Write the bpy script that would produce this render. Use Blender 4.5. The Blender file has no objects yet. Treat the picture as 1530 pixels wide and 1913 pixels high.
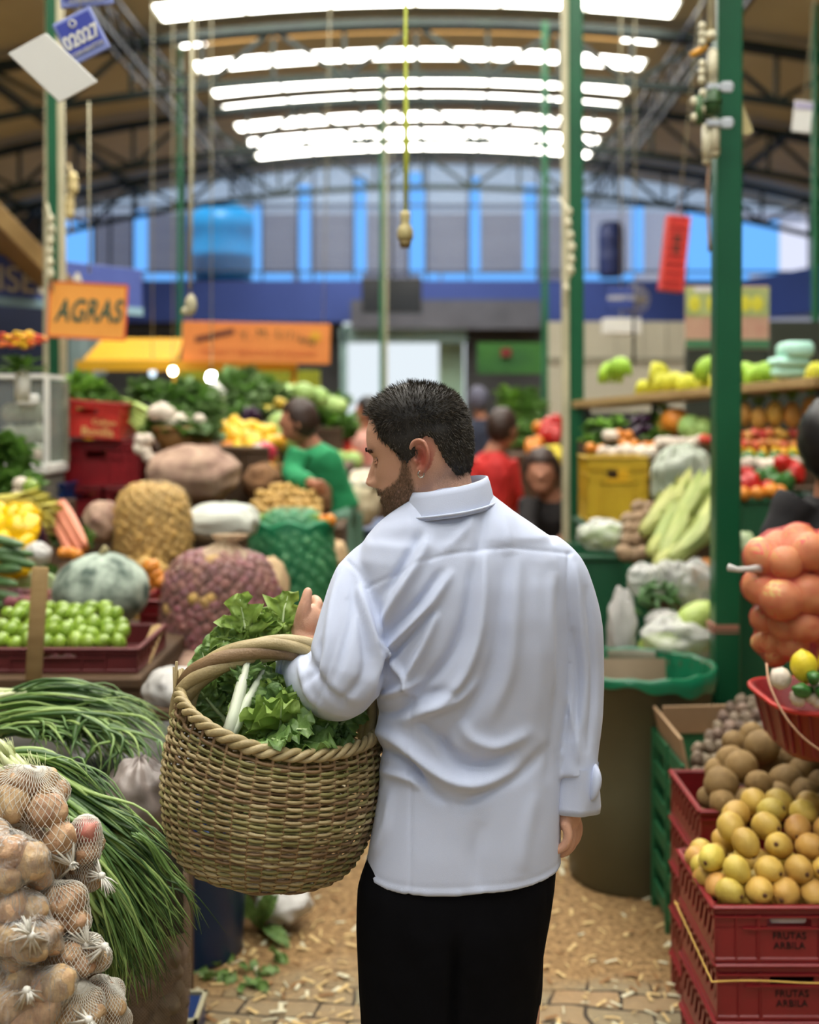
import bpy, math, random
import numpy as np
from mathutils import Vector, Matrix, Euler, noise, Quaternion
R = math.radians
PI = math.pi
random.seed(7)
sc = bpy.context.scene
COL = sc.collection
# ------------------------------------------------------------ camera, world, light, exposure
F, CX, HY, CH = 2231.25, 765.0, 775.0, 1.70      # focal length in px of the 1530 px wide frame, level horizon, eye height
cam_d = bpy.data.cameras.new('camera')
cam = bpy.data.objects.new('camera', cam_d)
COL.objects.link(cam)
cam.location = (0, 0, CH)
cam.rotation_euler = (R(90), 0, 0)
cam_d.sensor_fit = 'HORIZONTAL'
cam_d.sensor_width = 24.0
cam_d.lens = 35.0
cam_d.shift_y = -(956.5 - HY) / 1530.0
cam_d.clip_start = 0.05
cam_d.clip_end = 200
cam_d.dof.use_dof = True
cam_d.dof.focus_distance = 2.06
cam_d.dof.aperture_fstop = 1.9
sc.camera = cam
w = bpy.data.worlds.new('world')
sc.world = w
w.use_nodes = True
bg = w.node_tree.nodes['Background']
bg.inputs[0].default_value = (0.66, 0.81, 1.0, 1)
bg.inputs[1].default_value = .62
sc.view_settings.view_transform = 'Standard'
sc.view_settings.look = 'None'
sc.view_settings.gamma = 1.0
sc.view_settings.exposure = 0.14
sc.cycles.max_bounces = 7
sc.cycles.diffuse_bounces = 4
sc.cycles.glossy_bounces = 2
sc.cycles.transmission_bounces = 4
sc.cycles.transparent_max_bounces = 14
sc.cycles.sample_clamp_indirect = 4.0
sc.cycles.caustics_reflective = False
sc.cycles.caustics_refractive = False
SKYL = 12.0           # radiance of the daylight coming through the roof sheets

sd_ = bpy.data.lights.new('added_sun', 'SUN'); sd_.energy = 3.6; sd_.angle = R(25); sd_.color = (1, .97, .92)
so_ = bpy.data.objects.new('added_sun', sd_); COL.objects.link(so_); so_.rotation_euler = (R(38), 0, R(-4))   # added lamp, brightens the houses and tank under the overcast sky

# ------------------------------------------------------------ helpers
def P(px, py, d):
    return Vector(((px - CX) / F * d, d, CH - (py - HY) / F * d))
def S(n, d): return n * d / F
def srgb(c):
    return tuple(((x / 255.0) / 12.92 if x / 255.0 <= .04045 else (((x / 255.0) + .055) / 1.055) ** 2.4) for x in c) + (1,)

class MB:
    def __init__(s): s.v = []; s.f = []; s.m = []; s.mi = 0
    def add(s, vs, fs, M=None):
        b = len(s.v)
        if M is not None: vs = [M @ Vector(v) for v in vs]
        s.v.extend([tuple(v) for v in vs])
        s.f.extend([tuple(b + i for i in f) for f in fs])
        s.m.extend([s.mi] * len(fs))
        return s
    def box(s, c, size, rot=None, bev=0.0):
        x, y, z = size[0] / 2, size[1] / 2, size[2] / 2
        M = Matrix.Translation(Vector(c))
        if rot is not None: M = M @ (rot if isinstance(rot, Matrix) else Euler(rot).to_matrix().to_4x4())
        if bev <= 0:
            vs = [(i * x, j * y, k * z) for i in (-1, 1) for j in (-1, 1) for k in (-1, 1)]
            fs = [(0, 1, 3, 2), (4, 6, 7, 5), (0, 4, 5, 1), (2, 3, 7, 6), (0, 2, 6, 4), (1, 5, 7, 3)]
            return s.add(vs, fs, M)
        b = min(bev, x, y, z)
        vs = []; idx = {}
        for i in (-1, 1):
            for j in (-1, 1):
                for k in (-1, 1):
                    for a in range(3):
                        p = [i * (x - b), j * (y - b), k * (z - b)]
                        p[a] = (i * x, j * y, k * z)[a]
                        idx[(i, j, k, a)] = len(vs); vs.append(p)
        fs = []
        def q(l, n):
            p = [Vector(vs[t]) for t in l]
            nn = (p[1] - p[0]).cross(p[2] - p[0])
            if nn.dot(Vector(n)) < 0: l = l[::-1]
            fs.append(tuple(l))
        for sg in (-1, 1):
            q([idx[(sg, -1, -1, 0)], idx[(sg, 1, -1, 0)], idx[(sg, 1, 1, 0)], idx[(sg, -1, 1, 0)]], (sg, 0, 0))
            q([idx[(-1, sg, -1, 1)], idx[(1, sg, -1, 1)], idx[(1, sg, 1, 1)], idx[(-1, sg, 1, 1)]], (0, sg, 0))
            q([idx[(-1, -1, sg, 2)], idx[(1, -1, sg, 2)], idx[(1, 1, sg, 2)], idx[(-1, 1, sg, 2)]], (0, 0, sg))
        for a in (-1, 1):
            for c2 in (-1, 1):
                q([idx[(a, c2, -1, 0)], idx[(a, c2, 1, 0)], idx[(a, c2, 1, 1)], idx[(a, c2, -1, 1)]], (a, c2, 0))
                q([idx[(a, -1, c2, 0)], idx[(a, 1, c2, 0)], idx[(a, 1, c2, 2)], idx[(a, -1, c2, 2)]], (a, 0, c2))
                q([idx[(-1, a, c2, 1)], idx[(1, a, c2, 1)], idx[(1, a, c2, 2)], idx[(-1, a, c2, 2)]], (0, a, c2))
                for e in (-1, 1):
                    q([idx[(a, c2, e, 0)], idx[(a, c2, e, 1)], idx[(a, c2, e, 2)]], (a, c2, e))
        return s.add(vs, fs, M)
    def tube(s, pts, rad, seg=8, closed=False, caps=True, sx=1.0, up=(0, 0, 1), twist=0.0):
        pts = [Vector(p) for p in pts]; n = len(pts)
        if not hasattr(rad, '__len__'): rad = [rad] * n
        vs = []; N = None
        for i in range(n):
            if closed: t = pts[(i + 1) % n] - pts[i - 1]
            else: t = pts[min(i + 1, n - 1)] - pts[max(i - 1, 0)]
            if t.length < 1e-9: t = Vector((0, 0, 1))
            t.normalize()
            if N is None:
                u = Vector(up)
                if abs(u.dot(t)) > .95: u = Vector((1, 0, 0)) if abs(t.x) < .9 else Vector((0, 1, 0))
                N = (u - t * u.dot(t)).normalized()
            else:
                N = (N - t * N.dot(t))
                if N.length < 1e-6: N = t.orthogonal()
                N.normalize()
            B = t.cross(N)
            for k in range(seg):
                a = 2 * PI * k / seg + twist * i
                vs.append(pts[i] + (N * math.cos(a) * sx + B * math.sin(a)) * rad[i])
        fs = []
        for i in range(n if closed else n - 1):
            j = (i + 1) % n
            for k in range(seg):
                l = (k + 1) % seg
                fs.append((i * seg + k, i * seg + l, j * seg + l, j * seg + k))
        if caps and not closed:
            fs.append(tuple(range(seg))[::-1]); fs.append(tuple((n - 1) * seg + k for k in range(seg)))
        return s.add(vs, fs)
    def loft(s, rings, caps=True, closed_u=True):
        m = len(rings[0]); vs = [p for r in rings for p in r]; fs = []
        for i in range(len(rings) - 1):
            for k in range(m if closed_u else m - 1):
                l = (k + 1) % m
                fs.append((i * m + k, i * m + l, (i + 1) * m + l, (i + 1) * m + k))
        if caps and closed_u:
            fs.append(tuple(range(m))[::-1]); fs.append(tuple((len(rings) - 1) * m + k for k in range(m)))
        return s.add(vs, fs)
    def lathe(s, prof, seg=24, M=None, a0=0, a1=2 * PI):
        full = abs(a1 - a0 - 2 * PI) < 1e-6
        n = seg if full else seg + 1
        vs = [(r * math.cos(a0 + (a1 - a0) * k / seg), r * math.sin(a0 + (a1 - a0) * k / seg), z) for r, z in prof for k in range(n)]
        fs = []
        for i in range(len(prof) - 1):
            for k in range(seg):
                l = (k + 1) % n
                fs.append((i * n + k, i * n + l, (i + 1) * n + l, (i + 1) * n + k))
        return s.add(vs, fs, M)
    def ball(s, c, r, seg=12, rings=8, amp=0.0, fr=1.0, seed=0, M=None, shape=None):
        if not hasattr(r, '__len__'): r = (r, r, r)
        vs = []
        for i in range(rings + 1):
            th = PI * i / rings
            for k in range(seg):
                a = 2 * PI * k / seg
                d = Vector((math.sin(th) * math.cos(a), math.sin(th) * math.sin(a), math.cos(th)))
                q = 1.0
                if amp: q += amp * noise.noise(d * fr + Vector((seed * 3.1, seed * 1.7, seed)))
                if shape: q *= shape(d, th, a)
                p = Vector((d.x * r[0] * q, d.y * r[1] * q, d.z * r[2] * q))
                if M is not None: p = M @ p
                vs.append(p + Vector(c))
        fs = []
        for i in range(rings):
            for k in range(seg):
                l = (k + 1) % seg
                if i == 0: fs.append((k, seg + k, seg + l))
                elif i == rings - 1: fs.append((i * seg + k, (i + 1) * seg + k, i * seg + l))
                else: fs.append((i * seg + k, (i + 1) * seg + k, (i + 1) * seg + l, i * seg + l))
        return s.add(vs, fs)
    def mesh(s, name, mats, smooth=True):
        me = bpy.data.meshes.new(name)
        me.from_pydata(s.v, [], s.f)
        if not isinstance(mats, (list, tuple)): mats = [mats]
        for m in mats: me.materials.append(m)
        if any(s.m): me.polygons.foreach_set('material_index', s.m)
        if smooth: me.polygons.foreach_set('use_smooth', [True] * len(me.polygons))
        me.update()
        return me
    def build(s, name, mats, parent=None, smooth=True, bevel=0):
        return link(name, s.mesh(name, mats, smooth), parent)

def link(name, me, parent=None):
    o = bpy.data.objects.new(name, me); COL.objects.link(o)
    if parent is not None: o.parent = parent
    return o
def tag(o, label, cat, group=None, kind=None):
    if label: o['label'] = label
    if cat: o['category'] = cat
    if group: o['group'] = group
    if kind: o['kind'] = kind
    return o
def empty(name, loc, label, cat, group=None, rot=(0, 0, 0)):
    o = bpy.data.objects.new(name, None); COL.objects.link(o)
    o.location = loc; o.rotation_euler = rot; o.empty_display_size = .05
    return tag(o, label, cat, group)
def dup(root, loc=None, rot=None, scale=None, label=None, group=None):
    r = root.copy(); COL.objects.link(r)
    for ch in list(root.children):
        c = ch.copy(); COL.objects.link(c); c.parent = r
        for g in list(ch.children):
            e = g.copy(); COL.objects.link(e); e.parent = c
    if loc is not None: r.location = loc
    if rot is not None: r.rotation_euler = rot
    if scale is not None: r.scale = (scale,) * 3 if not hasattr(scale, '__len__') else scale
    if label: r['label'] = label
    if group: r['group'] = group
    return r
def struct(o):
    o['kind'] = 'structure'; return o
def recalc(o):
    import bmesh
    bm = bmesh.new(); bm.from_mesh(o.data); bmesh.ops.recalc_face_normals(bm, faces=bm.faces); bm.to_mesh(o.data); bm.free(); return o
def sharp(o, ang=35):
    o.data.set_sharp_from_angle(angle=R(ang)); return o
def catmull(pts, n):
    pts = [Vector(p) for p in pts]; out = []
    m = len(pts)
    for i in range(n):
        t = i / (n - 1) * (m - 1); k = min(int(t), m - 2); u = t - k
        p0 = pts[max(k - 1, 0)]; p1 = pts[k]; p2 = pts[k + 1]; p3 = pts[min(k + 2, m - 1)]
        out.append(.5 * ((2 * p1) + (p2 - p0) * u + (2 * p0 - 5 * p1 + 4 * p2 - p3) * u * u + (3 * p1 - p0 - 3 * p2 + p3) * u ** 3))
    return out
def interp(x, xs, ys): return float(np.interp(x, xs, ys))

# ------------------------------------------------------------ materials
MATS = {}
def mat(name, c, rough=.6, c2=None, ns=8.0, det=4, bump=0.0, bs=60.0, var=0.0, spec=.4, trans=0.0, sss=0.0, metal=0.0, coat=0.0, contrast=.25, coords='Object', hue=0.0, stretch=None, sheen=0.0):
    if name in MATS: return MATS[name]
    m = bpy.data.materials.new(name); m.use_nodes = True
    nt = m.node_tree; N = nt.nodes; L = nt.links
    b = N['Principled BSDF']; out = N['Material Output']
    b.inputs['Roughness'].default_value = rough
    b.inputs['Specular IOR Level'].default_value = spec
    b.inputs['Metallic'].default_value = metal
    if coat: b.inputs['Coat Weight'].default_value = coat; b.inputs['Coat Roughness'].default_value = .15
    if sheen: b.inputs['Sheen Weight'].default_value = sheen
    if sss:
        b.inputs['Subsurface Weight'].default_value = sss
        b.inputs['Subsurface Radius'].default_value = (.012, .005, .003)
        b.inputs['Subsurface Scale'].default_value = 1.0
    tc = N.new('ShaderNodeTexCoord')
    vec = tc.outputs[coords]
    if stretch:
        mp = N.new('ShaderNodeMapping'); mp.inputs['Scale'].default_value = stretch
        L.new(vec, mp.inputs[0]); vec = mp.outputs[0]
    oi = N.new('ShaderNodeObjectInfo')
    col = None
    if c2 is not None:
        nz = N.new('ShaderNodeTexNoise'); nz.inputs['Scale'].default_value = ns; nz.inputs['Detail'].default_value = det
        nz.noise_dimensions = '4D'
        ml = N.new('ShaderNodeMath'); ml.operation = 'MULTIPLY'; ml.inputs[1].default_value = 37.0
        L.new(oi.outputs['Random'], ml.inputs[0]); L.new(ml.outputs[0], nz.inputs['W'])
        L.new(vec, nz.inputs['Vector'])
        rp = N.new('ShaderNodeMapRange'); rp.inputs[1].default_value = .5 - contrast; rp.inputs[2].default_value = .5 + contrast
        L.new(nz.outputs['Fac'], rp.inputs[0])
        mx = N.new('ShaderNodeMix'); mx.data_type = 'RGBA'
        mx.inputs[6].default_value = srgb(c); mx.inputs[7].default_value = srgb(c2)
        L.new(rp.outputs[0], mx.inputs[0]); col = mx.outputs[2]
    if var or hue:
        hs = N.new('ShaderNodeHueSaturation')
        if col is not None: L.new(col, hs.inputs['Color'])
        else: hs.inputs['Color'].default_value = srgb(c)
        if var:
            r1 = N.new('ShaderNodeMapRange'); r1.inputs[3].default_value = 1 - var; r1.inputs[4].default_value = 1 + var
            L.new(oi.outputs['Random'], r1.inputs[0]); L.new(r1.outputs[0], hs.inputs['Value'])
        if hue:
            m1 = N.new('ShaderNodeMath'); m1.operation = 'MULTIPLY'; m1.inputs[1].default_value = 7.31
            m2 = N.new('ShaderNodeMath'); m2.operation = 'FRACT'
            r2 = N.new('ShaderNodeMapRange'); r2.inputs[3].default_value = .5 - hue; r2.inputs[4].default_value = .5 + hue
            L.new(oi.outputs['Random'], m1.inputs[0]); L.new(m1.outputs[0], m2.inputs[0]); L.new(m2.outputs[0], r2.inputs[0]); L.new(r2.outputs[0], hs.inputs['Hue'])
        col = hs.outputs[0]
    if col is not None: L.new(col, b.inputs['Base Color'])
    else: b.inputs['Base Color'].default_value = srgb(c)
    if bump:
        nb = N.new('ShaderNodeTexNoise'); nb.inputs['Scale'].default_value = bs; nb.inputs['Detail'].default_value = 4
        L.new(vec, nb.inputs['Vector'])
        bp = N.new('ShaderNodeBump'); bp.inputs['Strength'].default_value = min(bump, 1.0); bp.inputs['Distance'].default_value = .004
        L.new(nb.outputs['Fac'], bp.inputs['Height']); L.new(bp.outputs[0], b.inputs['Normal'])
    if trans:
        t = N.new('ShaderNodeBsdfTranslucent'); ms = N.new('ShaderNodeMixShader'); ms.inputs[0].default_value = trans
        if col is not None: L.new(col, t.inputs[0])
        else: t.inputs[0].default_value = srgb(c)
        L.new(b.outputs[0], ms.inputs[1]); L.new(t.outputs[0], ms.inputs[2]); L.new(ms.outputs[0], out.inputs[0])
    MATS[name] = m
    return m
def emis(name, c, s):
    if name in MATS: return MATS[name]
    m = bpy.data.materials.new(name); m.use_nodes = True; nt = m.node_tree
    nt.nodes.remove(nt.nodes['Principled BSDF'])
    e = nt.nodes.new('ShaderNodeEmission'); e.inputs[0].default_value = tuple(c) + (1,); e.inputs[1].default_value = s
    nt.links.new(e.outputs[0], nt.nodes['Material Output'].inputs[0]); MATS[name] = m
    return m
def film(name, tint, alpha=.25, rough=.12, bump=.6, bs=30, milk=(235, 235, 230), stretch=None, dist=.01):
    """clear or milky plastic film: see-through, with gloss and wrinkles"""
    if name in MATS: return MATS[name]
    m = bpy.data.materials.new(name); m.use_nodes = True; nt = m.node_tree; N = nt.nodes; L = nt.links
    b = N['Principled BSDF']; b.inputs['Base Color'].default_value = srgb(milk); b.inputs['Roughness'].default_value = rough
    b.inputs['Specular IOR Level'].default_value = .8
    t = N.new('ShaderNodeBsdfTransparent'); t.inputs[0].default_value = srgb(tint)
    tc = N.new('ShaderNodeTexCoord'); vec = tc.outputs['Object']
    if stretch:
        mp = N.new('ShaderNodeMapping'); mp.inputs['Scale'].default_value = stretch; L.new(vec, mp.inputs[0]); vec = mp.outputs[0]
    nz = N.new('ShaderNodeTexNoise'); nz.inputs['Scale'].default_value = bs; nz.inputs['Detail'].default_value = 3; nz.inputs['Distortion'].default_value = 1.2
    L.new(vec, nz.inputs['Vector'])
    bp = N.new('ShaderNodeBump'); bp.inputs['Strength'].default_value = bump; bp.inputs['Distance'].default_value = dist
    L.new(nz.outputs['Fac'], bp.inputs['Height']); L.new(bp.outputs[0], b.inputs['Normal'])
    fr = N.new('ShaderNodeLayerWeight'); fr.inputs[0].default_value = .35; L.new(bp.outputs[0], fr.inputs['Normal'])
    mr = N.new('ShaderNodeMapRange'); mr.inputs[3].default_value = alpha; mr.inputs[4].default_value = min(1, alpha + .6)
    L.new(fr.outputs['Facing'], mr.inputs[0])
    ms = N.new('ShaderNodeMixShader'); L.new(mr.outputs[0], ms.inputs[0]); L.new(t.outputs[0], ms.inputs[1]); L.new(b.outputs[0], ms.inputs[2])
    L.new(ms.outputs[0], N['Material Output'].inputs[0]); MATS[name] = m
    return m
def netmat(name, c, n=(60, 60), w=.16, holes=1.0):
    """knitted net: UV grid of threads, holes between them"""
    if name in MATS: return MATS[name]
    m = bpy.data.materials.new(name); m.use_nodes = True; nt = m.node_tree; N = nt.nodes; L = nt.links
    b = N['Principled BSDF']; b.inputs['Base Color'].default_value = srgb(c); b.inputs['Roughness'].default_value = .5
    tc = N.new('ShaderNodeTexCoord'); s0 = N.new('ShaderNodeSeparateXYZ'); L.new(tc.outputs['Object'], s0.inputs[0])
    sp = N.new('ShaderNodeCombineXYZ')
    for q_, op in ((0, 'ADD'), (1, 'SUBTRACT')):
        a = N.new('ShaderNodeMath'); a.operation = op; L.new(s0.outputs[0], a.inputs[0]); L.new(s0.outputs[2], a.inputs[1])
        a2 = N.new('ShaderNodeMath'); a2.operation = 'ADD'; L.new(a.outputs[0], a2.inputs[0]); L.new(s0.outputs[1], a2.inputs[1]); L.new(a2.outputs[0], sp.inputs[q_])
    sq = N.new('ShaderNodeSeparateXYZ'); L.new(sp.outputs[0], sq.inputs[0]); sp = sq
    res = []
    for i in (0, 1):
        a = N.new('ShaderNodeMath'); a.operation = 'MULTIPLY'; a.inputs[1].default_value = n[i]; L.new(sp.outputs[i], a.inputs[0])
        f = N.new('ShaderNodeMath'); f.operation = 'FRACT'; L.new(a.outputs[0], f.inputs[0])
        g = N.new('ShaderNodeMath'); g.operation = 'LESS_THAN'; g.inputs[1].default_value = w; L.new(f.outputs[0], g.inputs[0]); res.append(g)
    mx = N.new('ShaderNodeMath'); mx.operation = 'MAXIMUM'; L.new(res[0].outputs[0], mx.inputs[0]); L.new(res[1].outputs[0], mx.inputs[1])
    t = N.new('ShaderNodeBsdfTransparent'); ms = N.new('ShaderNodeMixShader'); L.new(mx.outputs[0], ms.inputs[0]); L.new(t.outputs[0], ms.inputs[1]); L.new(b.outputs[0], ms.inputs[2])
    L.new(ms.outputs[0], N['Material Output'].inputs[0]); MATS[name] = m
    return m

M_green = mat('green_paint', (26, 92, 58), .32, (20, 76, 48), 2.5, bump=.1, bs=30)
M_greenL = mat('green_paint_light', (38, 110, 70), .4, (26, 90, 55), 3)
M_truss = mat('dark_green_steel', (36, 52, 44), .6, (22, 30, 32), 3)
M_beige = mat('beige_conduit', (196, 190, 158), .5, (170, 165, 135), 6)
M_red = mat('red_plastic', (136, 30, 36), .38, (112, 22, 28), 5, var=.08, spec=.5)
M_redB = mat('bright_red_plastic', (196, 52, 42), .42, (176, 40, 34), 5)
M_maroon = mat('maroon_plastic', (104, 40, 40), .5, (84, 30, 32), 6)
M_wood = mat('raw_wood', (176, 148, 100), .75, (140, 112, 70), 5, bump=.3, bs=40, stretch=(1, 1, 6))
M_woodD = mat('dark_wood', (96, 72, 48), .8, (64, 48, 34), 5)
M_black = mat('black_plastic', (22, 22, 24), .4)
M_white = mat('white_plastic', (228, 228, 220), .45)
M_blue = mat('royal_blue_paint', (56, 78, 150), .5, (44, 64, 128), .5)
M_navy = mat('navy_plastic', (30, 62, 120), .35, (24, 48, 100), 4)

# ------------------------------------------------------------ hall (its axis runs towards px 817 on the horizon)
HA = math.atan(52 / F)
HROT = (0, 0, -HA)
def hs(o):
    o.rotation_euler = HROT; return struct(o)
def hall(x, y, z):
    return Vector((x * math.cos(HA) + y * math.sin(HA), -x * math.sin(HA) + y * math.cos(HA), z))
XC, ZC, RR = -.26, 6.6, 27.0
def roofz(x, off=0.0): return ZC - off - (x - XC) ** 2 / (2 * RR)
YE = 23.2
# floor
def floor_material():
    m = bpy.data.materials.new('trodden_floor'); m.use_nodes = True; nt = m.node_tree; N = nt.nodes; L = nt.links
    b = N['Principled BSDF']; b.inputs['Roughness'].default_value = .85
    tc = N.new('ShaderNodeTexCoord')
    br = N.new('ShaderNodeTexBrick'); br.inputs['Scale'].default_value = 3.2; br.inputs['Mortar Size'].default_value = .018; br.inputs['Row Height'].default_value = .32; br.inputs['Brick Width'].default_value = .62
    br.inputs['Color1'].default_value = srgb((178, 150, 112)); br.inputs['Color2'].default_value = srgb((150, 146, 120)); br.inputs['Mortar'].default_value = srgb((66, 56, 42))
    mp = N.new('ShaderNodeMapping'); mp.inputs['Rotation'].default_value = (0, 0, .08)
    L.new(tc.outputs['Object'], mp.inputs[0])
    nd = N.new('ShaderNodeTexNoise'); nd.inputs['Scale'].default_value = 3; L.new(tc.outputs['Object'], nd.inputs['Vector'])
    va = N.new('ShaderNodeVectorMath'); va.operation = 'MULTIPLY_ADD'; va.inputs[1].default_value = (.12, .12, 0)
    L.new(nd.outputs['Color'], va.inputs[0]); L.new(mp.outputs[0], va.inputs[2]); L.new(va.outputs[0], br.inputs['Vector'])
    n1 = N.new('ShaderNodeTexNoise'); n1.inputs['Scale'].default_value = 42; n1.inputs['Detail'].default_value = 6; n1.inputs['Roughness'].default_value = .75; L.new(tc.outputs['Object'], n1.inputs['Vector'])
    cr = N.new('ShaderNodeValToRGB'); e = cr.color_ramp; e.elements[0].position = .3; e.elements[0].color = srgb((84, 62, 38)); e.elements[1].position = .72; e.elements[1].color = srgb((214, 184, 132))
    x = e.elements.new(.5); x.color = srgb((160, 128, 82)); L.new(n1.outputs['Fac'], cr.inputs[0])
    n2 = N.new('ShaderNodeTexNoise'); n2.inputs['Scale'].default_value = 1.4; n2.inputs['Detail'].default_value = 5; L.new(tc.outputs['Object'], n2.inputs['Vector'])
    sp = N.new('ShaderNodeSeparateXYZ'); L.new(tc.outputs['Object'], sp.inputs[0])
    mr = N.new('ShaderNodeMapRange'); mr.inputs[1].default_value = 3.35; mr.inputs[2].default_value = 4.0; mr.inputs[3].default_value = -.16; mr.inputs[4].default_value = .3; L.new(sp.outputs['Y'], mr.inputs[0])
    ad = N.new('ShaderNodeMath'); L.new(n2.outputs['Fac'], ad.inputs[0]); L.new(mr.outputs[0], ad.inputs[1])
    m2 = N.new('ShaderNodeMapRange'); m2.inputs[1].default_value = .42; m2.inputs[2].default_value = .56; L.new(ad.outputs[0], m2.inputs[0])
    mx = N.new('ShaderNodeMix'); mx.data_type = 'RGBA'; L.new(m2.outputs[0], mx.inputs[0]); L.new(br.outputs['Color'], mx.inputs[6]); L.new(cr.outputs[0], mx.inputs[7])
    mm = N.new('ShaderNodeMix'); mm.data_type = 'RGBA'; mm.blend_type = 'MULTIPLY'; mm.inputs[0].default_value = .35; L.new(mx.outputs[2], mm.inputs[6]); L.new(cr.outputs[0], mm.inputs[7])
    L.new(mm.outputs[2], b.inputs['Base Color'])
    bp = N.new('ShaderNodeBump'); bp.inputs['Strength'].default_value = .7; bp.inputs['Distance'].default_value = .012; L.new(n1.outputs['Fac'], bp.inputs['Height']); L.new(bp.outputs[0], b.inputs['Normal'])
    return m
mb = MB(); mb.box((0, 14, -.05), (30, 36, .1))
struct(mb.build('floor', floor_material(), smooth=False))
mb = MB(); mb.box((0, 50, -.1), (80, 36, .1)); struct(mb.build('ground', mat('street', (150, 148, 140), .9, (120, 118, 110), 2), smooth=False))

# roof: opaque sheets, translucent strips
M_roof = mat('roof_sheet', (206, 204, 180), .7, (186, 184, 162), 1.2, coords='Object')
skm = emis('translucent_roof_sheet', (1.0, .96, .88), SKYL)
skm2 = emis('amber_roof_sheet', (.75, .42, .14), 1.5)
skm3 = emis('pale_blue_roof_sheet', (.55, .72, .95), 1.25)
y_first, pitch, sky_w = 13.72, 1.13, 3.05
edges = []
k0 = -13
strips = []
for k in range(k0, 8):
    ys = y_first + pitch * k
    strips.append((ys, ys + (.46 if k % 3 else .56)))
def curved(mb, x0, x1, y0, y1, off, th, n=None):
    n = n or max(2, int((x1 - x0) / .6))
    ring = []
    vs = []; fs = []
    for i in range(n + 1):
        x = x0 + (x1 - x0) * i / n; z = roofz(x, off)
        vs += [(x, y0, z), (x, y1, z), (x, y1, z + th), (x, y0, z + th)]
    for i in range(n):
        a = i * 4; b = a + 4
        fs += [(a, b, b + 1, a + 1), (a + 3, a + 2, b + 2, b + 3), (a, a + 3, b + 3, b), (a + 1, b + 1, b + 2, a + 2)]
    fs += [(0, 1, 2, 3), (n * 4, n * 4 + 3, n * 4 + 2, n * 4 + 1)]
    mb.add(vs, fs)
mb = MB()
yprev = -4.0
for a, b in strips:
    curved(mb, XC - sky_w, XC + sky_w, yprev, a, 0, .03); yprev = b
curved(mb, XC - sky_w, XC + sky_w, yprev, YE + .2, 0, .03)
for sgn in (-1, 1):
    xa, xb = (XC - 11.5, XC - sky_w) if sgn < 0 else (XC + sky_w, XC + 11.5)
    curved(mb, xa, xb, -4, YE + .2, 0, .03)
hs(mb.build('ceiling', M_roof, smooth=False))
for i, (a, b) in enumerate(strips):
    mb = MB(); n = 6
    for j in range(n):
        xa = XC - sky_w + 2 * sky_w * j / n
        curved(mb, xa + .03, xa + 2 * sky_w / n - .03, a, b, .0, .02, 2)
    o = hs(mb.build('window_%d' % (i + 1), skm, smooth=False)); o.name = 'window_roof'
mb = MB(); curved(mb, XC - 2.7, XC + 2.6, 14.95, 15.22, .03, .01); hs(mb.build('window_roof', skm2, smooth=False))
# corrugation ribs and purlins
for yk in [a - .12 for a, b in strips[6:]]:
    pass
def bar(mb, p, q, r, box=True):
    p = Vector(p); q = Vector(q)
    t = (q - p); L_ = t.length; t.normalize()
    rot = t.to_track_quat('Y', 'Z').to_matrix().to_4x4()
    mb.box((p + q) / 2, (2 * r, L_, 2 * r), rot)
def truss(y, hgt=.62, x0=-11.3, x1=11.3, m=None):
    mb = MB()
    n = 40
    xs = [XC + x0 + (x1 - x0) * i / n for i in range(n + 1)]
    for i in range(n):
        for off in (.16, .16 + hgt):
            for dy in ((-.07, .07) if off < .3 else (0,)):
                bar(mb, (xs[i], y + dy, roofz(xs[i], off)), (xs[i + 1], y + dy, roofz(xs[i + 1], off)), .042)
    k = 26
    ws = [XC + x0 + (x1 - x0) * i / k for i in range(k + 1)]
    for i in range(k + 1):
        bar(mb, (ws[i], y, roofz(ws[i], .16)), (ws[i], y, roofz(ws[i], .16 + hgt)), .024)
        if i < k:
            a, b = (ws[i], ws[i + 1]) if i % 2 else (ws[i + 1], ws[i])
            bar(mb, (a, y, roofz(a, .16)), (b, y, roofz(b, .16 + hgt)), .028)
    o = mb.build('roof_truss', M_truss, smooth=False); o.rotation_euler = HROT
    return o
TR = [(7.2, 'arched green steel truss over the middle of the aisle, highest in the frame'), (10.8, 'arched steel truss spanning the roof in front of the amber sheet'),
      (14.5, 'arched green steel truss just below the amber roof sheet'), (18.0, 'arched steel truss midway down the row of skylights'), (21.6, 'arched truss directly before the blue gable windows')]
for y, lab in TR:
    if y > 10: tag(truss(y), lab, 'roof truss', 'arched roof trusses')
# purlins along the hall
mb = MB()
for x in (-9.5, -7.6, -5.7, -3.9, 3.4, 5.3, 7.2, 9.1):
    for dz in (.1,):
        bar(mb, (x, 0, roofz(x, dz)), (x, YE, roofz(x, dz)), .04)
hs(mb.build('trim_purlins', M_truss, smooth=False))
def longbeam(x, lab):
    mb = MB()
    for off in (.2, .62):
        for dx in (-.08, .08):
            bar(mb, (x + dx, 9, roofz(x, off)), (x + dx, YE, roofz(x, off)), .016)
    for i in range(24):
        ya = 9 + i * .6
        bar(mb, (x, ya, roofz(x, .2)), (x, ya + .6, roofz(x, .62)), .012)
    o = mb.build('lattice_beam', mat('blue_grey_steel', (40, 50, 66), .5, (26, 32, 42), 3), smooth=False); o.rotation_euler = HROT
    tag(o, lab, 'lattice beam', 'lattice beams along the hall')
longbeam(XC - 3.3, 'long lattice steel beam running down the hall left of the skylights')
longbeam(XC + 3.25, 'long lattice steel beam running down the hall right of the skylights')

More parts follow.
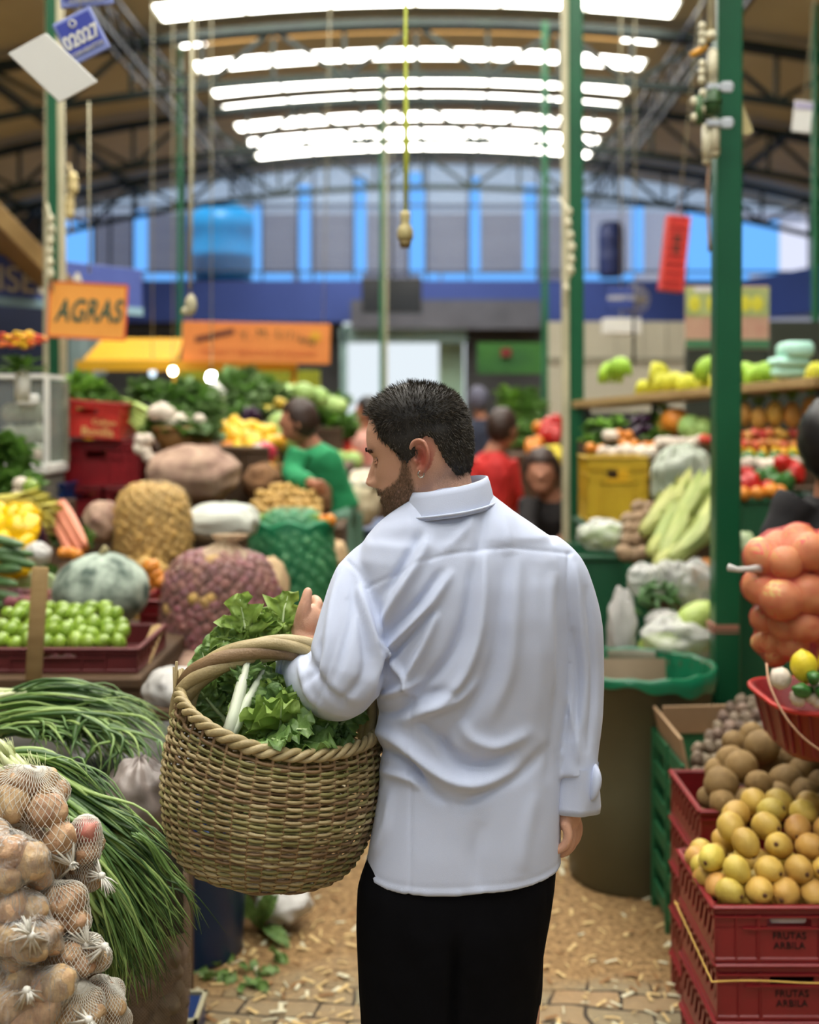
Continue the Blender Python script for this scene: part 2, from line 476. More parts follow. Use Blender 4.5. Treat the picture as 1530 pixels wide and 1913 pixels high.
# end wall
def eb(px0, py0, px1, py1, y, th, mb=None):
    """box whose face fills a pixel box at hall distance y"""
    a = P(px0, py0, y); b = P(px1, py1, y)
    (mb or MB())
    return ((a.x + b.x) / 2, y + th / 2, (a.z + b.z) / 2), (abs(b.x - a.x), th, abs(a.z - b.z))
def wallbox(mb, px0, py0, px1, py1, y, th=.1):
    c, s = eb(px0, py0, px1, py1, y, th); mb.box(c, s); return mb
mb = MB(); wallbox(mb, 130, 524, 1398, 601, YE - .6, .18)
struct(mb.build('wall_fascia', M_blue, smooth=False))
mb = MB()
a = P(1398, 524, YE - .6); b = P(1530, 488, 20.0)
for k in range(1):
    p0 = Vector((a.x, a.y, a.z)); p1 = Vector((b.x + 3, 12.0, a.z)); dz = a.z - P(0, 601, YE - .6).z
    n = (p1 - p0).cross(Vector((0, 0, 1))).normalized() * .15
    vs = [p0, p1, p1 + n, p0 + n]; vs += [v - Vector((0, 0, dz)) for v in vs]
    mb.add(vs, [(0, 1, 2, 3), (7, 6, 5, 4), (0, 4, 5, 1), (1, 5, 6, 2), (2, 6, 7, 3), (3, 7, 4, 0)])
struct(mb.build('wall_fascia_side', M_blue, smooth=False))
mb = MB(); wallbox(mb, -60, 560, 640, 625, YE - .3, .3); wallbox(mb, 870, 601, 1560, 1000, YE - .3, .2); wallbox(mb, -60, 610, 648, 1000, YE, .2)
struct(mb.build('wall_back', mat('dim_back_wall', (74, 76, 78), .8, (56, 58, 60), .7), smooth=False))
# mezzanine slab behind the fascia, carrying the windows
mb = MB(); wallbox(mb, -200, 560, 1700, 585, YE - .42, 1.2); struct(mb.build('floor_mezzanine', M_navy, smooth=False))
# outside: grey building and water tank seen through the gable glazing
M_louv = mat('grey_louvres', (206, 204, 214), .7, (186, 184, 196), 3, stretch=(.2, 1, 14), contrast=.12)
mb = MB(); wallbox(mb, -700, 400, 1085, 900, 27.5, 3)
z0 = 3.4
o = mb.build('apartment_block', M_louv, smooth=False)
tag(o, 'grey building outside, seen through the gable windows with horizontal louvres', 'building')
mb = MB()
for i in range(26):
    z = 3.9 + i * .105
    mb.box((-3.0, 27.45, z), (14.5, .06, .028))
lv = mb.build('louvres', mat('dark_louvre', (150, 150, 164), .6), o, smooth=False)
mb = MB(); wallbox(mb, 1100, 395, 1960, 900, 27.0, 3)
tag(mb.build('apartment_block', mat('pale_facade', (176, 178, 192), .8, (150, 154, 172), 1.2, stretch=(1, 1, .1)), smooth=False), 'pale building outside the gable windows on the right, behind the red crate', 'building')
# glazing: blue sheet strips between the panes
def tint(name, c, a=.0):
    m = bpy.data.materials.new(name); m.use_nodes = True; nt = m.node_tree; N = nt.nodes; L = nt.links
    b = N['Principled BSDF']; b.inputs['Base Color'].default_value = (c[0], c[1], c[2], 1); b.inputs['Roughness'].default_value = .15
    t = N.new('ShaderNodeBsdfTransparent'); t.inputs[0].default_value = (c[0], c[1], c[2], 1)
    ms = N.new('ShaderNodeMixShader'); ms.inputs[0].default_value = a; L.new(t.outputs[0], ms.inputs[1]); L.new(b.outputs[0], ms.inputs[2]); L.new(ms.outputs[0], N['Material Output'].inputs[0])
    return m
def lucent(name, c, s=1.0):
    m = bpy.data.materials.new(name); m.use_nodes = True; nt = m.node_tree; N = nt.nodes; L = nt.links
    N.remove(N['Principled BSDF'])
    e = N.new('ShaderNodeEmission'); e.inputs[0].default_value = tuple(c) + (1,); e.inputs[1].default_value = s
    L.new(e.outputs[0], N['Material Output'].inputs[0]); return m
T_blue = lucent('daylit_blue_sheet', (.14, .42, .95), 1.15)
T_pale = lucent('daylit_pale_sheet', (.72, .76, .95), 1.0)
T_clear = tint('window_glass', (.9, .93, .97), .06)
strp = [(118, 172, 412), (250, 275, 392), (474, 488, 380), (558, 580, 345), (662, 684, 330), (765, 793, 322), (878, 897, 330), (978, 1002, 345), (1088, 1096, 372), (1180, 1202, 378), (1282, 1335, 395), (1384, 1456, 412)]
for i, (x0, x1, y0) in enumerate(strp):
    mb = MB(); wallbox(mb, x0, y0, x1, 513, YE - .2, .02)
    struct(mb.build('window_%d' % (i + 1), T_blue, smooth=False))
mb = MB(); wallbox(mb, 1456, 418, 1512, 508, YE - .2, .02); struct(mb.build('window_13', T_pale, smooth=False))
mb = MB()
for x0, x1 in ((130, 262), (270, 360), (470, 548), (560, 675), (785, 822), (826, 1004), (1090, 1185), (1280, 1340), (1384, 1400)):
    wallbox(mb, x0, 511, x1, 525, YE - .22, .02)
struct(mb.build('window_14', T_blue, smooth=False))
mb = MB(); wallbox(mb, 180, 260, 1500, 511, YE - .15, .012); struct(mb.build('window_15', T_clear, smooth=False))
M_mull = mat('dark_mullion', (52, 58, 74), .5)
mb = MB()
for x in (100, 175, 205, 248, 345, 490, 556, 585, 660, 762, 797, 876, 1004, 1086, 1280, 1338, 1512):
    wallbox(mb, x - 2, 300, x + 2, 524, YE - .24, .05)
for y0 in (384, 508):
    wallbox(mb, 80, y0 - 2, 1530, y0 + 2, YE - .24, .05)
struct(mb.build('trim_mullions', M_mull, smooth=False))
# gable infill at the low sides
mb = MB(); wallbox(mb, -300, 200, 84, 525, YE - .1, .1); wallbox(mb, 1520, 200, 1900, 525, YE - .1, .1)
struct(mb.build('wall_gable', mat('gable_panels', (92, 96, 112), .7, (70, 74, 90), 2), smooth=False))
# water tank outside
t = empty('water_tank', P(418, 524, 25.2), 'large cyan plastic water tank behind the gable glass', 'water tank')
mb = MB(); r = S(66, 25.2); h = S(132, 25.2)
mb.lathe([(0, 0), (r * .9, 0), (r * .93, h * .3), (r, h * .33), (r * .96, h * .36), (r * .98, h * .66), (r * 1.03, h * .7), (r, h * .92), (r * .6, h * 1.02), (0, h * 1.05)], 28)
mb.build('tank_body', mat('cyan_plastic', (20, 160, 226), .3, (36, 180, 240), 1), t)
mb = MB(); mb.lathe([(0, h * 1.0), (r * .42, h * 1.01), (r * .42, h * 1.1), (0, h * 1.13)], 20); mb.build('lid', mat('cyan_lid', (120, 205, 240), .3), t)
# exit opening in the middle of the back wall: reveals and teal lintel
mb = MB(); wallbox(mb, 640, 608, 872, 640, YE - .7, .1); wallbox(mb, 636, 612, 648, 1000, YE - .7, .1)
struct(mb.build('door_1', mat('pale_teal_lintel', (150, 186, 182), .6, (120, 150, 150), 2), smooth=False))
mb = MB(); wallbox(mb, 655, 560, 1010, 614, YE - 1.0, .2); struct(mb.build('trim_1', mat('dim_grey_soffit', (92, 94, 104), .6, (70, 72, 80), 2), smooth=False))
mb = MB(); wallbox(mb, 820, 640, 866, 780, YE + .1, .1); struct(mb.build('door_2', mat('mint_door', (176, 214, 190), .6), smooth=False))
mb = MB(); wallbox(mb, 600, 600, 900, 800, 25.0, .03); struct(mb.build('wall_exit_screen', lucent('daylit_exit_curtain', (.78, .86, .92), .95), smooth=False))
# added out of view: side walls and low near-end wall, cutting ambient daylight
mb = MB(); mb.box((XC, -4.1, 1.5), (22.8, .15, 3.0)); hs(mb.build('wall_near_added', mat('added_wall', (150, 146, 132), .8, (124, 122, 112), 1), smooth=False))
for sg in (-1, 1):
    mb = MB(); mb.box((XC + sg * 11.4, 9.6, 2.1), (.15, 27.2, 4.2)); hs(mb.build('wall_left_added' if sg < 0 else 'wall_right_added', mat('added_wall', (150, 146, 132), .8, (124, 122, 112), 1), smooth=False))
# poles
def pole(px, d, w, mat_, lab, top=6.3, strip=None, sw=0, bot=0.0, px_top=None, sec='box'):
    x = P(px, 775, d).x
    dx = 0 if px_top is None else (P(px_top, 0, d).x - x) / (S(775, d))     # lean per metre
    e = empty('steel_post', (x - dx * 1.7, d, bot), lab, 'post', 'green steel posts')
    mb = MB(); M = Matrix.Shear('XY', 4, (dx, 0)) if dx else Matrix.Identity(4)
    ww = S(w, d)
    vs0 = len(mb.v)
    mb.box((0, 0, (top - bot) / 2), (ww, ww, top - bot), bev=.006)
    mb.v = [tuple(M @ Vector(v)) for v in mb.v]
    mb.build('post_tube', mat_, e, smooth=False)
    if strip is not None:
        mb = MB(); s_ = S(sw, d)
        mb.box((strip * (ww / 2 + s_ / 2), -ww * .2, (top - bot) / 2 + .25), (s_, s_, top - bot - .5), bev=.004)
        mb.v = [tuple(M @ Vector(v)) for v in mb.v]
        mb.build('conduit', M_beige, e, smooth=False)
    return e
pole(1356, 4.55, 47, M_green, 'thick green steel post standing behind the brown fruit, wired with fittings', 5.2, px_top=1359)
mb = MB(); c = P(1356, 1172, 4.5); mb.box((c.x, 4.55, c.z), (S(49, 4.5), S(50, 4.5), .02)); mb.box((c.x, 4.55, c.z - .02), (S(49, 4.5), S(50, 4.5), .006))
tag(mb.build('wire_band', mat('rusty_wire', (160, 110, 90), .6), smooth=False), 'thin pinkish band tied around the thick green post', 'band')
pole(1076, 7.2, 27, M_green, 'green post with pale conduit behind the right shoulder of the man in white', 6.0, -1, 13, px_top=1074)
pole(1060, 9.0, 12, M_greenL, 'slim green post just left of the conduit post, beside the dark-clad woman', 6.0)
pole(1018, 14.0, 11, M_greenL, 'slender distant green post left of the beige wall', 6.3)
pole(714, 16.0, 9, M_greenL, 'slender green post in the aisle in front of the black screen', 6.4, 1, 5)
pole(104, 6.6, 20, M_green, 'green post with pale conduit carrying the orange AGRAS sign', 5.6, 1, 12, px_top=97)
pole(336, 15.0, 8, M_greenL, 'thin green post in front of the yellow stall roof', 6.3)
pole(1524, 12.5, 12, M_greenL, 'green post behind the mint foam boxes', 6.0)
pole(86, 6.9, 10, M_beige, 'pale pipe running up beside the AGRAS sign post', 5.6, px_top=90)
# ============================================================ the man in the white shirt
def remeshed(mb, voxel, smooth_it=4, fac=.5):
    me = mb.mesh('tmp', [], True); o = bpy.data.objects.new('tmp', me); COL.objects.link(o)
    r = o.modifiers.new('r', 'REMESH'); r.mode = 'VOXEL'; r.voxel_size = voxel; r.use_smooth_shade = True
    if smooth_it:
        s = o.modifiers.new('s', 'SMOOTH'); s.iterations = smooth_it; s.factor = fac
    dg = bpy.context.evaluated_depsgraph_get()
    n = bpy.data.meshes.new_from_object(o.evaluated_get(dg))
    bpy.data.objects.remove(o); bpy.data.meshes.remove(me)
    return n
def vco(me):
    a = np.empty(len(me.vertices) * 3); me.vertices.foreach_get('co', a); return a.reshape(-1, 3)
def vno(me):
    a = np.empty(len(me.vertices) * 3); me.vertices.foreach_get('normal', a); return a.reshape(-1, 3)
def setco(me, a): me.vertices.foreach_set('co', a.reshape(-1)); me.update()

D0 = 2.145
HB = P(787, 0, D0)                              # head axis in the picture plane
TH = R(16); PITCH = R(11)
HC = Vector((HB.x + .003, D0 + .01, 1.519))      # chin level origin (ear axis)
fdir = Vector((-math.cos(TH), math.sin(TH), 0)); ldir = Vector((-math.sin(TH), -math.cos(TH), 0)); udir = Vector((0, 0, 1))
pr = Matrix.Rotation(PITCH, 3, ldir)            # face tips down
HM = Matrix(((fdir.x, ldir.x, udir.x, 0), (fdir.y, ldir.y, udir.y, 0), (fdir.z, ldir.z, udir.z, 0), (0, 0, 0, 1)))
piv = Matrix.Translation((0, 0, .08)) @ Matrix.Rotation(PITCH, 4, 'Y') @ Matrix.Translation((0, 0, -.08))
HM = Matrix.Translation(HC) @ HM @ piv
FU = [0, .006, .014, .022, .033, .041, .0455, .050, .0545, .061, .070, .085, .100, .115, .127, .136, .150, .170, .190, .205, .218, .226, .229]
FF = [.052, .074, .084, .087, .0815, .0855, .087, .0815, .088, .0875, .0860, .0865, .0865, .0840, .0875, .0915, .0920, .0880, .079, .063, .042, .020, .001]
BU = [0, .02, .05, .08, .11, .14, .17, .195, .210, .221, .229]
BB = [.002, -.034, -.070, -.086, -.094, -.098, -.092, -.076, -.056, -.030, -.001]
WU = [0, .006, .014, .03, .05, .08, .11, .14, .17, .19, .205, .218, .226, .229]
WW = [.020, .032, .042, .053, .060, .0675, .0725, .075, .0725, .065, .054, .036, .018, .001]
def head_pt(u, a, off=0.0):
    ff = interp(u, FU, FF); fb = interp(u, BU, BB); ww = interp(u, WU, WW)
    fc = -.012 + .03 * max(0, 1 - u / .06)
    ca, sa = math.cos(a), math.sin(a)
    e = .86 if ca > 0 else .95
    cx = math.copysign(abs(ca) ** e, ca); sx = math.copysign(abs(sa) ** (.92), sa)
    if u < .12 and ca > 0:                       # cheeks and jaw run in towards the chin
        sx *= 1 - .16 * (1 - u / .12) * ca
    f = fc + (ff - fc) * cx if ca > 0 else fc + (fc - fb) * cx
    s = ww * sx
    if ca > 0:
        g = lambda v, c, w_: math.exp(-((v - c) / w_) ** 2)
        as_ = abs(s)
        f -= .010 * g(u, .113, .011) * g(as_, .030, .013)          # eye socket
        f += .0045 * g(u, .131, .006) * g(as_, .028, .018)         # brow
        f += .003 * g(u, .092, .014) * g(as_, .042, .014)          # cheekbone
        rid = interp(u, [.062, .066, .071, .078, .086, .1, .115, .124], [0, .010, .022, .0265, .0215, .0135, .0055, 0])
        f += rid * math.exp(-(s / (.0085 + .006 * max(0, 1 - abs(u - .074) / .012))) ** 2)
        f += .007 * g(u, .073, .006) * g(as_, .0135, .005)         # nostril wings
        f -= .002 * g(u, .050, .003) * g(as_, 0, .02)
    p = Vector((f, s, u))
    if off:
        c = Vector((fc - .01, 0, .11)); d = (p - c); p = p + d.normalized() * off
    return p
HS_, HRN = 72, 64
us = sorted(set([.229 * (1 - math.cos(PI * i / HRN)) / 2 for i in range(HRN + 1)] + [.06, .066, .071, .075, .078, .082, .108, .112, .116, .12, .046, .05, .054]))
bmB = MB()
rings = []
for u in us:
    rings.append([HM @ head_pt(min(max(u, .0003), .2288), 2 * PI * k / HS_) for k in range(HS_)])
bmB.loft(rings)
# neck and hidden trunk
nk = [HM @ Vector((-.026, 0, .090)), HM @ Vector((-.026, 0, .050)), HM @ Vector((-.028, 0, .005)) + Vector((.004, -.002, 0)), P(838, 925, 2.148), P(845, 975, 2.15)]
bmB.tube(nk, [.054, .058, .059, .064, .074], 24)
def ring_px(py, xl, xr, hb, hf, d=2.13, n=72, pw=.8, skew=0.0, xlft=None):
    """horizontal ring: left/right silhouette from pixel columns at depth d, back reaches hb nearer, front hf farther"""
    zl = CH - (py - HY) / F * d
    a = P(xl, py, d).x; b = P(xr, py, d).x; c = (a + b) / 2; h = (b - a) / 2
    out = []
    for k in range(n):
        t = 2 * PI * k / n
        ct, st = math.cos(t), math.sin(t)
        x = c + h * math.copysign(abs(ct) ** pw, ct)
        y = d + (math.copysign(abs(st) ** pw, st)) * (hf if st > 0 else hb) + skew * (x - c)
        out.append(Vector((x, y, zl)))
    return out
body_lv = [(960, 790, 905, .05, .05), (1010, 720, 1000, .07, .07), (1060, 690, 1045, .085, .09), (1180, 715, 1040, .1, .1), (1350, 735, 1025, .095, .1), (1500, 720, 1030, .105, .1), (1640, 710, 1030, .1, .1)]
bmB.loft([ring_px(l[0], l[1], l[2], l[3], l[4], n=40) for l in body_lv])
for sx_ in (780, 945):                            # legs down to the shoes
    a = P(sx_, 1620, 2.13)
    bmB.tube([a, (a.x, 2.14, .5), (a.x + (.01 if sx_ > 800 else -.01), 2.15, .09)], [.075, .055, .04], 16)
# arms of the body (inside the sleeves)
EL, WRL = P(627, 1278, 2.04), P(571, 1205, 2.215)
SHL = P(712, 1085, 2.13)
bmB.tube(catmull([SHL, (SHL + EL) / 2 + Vector((-.012, 0, 0)), EL, (EL + WRL) / 2 + Vector((0, 0, -.008)), WRL], 17), list(np.interp(range(17), [0, 8, 16], [.040, .036, .025])), 16)
SHR, ELR, WRR = P(1030, 1060, 2.14), P(1076, 1270, 2.15), P(1064, 1490, 2.125)
bmB.tube(catmull([SHR, ELR, WRR], 17), list(np.interp(range(17), [0, 8, 16], [.044, .034, .024])), 16)
# left hand: thumb up, fingers curled towards the man, seen from the back of the thumb side
def chain(mb, pts, rad, seg=10, n=14):
    q = catmull(pts, n); rr = list(np.interp(np.linspace(0, 1, n), np.linspace(0, 1, len(rad)), rad))
    mb.tube(q, rr, seg); mb.ball(q[-1], rr[-1] * 1.0, 10, 8); mb.ball(q[0], rr[0], 10, 8)
def H(px, py, d): return P(px, py, d)
hd = 2.225
chain(bmB, [WRL, H(572, 1180, hd), H(577, 1160, hd + .004)], [.026, .029, .027], 16)
bmB.ball(H(577, 1158, hd), (.024, .034, .030), 18, 14)            # palm
bmB.ball(H(587, 1160, hd + .01), (.022, .036, .028), 18, 14)
chain(bmB, [H(563, 1166, hd - .012), H(567, 1142, hd - .022), H(572, 1120, hd - .022), H(575, 1106, hd - .018)], [.0155, .0135, .0105, .0088])      # thumb
for i, (px0, py0, rr) in enumerate(((584, 1139, .0100), (592, 1149, .0100), (597, 1160, .0096), (600, 1172, .0086))):
    dd = hd + .030 - .000 * i
    kn = H(px0 - 12, py0 + 2, dd + .028)
    mid = H(px0 + 2, py0 - 18 + i * 2, dd + .020)
    tip = H(px0 + 10, py0 - 10 + i * 3, dd - .012)
    end = H(px0 + 6, py0 + 8 + i, dd - .022)
    chain(bmB, [kn, mid, tip, end], [rr * 1.1, rr, rr, rr * .85])
# right hand hanging: relaxed curl
rd = 2.125
RB = P(1062, 1500, rd)
chain(bmB, [WRR, P(1060, 1512, rd), P(1059, 1525, rd)], [.024, .026, .026], 14)
bmB.ball(P(1055, 1518, rd), (.019, .038, .030), 18, 14)
for i in range(4):
    dy = -.030 + .020 * i
    ln = (.78, .96, 1.0, .9)[i]
    base = P(1058, 1532, rd) + Vector((-.006 + .009 * i, dy * 1.05, -.004 * i + .004))
    chain(bmB, [base, base + Vector((.005, dy * .1, -.022 * ln)), base + Vector((.000, dy * .1, -.044 * ln)), base + Vector((-.012, dy * .05, -.058 * ln))], [.0098, .0090, .0084, .0074])
tb = P(1047, 1510, rd)
chain(bmB, [tb + Vector((-.005, .022, 0)), tb + Vector((-.010, .044, -.02)), tb + Vector((-.010, .044, -.045)), tb + Vector((-.006, .036, -.058))], [.013, .012, .0105, .009])
# ears
def ear(mb, side):
    """auricle as a swept rim with bowl and lobe, in head space"""
    base = Vector((-.010, .0655 * side, .098))
    rim = []
    K = 26
    for i in range(K):
        t = i / (K - 1); ang = R(-60 + 285 * t)
        rx = .0165 * (1.0 - .25 * t); rz = .031
        f = -.004 - math.cos(ang - R(90)) * 0 + rx * math.cos(ang + R(0))
        z = rz * math.sin(ang)
        out = .010 + .010 * max(0, math.sin(ang * .5 + .4))
        rim.append(base + Vector((f * 1.0 - .003, side * out, z)))
    return rim
def add_ear(mb, side):
    b = Vector((-.019, .0665 * side, .104))
    def e(f, z, o): return HM @ (b + Vector((f * .88, side * o * .9, z * .88)))
    rimp = [e(.012, .008, .004), e(.014, .020, .010), (e(.006, .031, .014)), e(-.008, .034, .018), e(-.019, .026, .020), e(-.023, .010, .021), e(-.020, -.008, .018), e(-.011, -.020, .012), e(-.001, -.029, .008), e(.006, -.028, .005), e(.009, -.020, .003)]
    mb.tube(catmull(rimp, 34), [.0036] * 24 + list(np.linspace(.0038, .0058, 8)) + [.005, .004], 8)
    ah = [e(.002, .020, .010), e(-.009, .018, .014), (e(-.013, .006, .014)), e(-.010, -.008, .012), e(-.001, -.014, .008)]
    mb.tube(catmull(ah, 16), .0030, 8)
    for (f, z, o, r) in ((.010, .014, .003, .0065), (.009, -.006, .007, .0050), (-.006, .010, .004, .011), (-.008, -.004, .003, .010), (.002, -.022, .006, .0060), (-.010, .022, .006, .009)):
        mb.ball(e(f, z, o), r * .62 if r > .008 else r, 10, 8)
    # thin back plate joining rim and head
    n = 14; vs = []; 
    for i in range(n):
        t = i / (n - 1); p = catmull(rimp, n)[i]
        vs.append(p)
    c0 = e(-.004, 0, .004)
    for i in range(n - 1):
        mb.add([vs[i], vs[i + 1], c0, vs[i] + (c0 - vs[i]) * .05 - Vector(HM.to_3x3() @ Vector((0, side * .003, 0))), vs[i + 1] + (c0 - vs[i + 1]) * .05 - Vector(HM.to_3x3() @ Vector((0, side * .003, 0))), c0 - Vector(HM.to_3x3() @ Vector((0, side * .003, 0)))],
               [(0, 1, 2), (5, 4, 3), (0, 3, 4, 1), (1, 4, 5, 2), (2, 5, 3, 0)])
add_ear(bmB, 1); add_ear(bmB, -1)
body_me = remeshed(bmB, .0026, 3, .5)
# skin: stubble where the beard grows, flushed ear
co = vco(body_me)
HI = np.array(HM.inverted())
hl = co @ HI[:3, :3].T + HI[:3, 3]
def sstep(x, a, b): 
    t = np.clip((x - a) / (b - a), 0, 1); return t * t * (3 - 2 * t)
def beardmask(f, s, u):
    # upper edge of the beard climbs from the mouth corner to the sideburn
    up = np.interp(f, [.0, .012, .03, .05, .07, .1], [.118, .108, .076, .064, .060, .0655])
    m = sstep(up - u, -.004, .006) * sstep(f, -.004, .012) * sstep(u, -.035, -.010)
    lip = (np.abs(s) < .022) & (u > .043) & (u < .0535) & (f > .07)
    m = np.where(lip, m * .15, m)
    return m
bmask = beardmask(hl[:, 0], hl[:, 1], hl[:, 2])
bmask[(co[:, 2] < 1.40)] = 0
earm = np.exp(-(((hl[:, 0] + .026) / .019) ** 2 + ((hl[:, 2] - .102) / .032) ** 2)) * (np.abs(hl[:, 1]) > .066)
lipm = ((np.abs(hl[:, 1]) < .024) & (hl[:, 2] > .041) & (hl[:, 2] < .0535) & (hl[:, 0] > .068)).astype(float)
nap = sstep(-.030 - hl[:, 0], 0, .02) * sstep(.075 - hl[:, 2], -.02, .02) * sstep(hl[:, 2], .005, .035) * .5
at = body_me.attributes.new('tone', 'FLOAT_COLOR', 'POINT')
cc = np.stack([np.clip(bmask + nap, 0, 1), np.clip(earm + lipm * .6, 0, 1), np.where(co[:, 2] < 1.25, np.where(co[:, 0] > 0.1, .8, .1), 0.0), np.ones(len(co))], 1)
at.data.foreach_set('color', cc.reshape(-1))
def skin_mat(name, base, beard=(112, 88, 70), red=(176, 84, 72)):
    m = mat(name, base, .48, sss=.10, bump=.25, bs=500)
    nt = m.node_tree; N = nt.nodes; L = nt.links; b = N['Principled BSDF']
    a = N.new('ShaderNodeAttribute'); a.attribute_name = 'tone'; sp = N.new('ShaderNodeSeparateColor'); L.new(a.outputs['Color'], sp.inputs[0])
    m1 = N.new('ShaderNodeMix'); m1.data_type = 'RGBA'; m1.inputs[6].default_value = srgb(base); m1.inputs[7].default_value = srgb(red)
    L.new(sp.outputs[1], m1.inputs[0])
    nz = N.new('ShaderNodeTexNoise'); nz.inputs['Scale'].default_value = 260; tc = N.new('ShaderNodeTexCoord'); L.new(tc.outputs['Object'], nz.inputs['Vector'])
    mr = N.new('ShaderNodeMapRange'); mr.inputs[1].default_value = .3; mr.inputs[2].default_value = .7; mr.inputs[3].default_value = .55; mr.inputs[4].default_value = 1.0; L.new(nz.outputs['Fac'], mr.inputs[0])
    ml = N.new('ShaderNodeMath'); ml.operation = 'MULTIPLY'; L.new(sp.outputs[0], ml.inputs[0]); L.new(mr.outputs[0], ml.inputs[1])
    m2 = N.new('ShaderNodeMix'); m2.data_type = 'RGBA'; m2.inputs[7].default_value = srgb(beard); L.new(ml.outputs[0], m2.inputs[0]); L.new(m1.outputs[2], m2.inputs[6])
    L.new(m2.outputs[2], b.inputs['Base Color'])
    return m
SKIN = skin_mat('skin', (212, 164, 138))
body_me.materials.append(SKIN); 
man = link('person', body_me)
tag(man, 'man in white shirt and black trousers seen from behind, carrying a basket on his arm', 'person')

# hair --------------------------------------------------------------
rng = np.random.RandomState(3)
def hairline(u, a):
    """1 where scalp hair grows (head angles: a=0 front, pi back)"""
    ab = abs(((a + PI) % (2 * PI)) - PI)
    d = math.degrees(ab)
    lo = interp(d, [0, 25, 40, 46, 52, 58, 68, 75, 82, 92, 102, 112, 125, 150, 180], [.194, .192, .188, .182, .172, .150, .130, .110, .098, .112, .138, .136, .090, .056, .048])
    return u - lo
mbh = MB()
hr = []
for u in np.linspace(.046, .2288, 60):
    row = []
    for k in range(96):
        a = 2 * PI * k / 96
        hlv = hairline(u, a)
        top = min(1, max(0, (u - .150) / .060))
        th = (.0045 + .0085 * top * top * (3 - 2 * top)) * min(1, max(0, hlv / .010 + .15))
        if hlv < -.0015: th = -.004
        nn = noise.noise(Vector((math.cos(a) * 4, math.sin(a) * 4, u * 40))) * .0012
        row.append(HM @ head_pt(u, a, th + (nn if th > 0 else 0)))
    hr.append(row)
mbh.loft(hr)
M_hair = mat('dark_hair', (40, 36, 31), .6, (24, 21, 19), 120, spec=.45, stretch=(1, 1, .3))
hair = mbh.build('hair', M_hair, man)
HI3 = HM.to_3x3()
def strands(mb, n, fn, seed=0):
    rg = random.Random(seed); c = 0
    while c < n:
        r = fn(rg)
        if r is None: continue
        p, d, L_, w_ = r
        c += 1
        side = d.cross(Vector((rg.uniform(-1, 1), rg.uniform(-1, 1), rg.uniform(-1, 1))))
        if side.length < 1e-6: continue
        side.normalize(); side *= w_
        q = p + d * L_ * .55 ; e = p + d * L_ + Vector((0, 0, -L_ * .08))
        b = len(mb.v)
        mb.v += [tuple(p - side), tuple(p + side), tuple(q + side * .8), tuple(q - side * .8), tuple(e)]
        mb.f += [(b, b + 1, b + 2, b + 3), (b + 3, b + 2, b + 4)]; mb.m += [0, 0]
def scalp(rg):
    u = rg.uniform(.046, .2285); a = rg.uniform(0, 2 * PI)
    w_ = interp(u, WU, WW)
    if rg.random() > w_ / .075 + .1: return None
    h = hairline(u, a)
    if h < rg.uniform(-.002, .003): return None
    top = min(1, max(0, (u - .150) / .060))
    p = head_pt(u, a, .002 + .007 * top)
    c = Vector((-.02, 0, .12)); nrm = (p - c).normalized()
    fx = min(1, max(0, (p.x + .03) / .06))
    comb = Vector((.5 * fx - .5 * (1 - fx), rg.uniform(-.3, .3), .45 * fx)) * top + Vector((-.35, 0, -1.0)) * (1 - top)
    L_ = .006 + .003 * rg.random() + (.009 * rg.random() + .002) * top
    d = (nrm * (.35 + .5 * top) + comb * .6 + Vector((rg.uniform(-1, 1), rg.uniform(-1, 1), rg.uniform(-1, 1))) * .22).normalized()
    return HM @ p, (HI3 @ d).normalized(), L_, .00045
mbh = MB(); strands(mbh, 15000, scalp, 1)
hs_ = mbh.build('hair_strands', mat('hair_strand', (74, 66, 52), .5, (30, 26, 22), 90), hair, smooth=False)
def beardf(rg):
    u = rg.uniform(-.01, .118); a = rg.uniform(-1.75, 1.75)
    p = head_pt(max(u, .0005), a)
    m = float(beardmask(np.array([p.x]), np.array([p.y]), np.array([p.z]))[0])
    if rg.random() > m * .95: return None
    d = (Vector((p.x + .01, p.y, 0)).normalized() * .5 + Vector((.1, 0, -1)) + Vector((rg.uniform(-1, 1), rg.uniform(-1, 1), rg.uniform(-1, 1))) * .35).normalized()
    return HM @ p, (HI3 @ d).normalized(), .0055, .00022
mbh = MB(); strands(mbh, 8000, beardf, 2)
mbh.build('beard', mat('beard_hair', (124, 98, 70), .6, (84, 66, 48), 60), man, smooth=False)
for sd in (1, -1):
    def brow(rg):
        s = rg.uniform(.010, .048) * sd
        u = .131 + (.004 if abs(s) < .035 else -.001) + rg.uniform(-.003, .003)
        a = math.asin(min(.95, abs(s) / .075)) * sd
        p = head_pt(u, a, .0020)
        d = Vector((-.2, .9 * sd, .15 + rg.uniform(-.2, .2))).normalized()
        return HM @ p, HI3 @ d, .007, .00035
    mbh = MB(); strands(mbh, 600, brow, 3)
    mbh.build('eyebrow', M_hair, man, smooth=False)
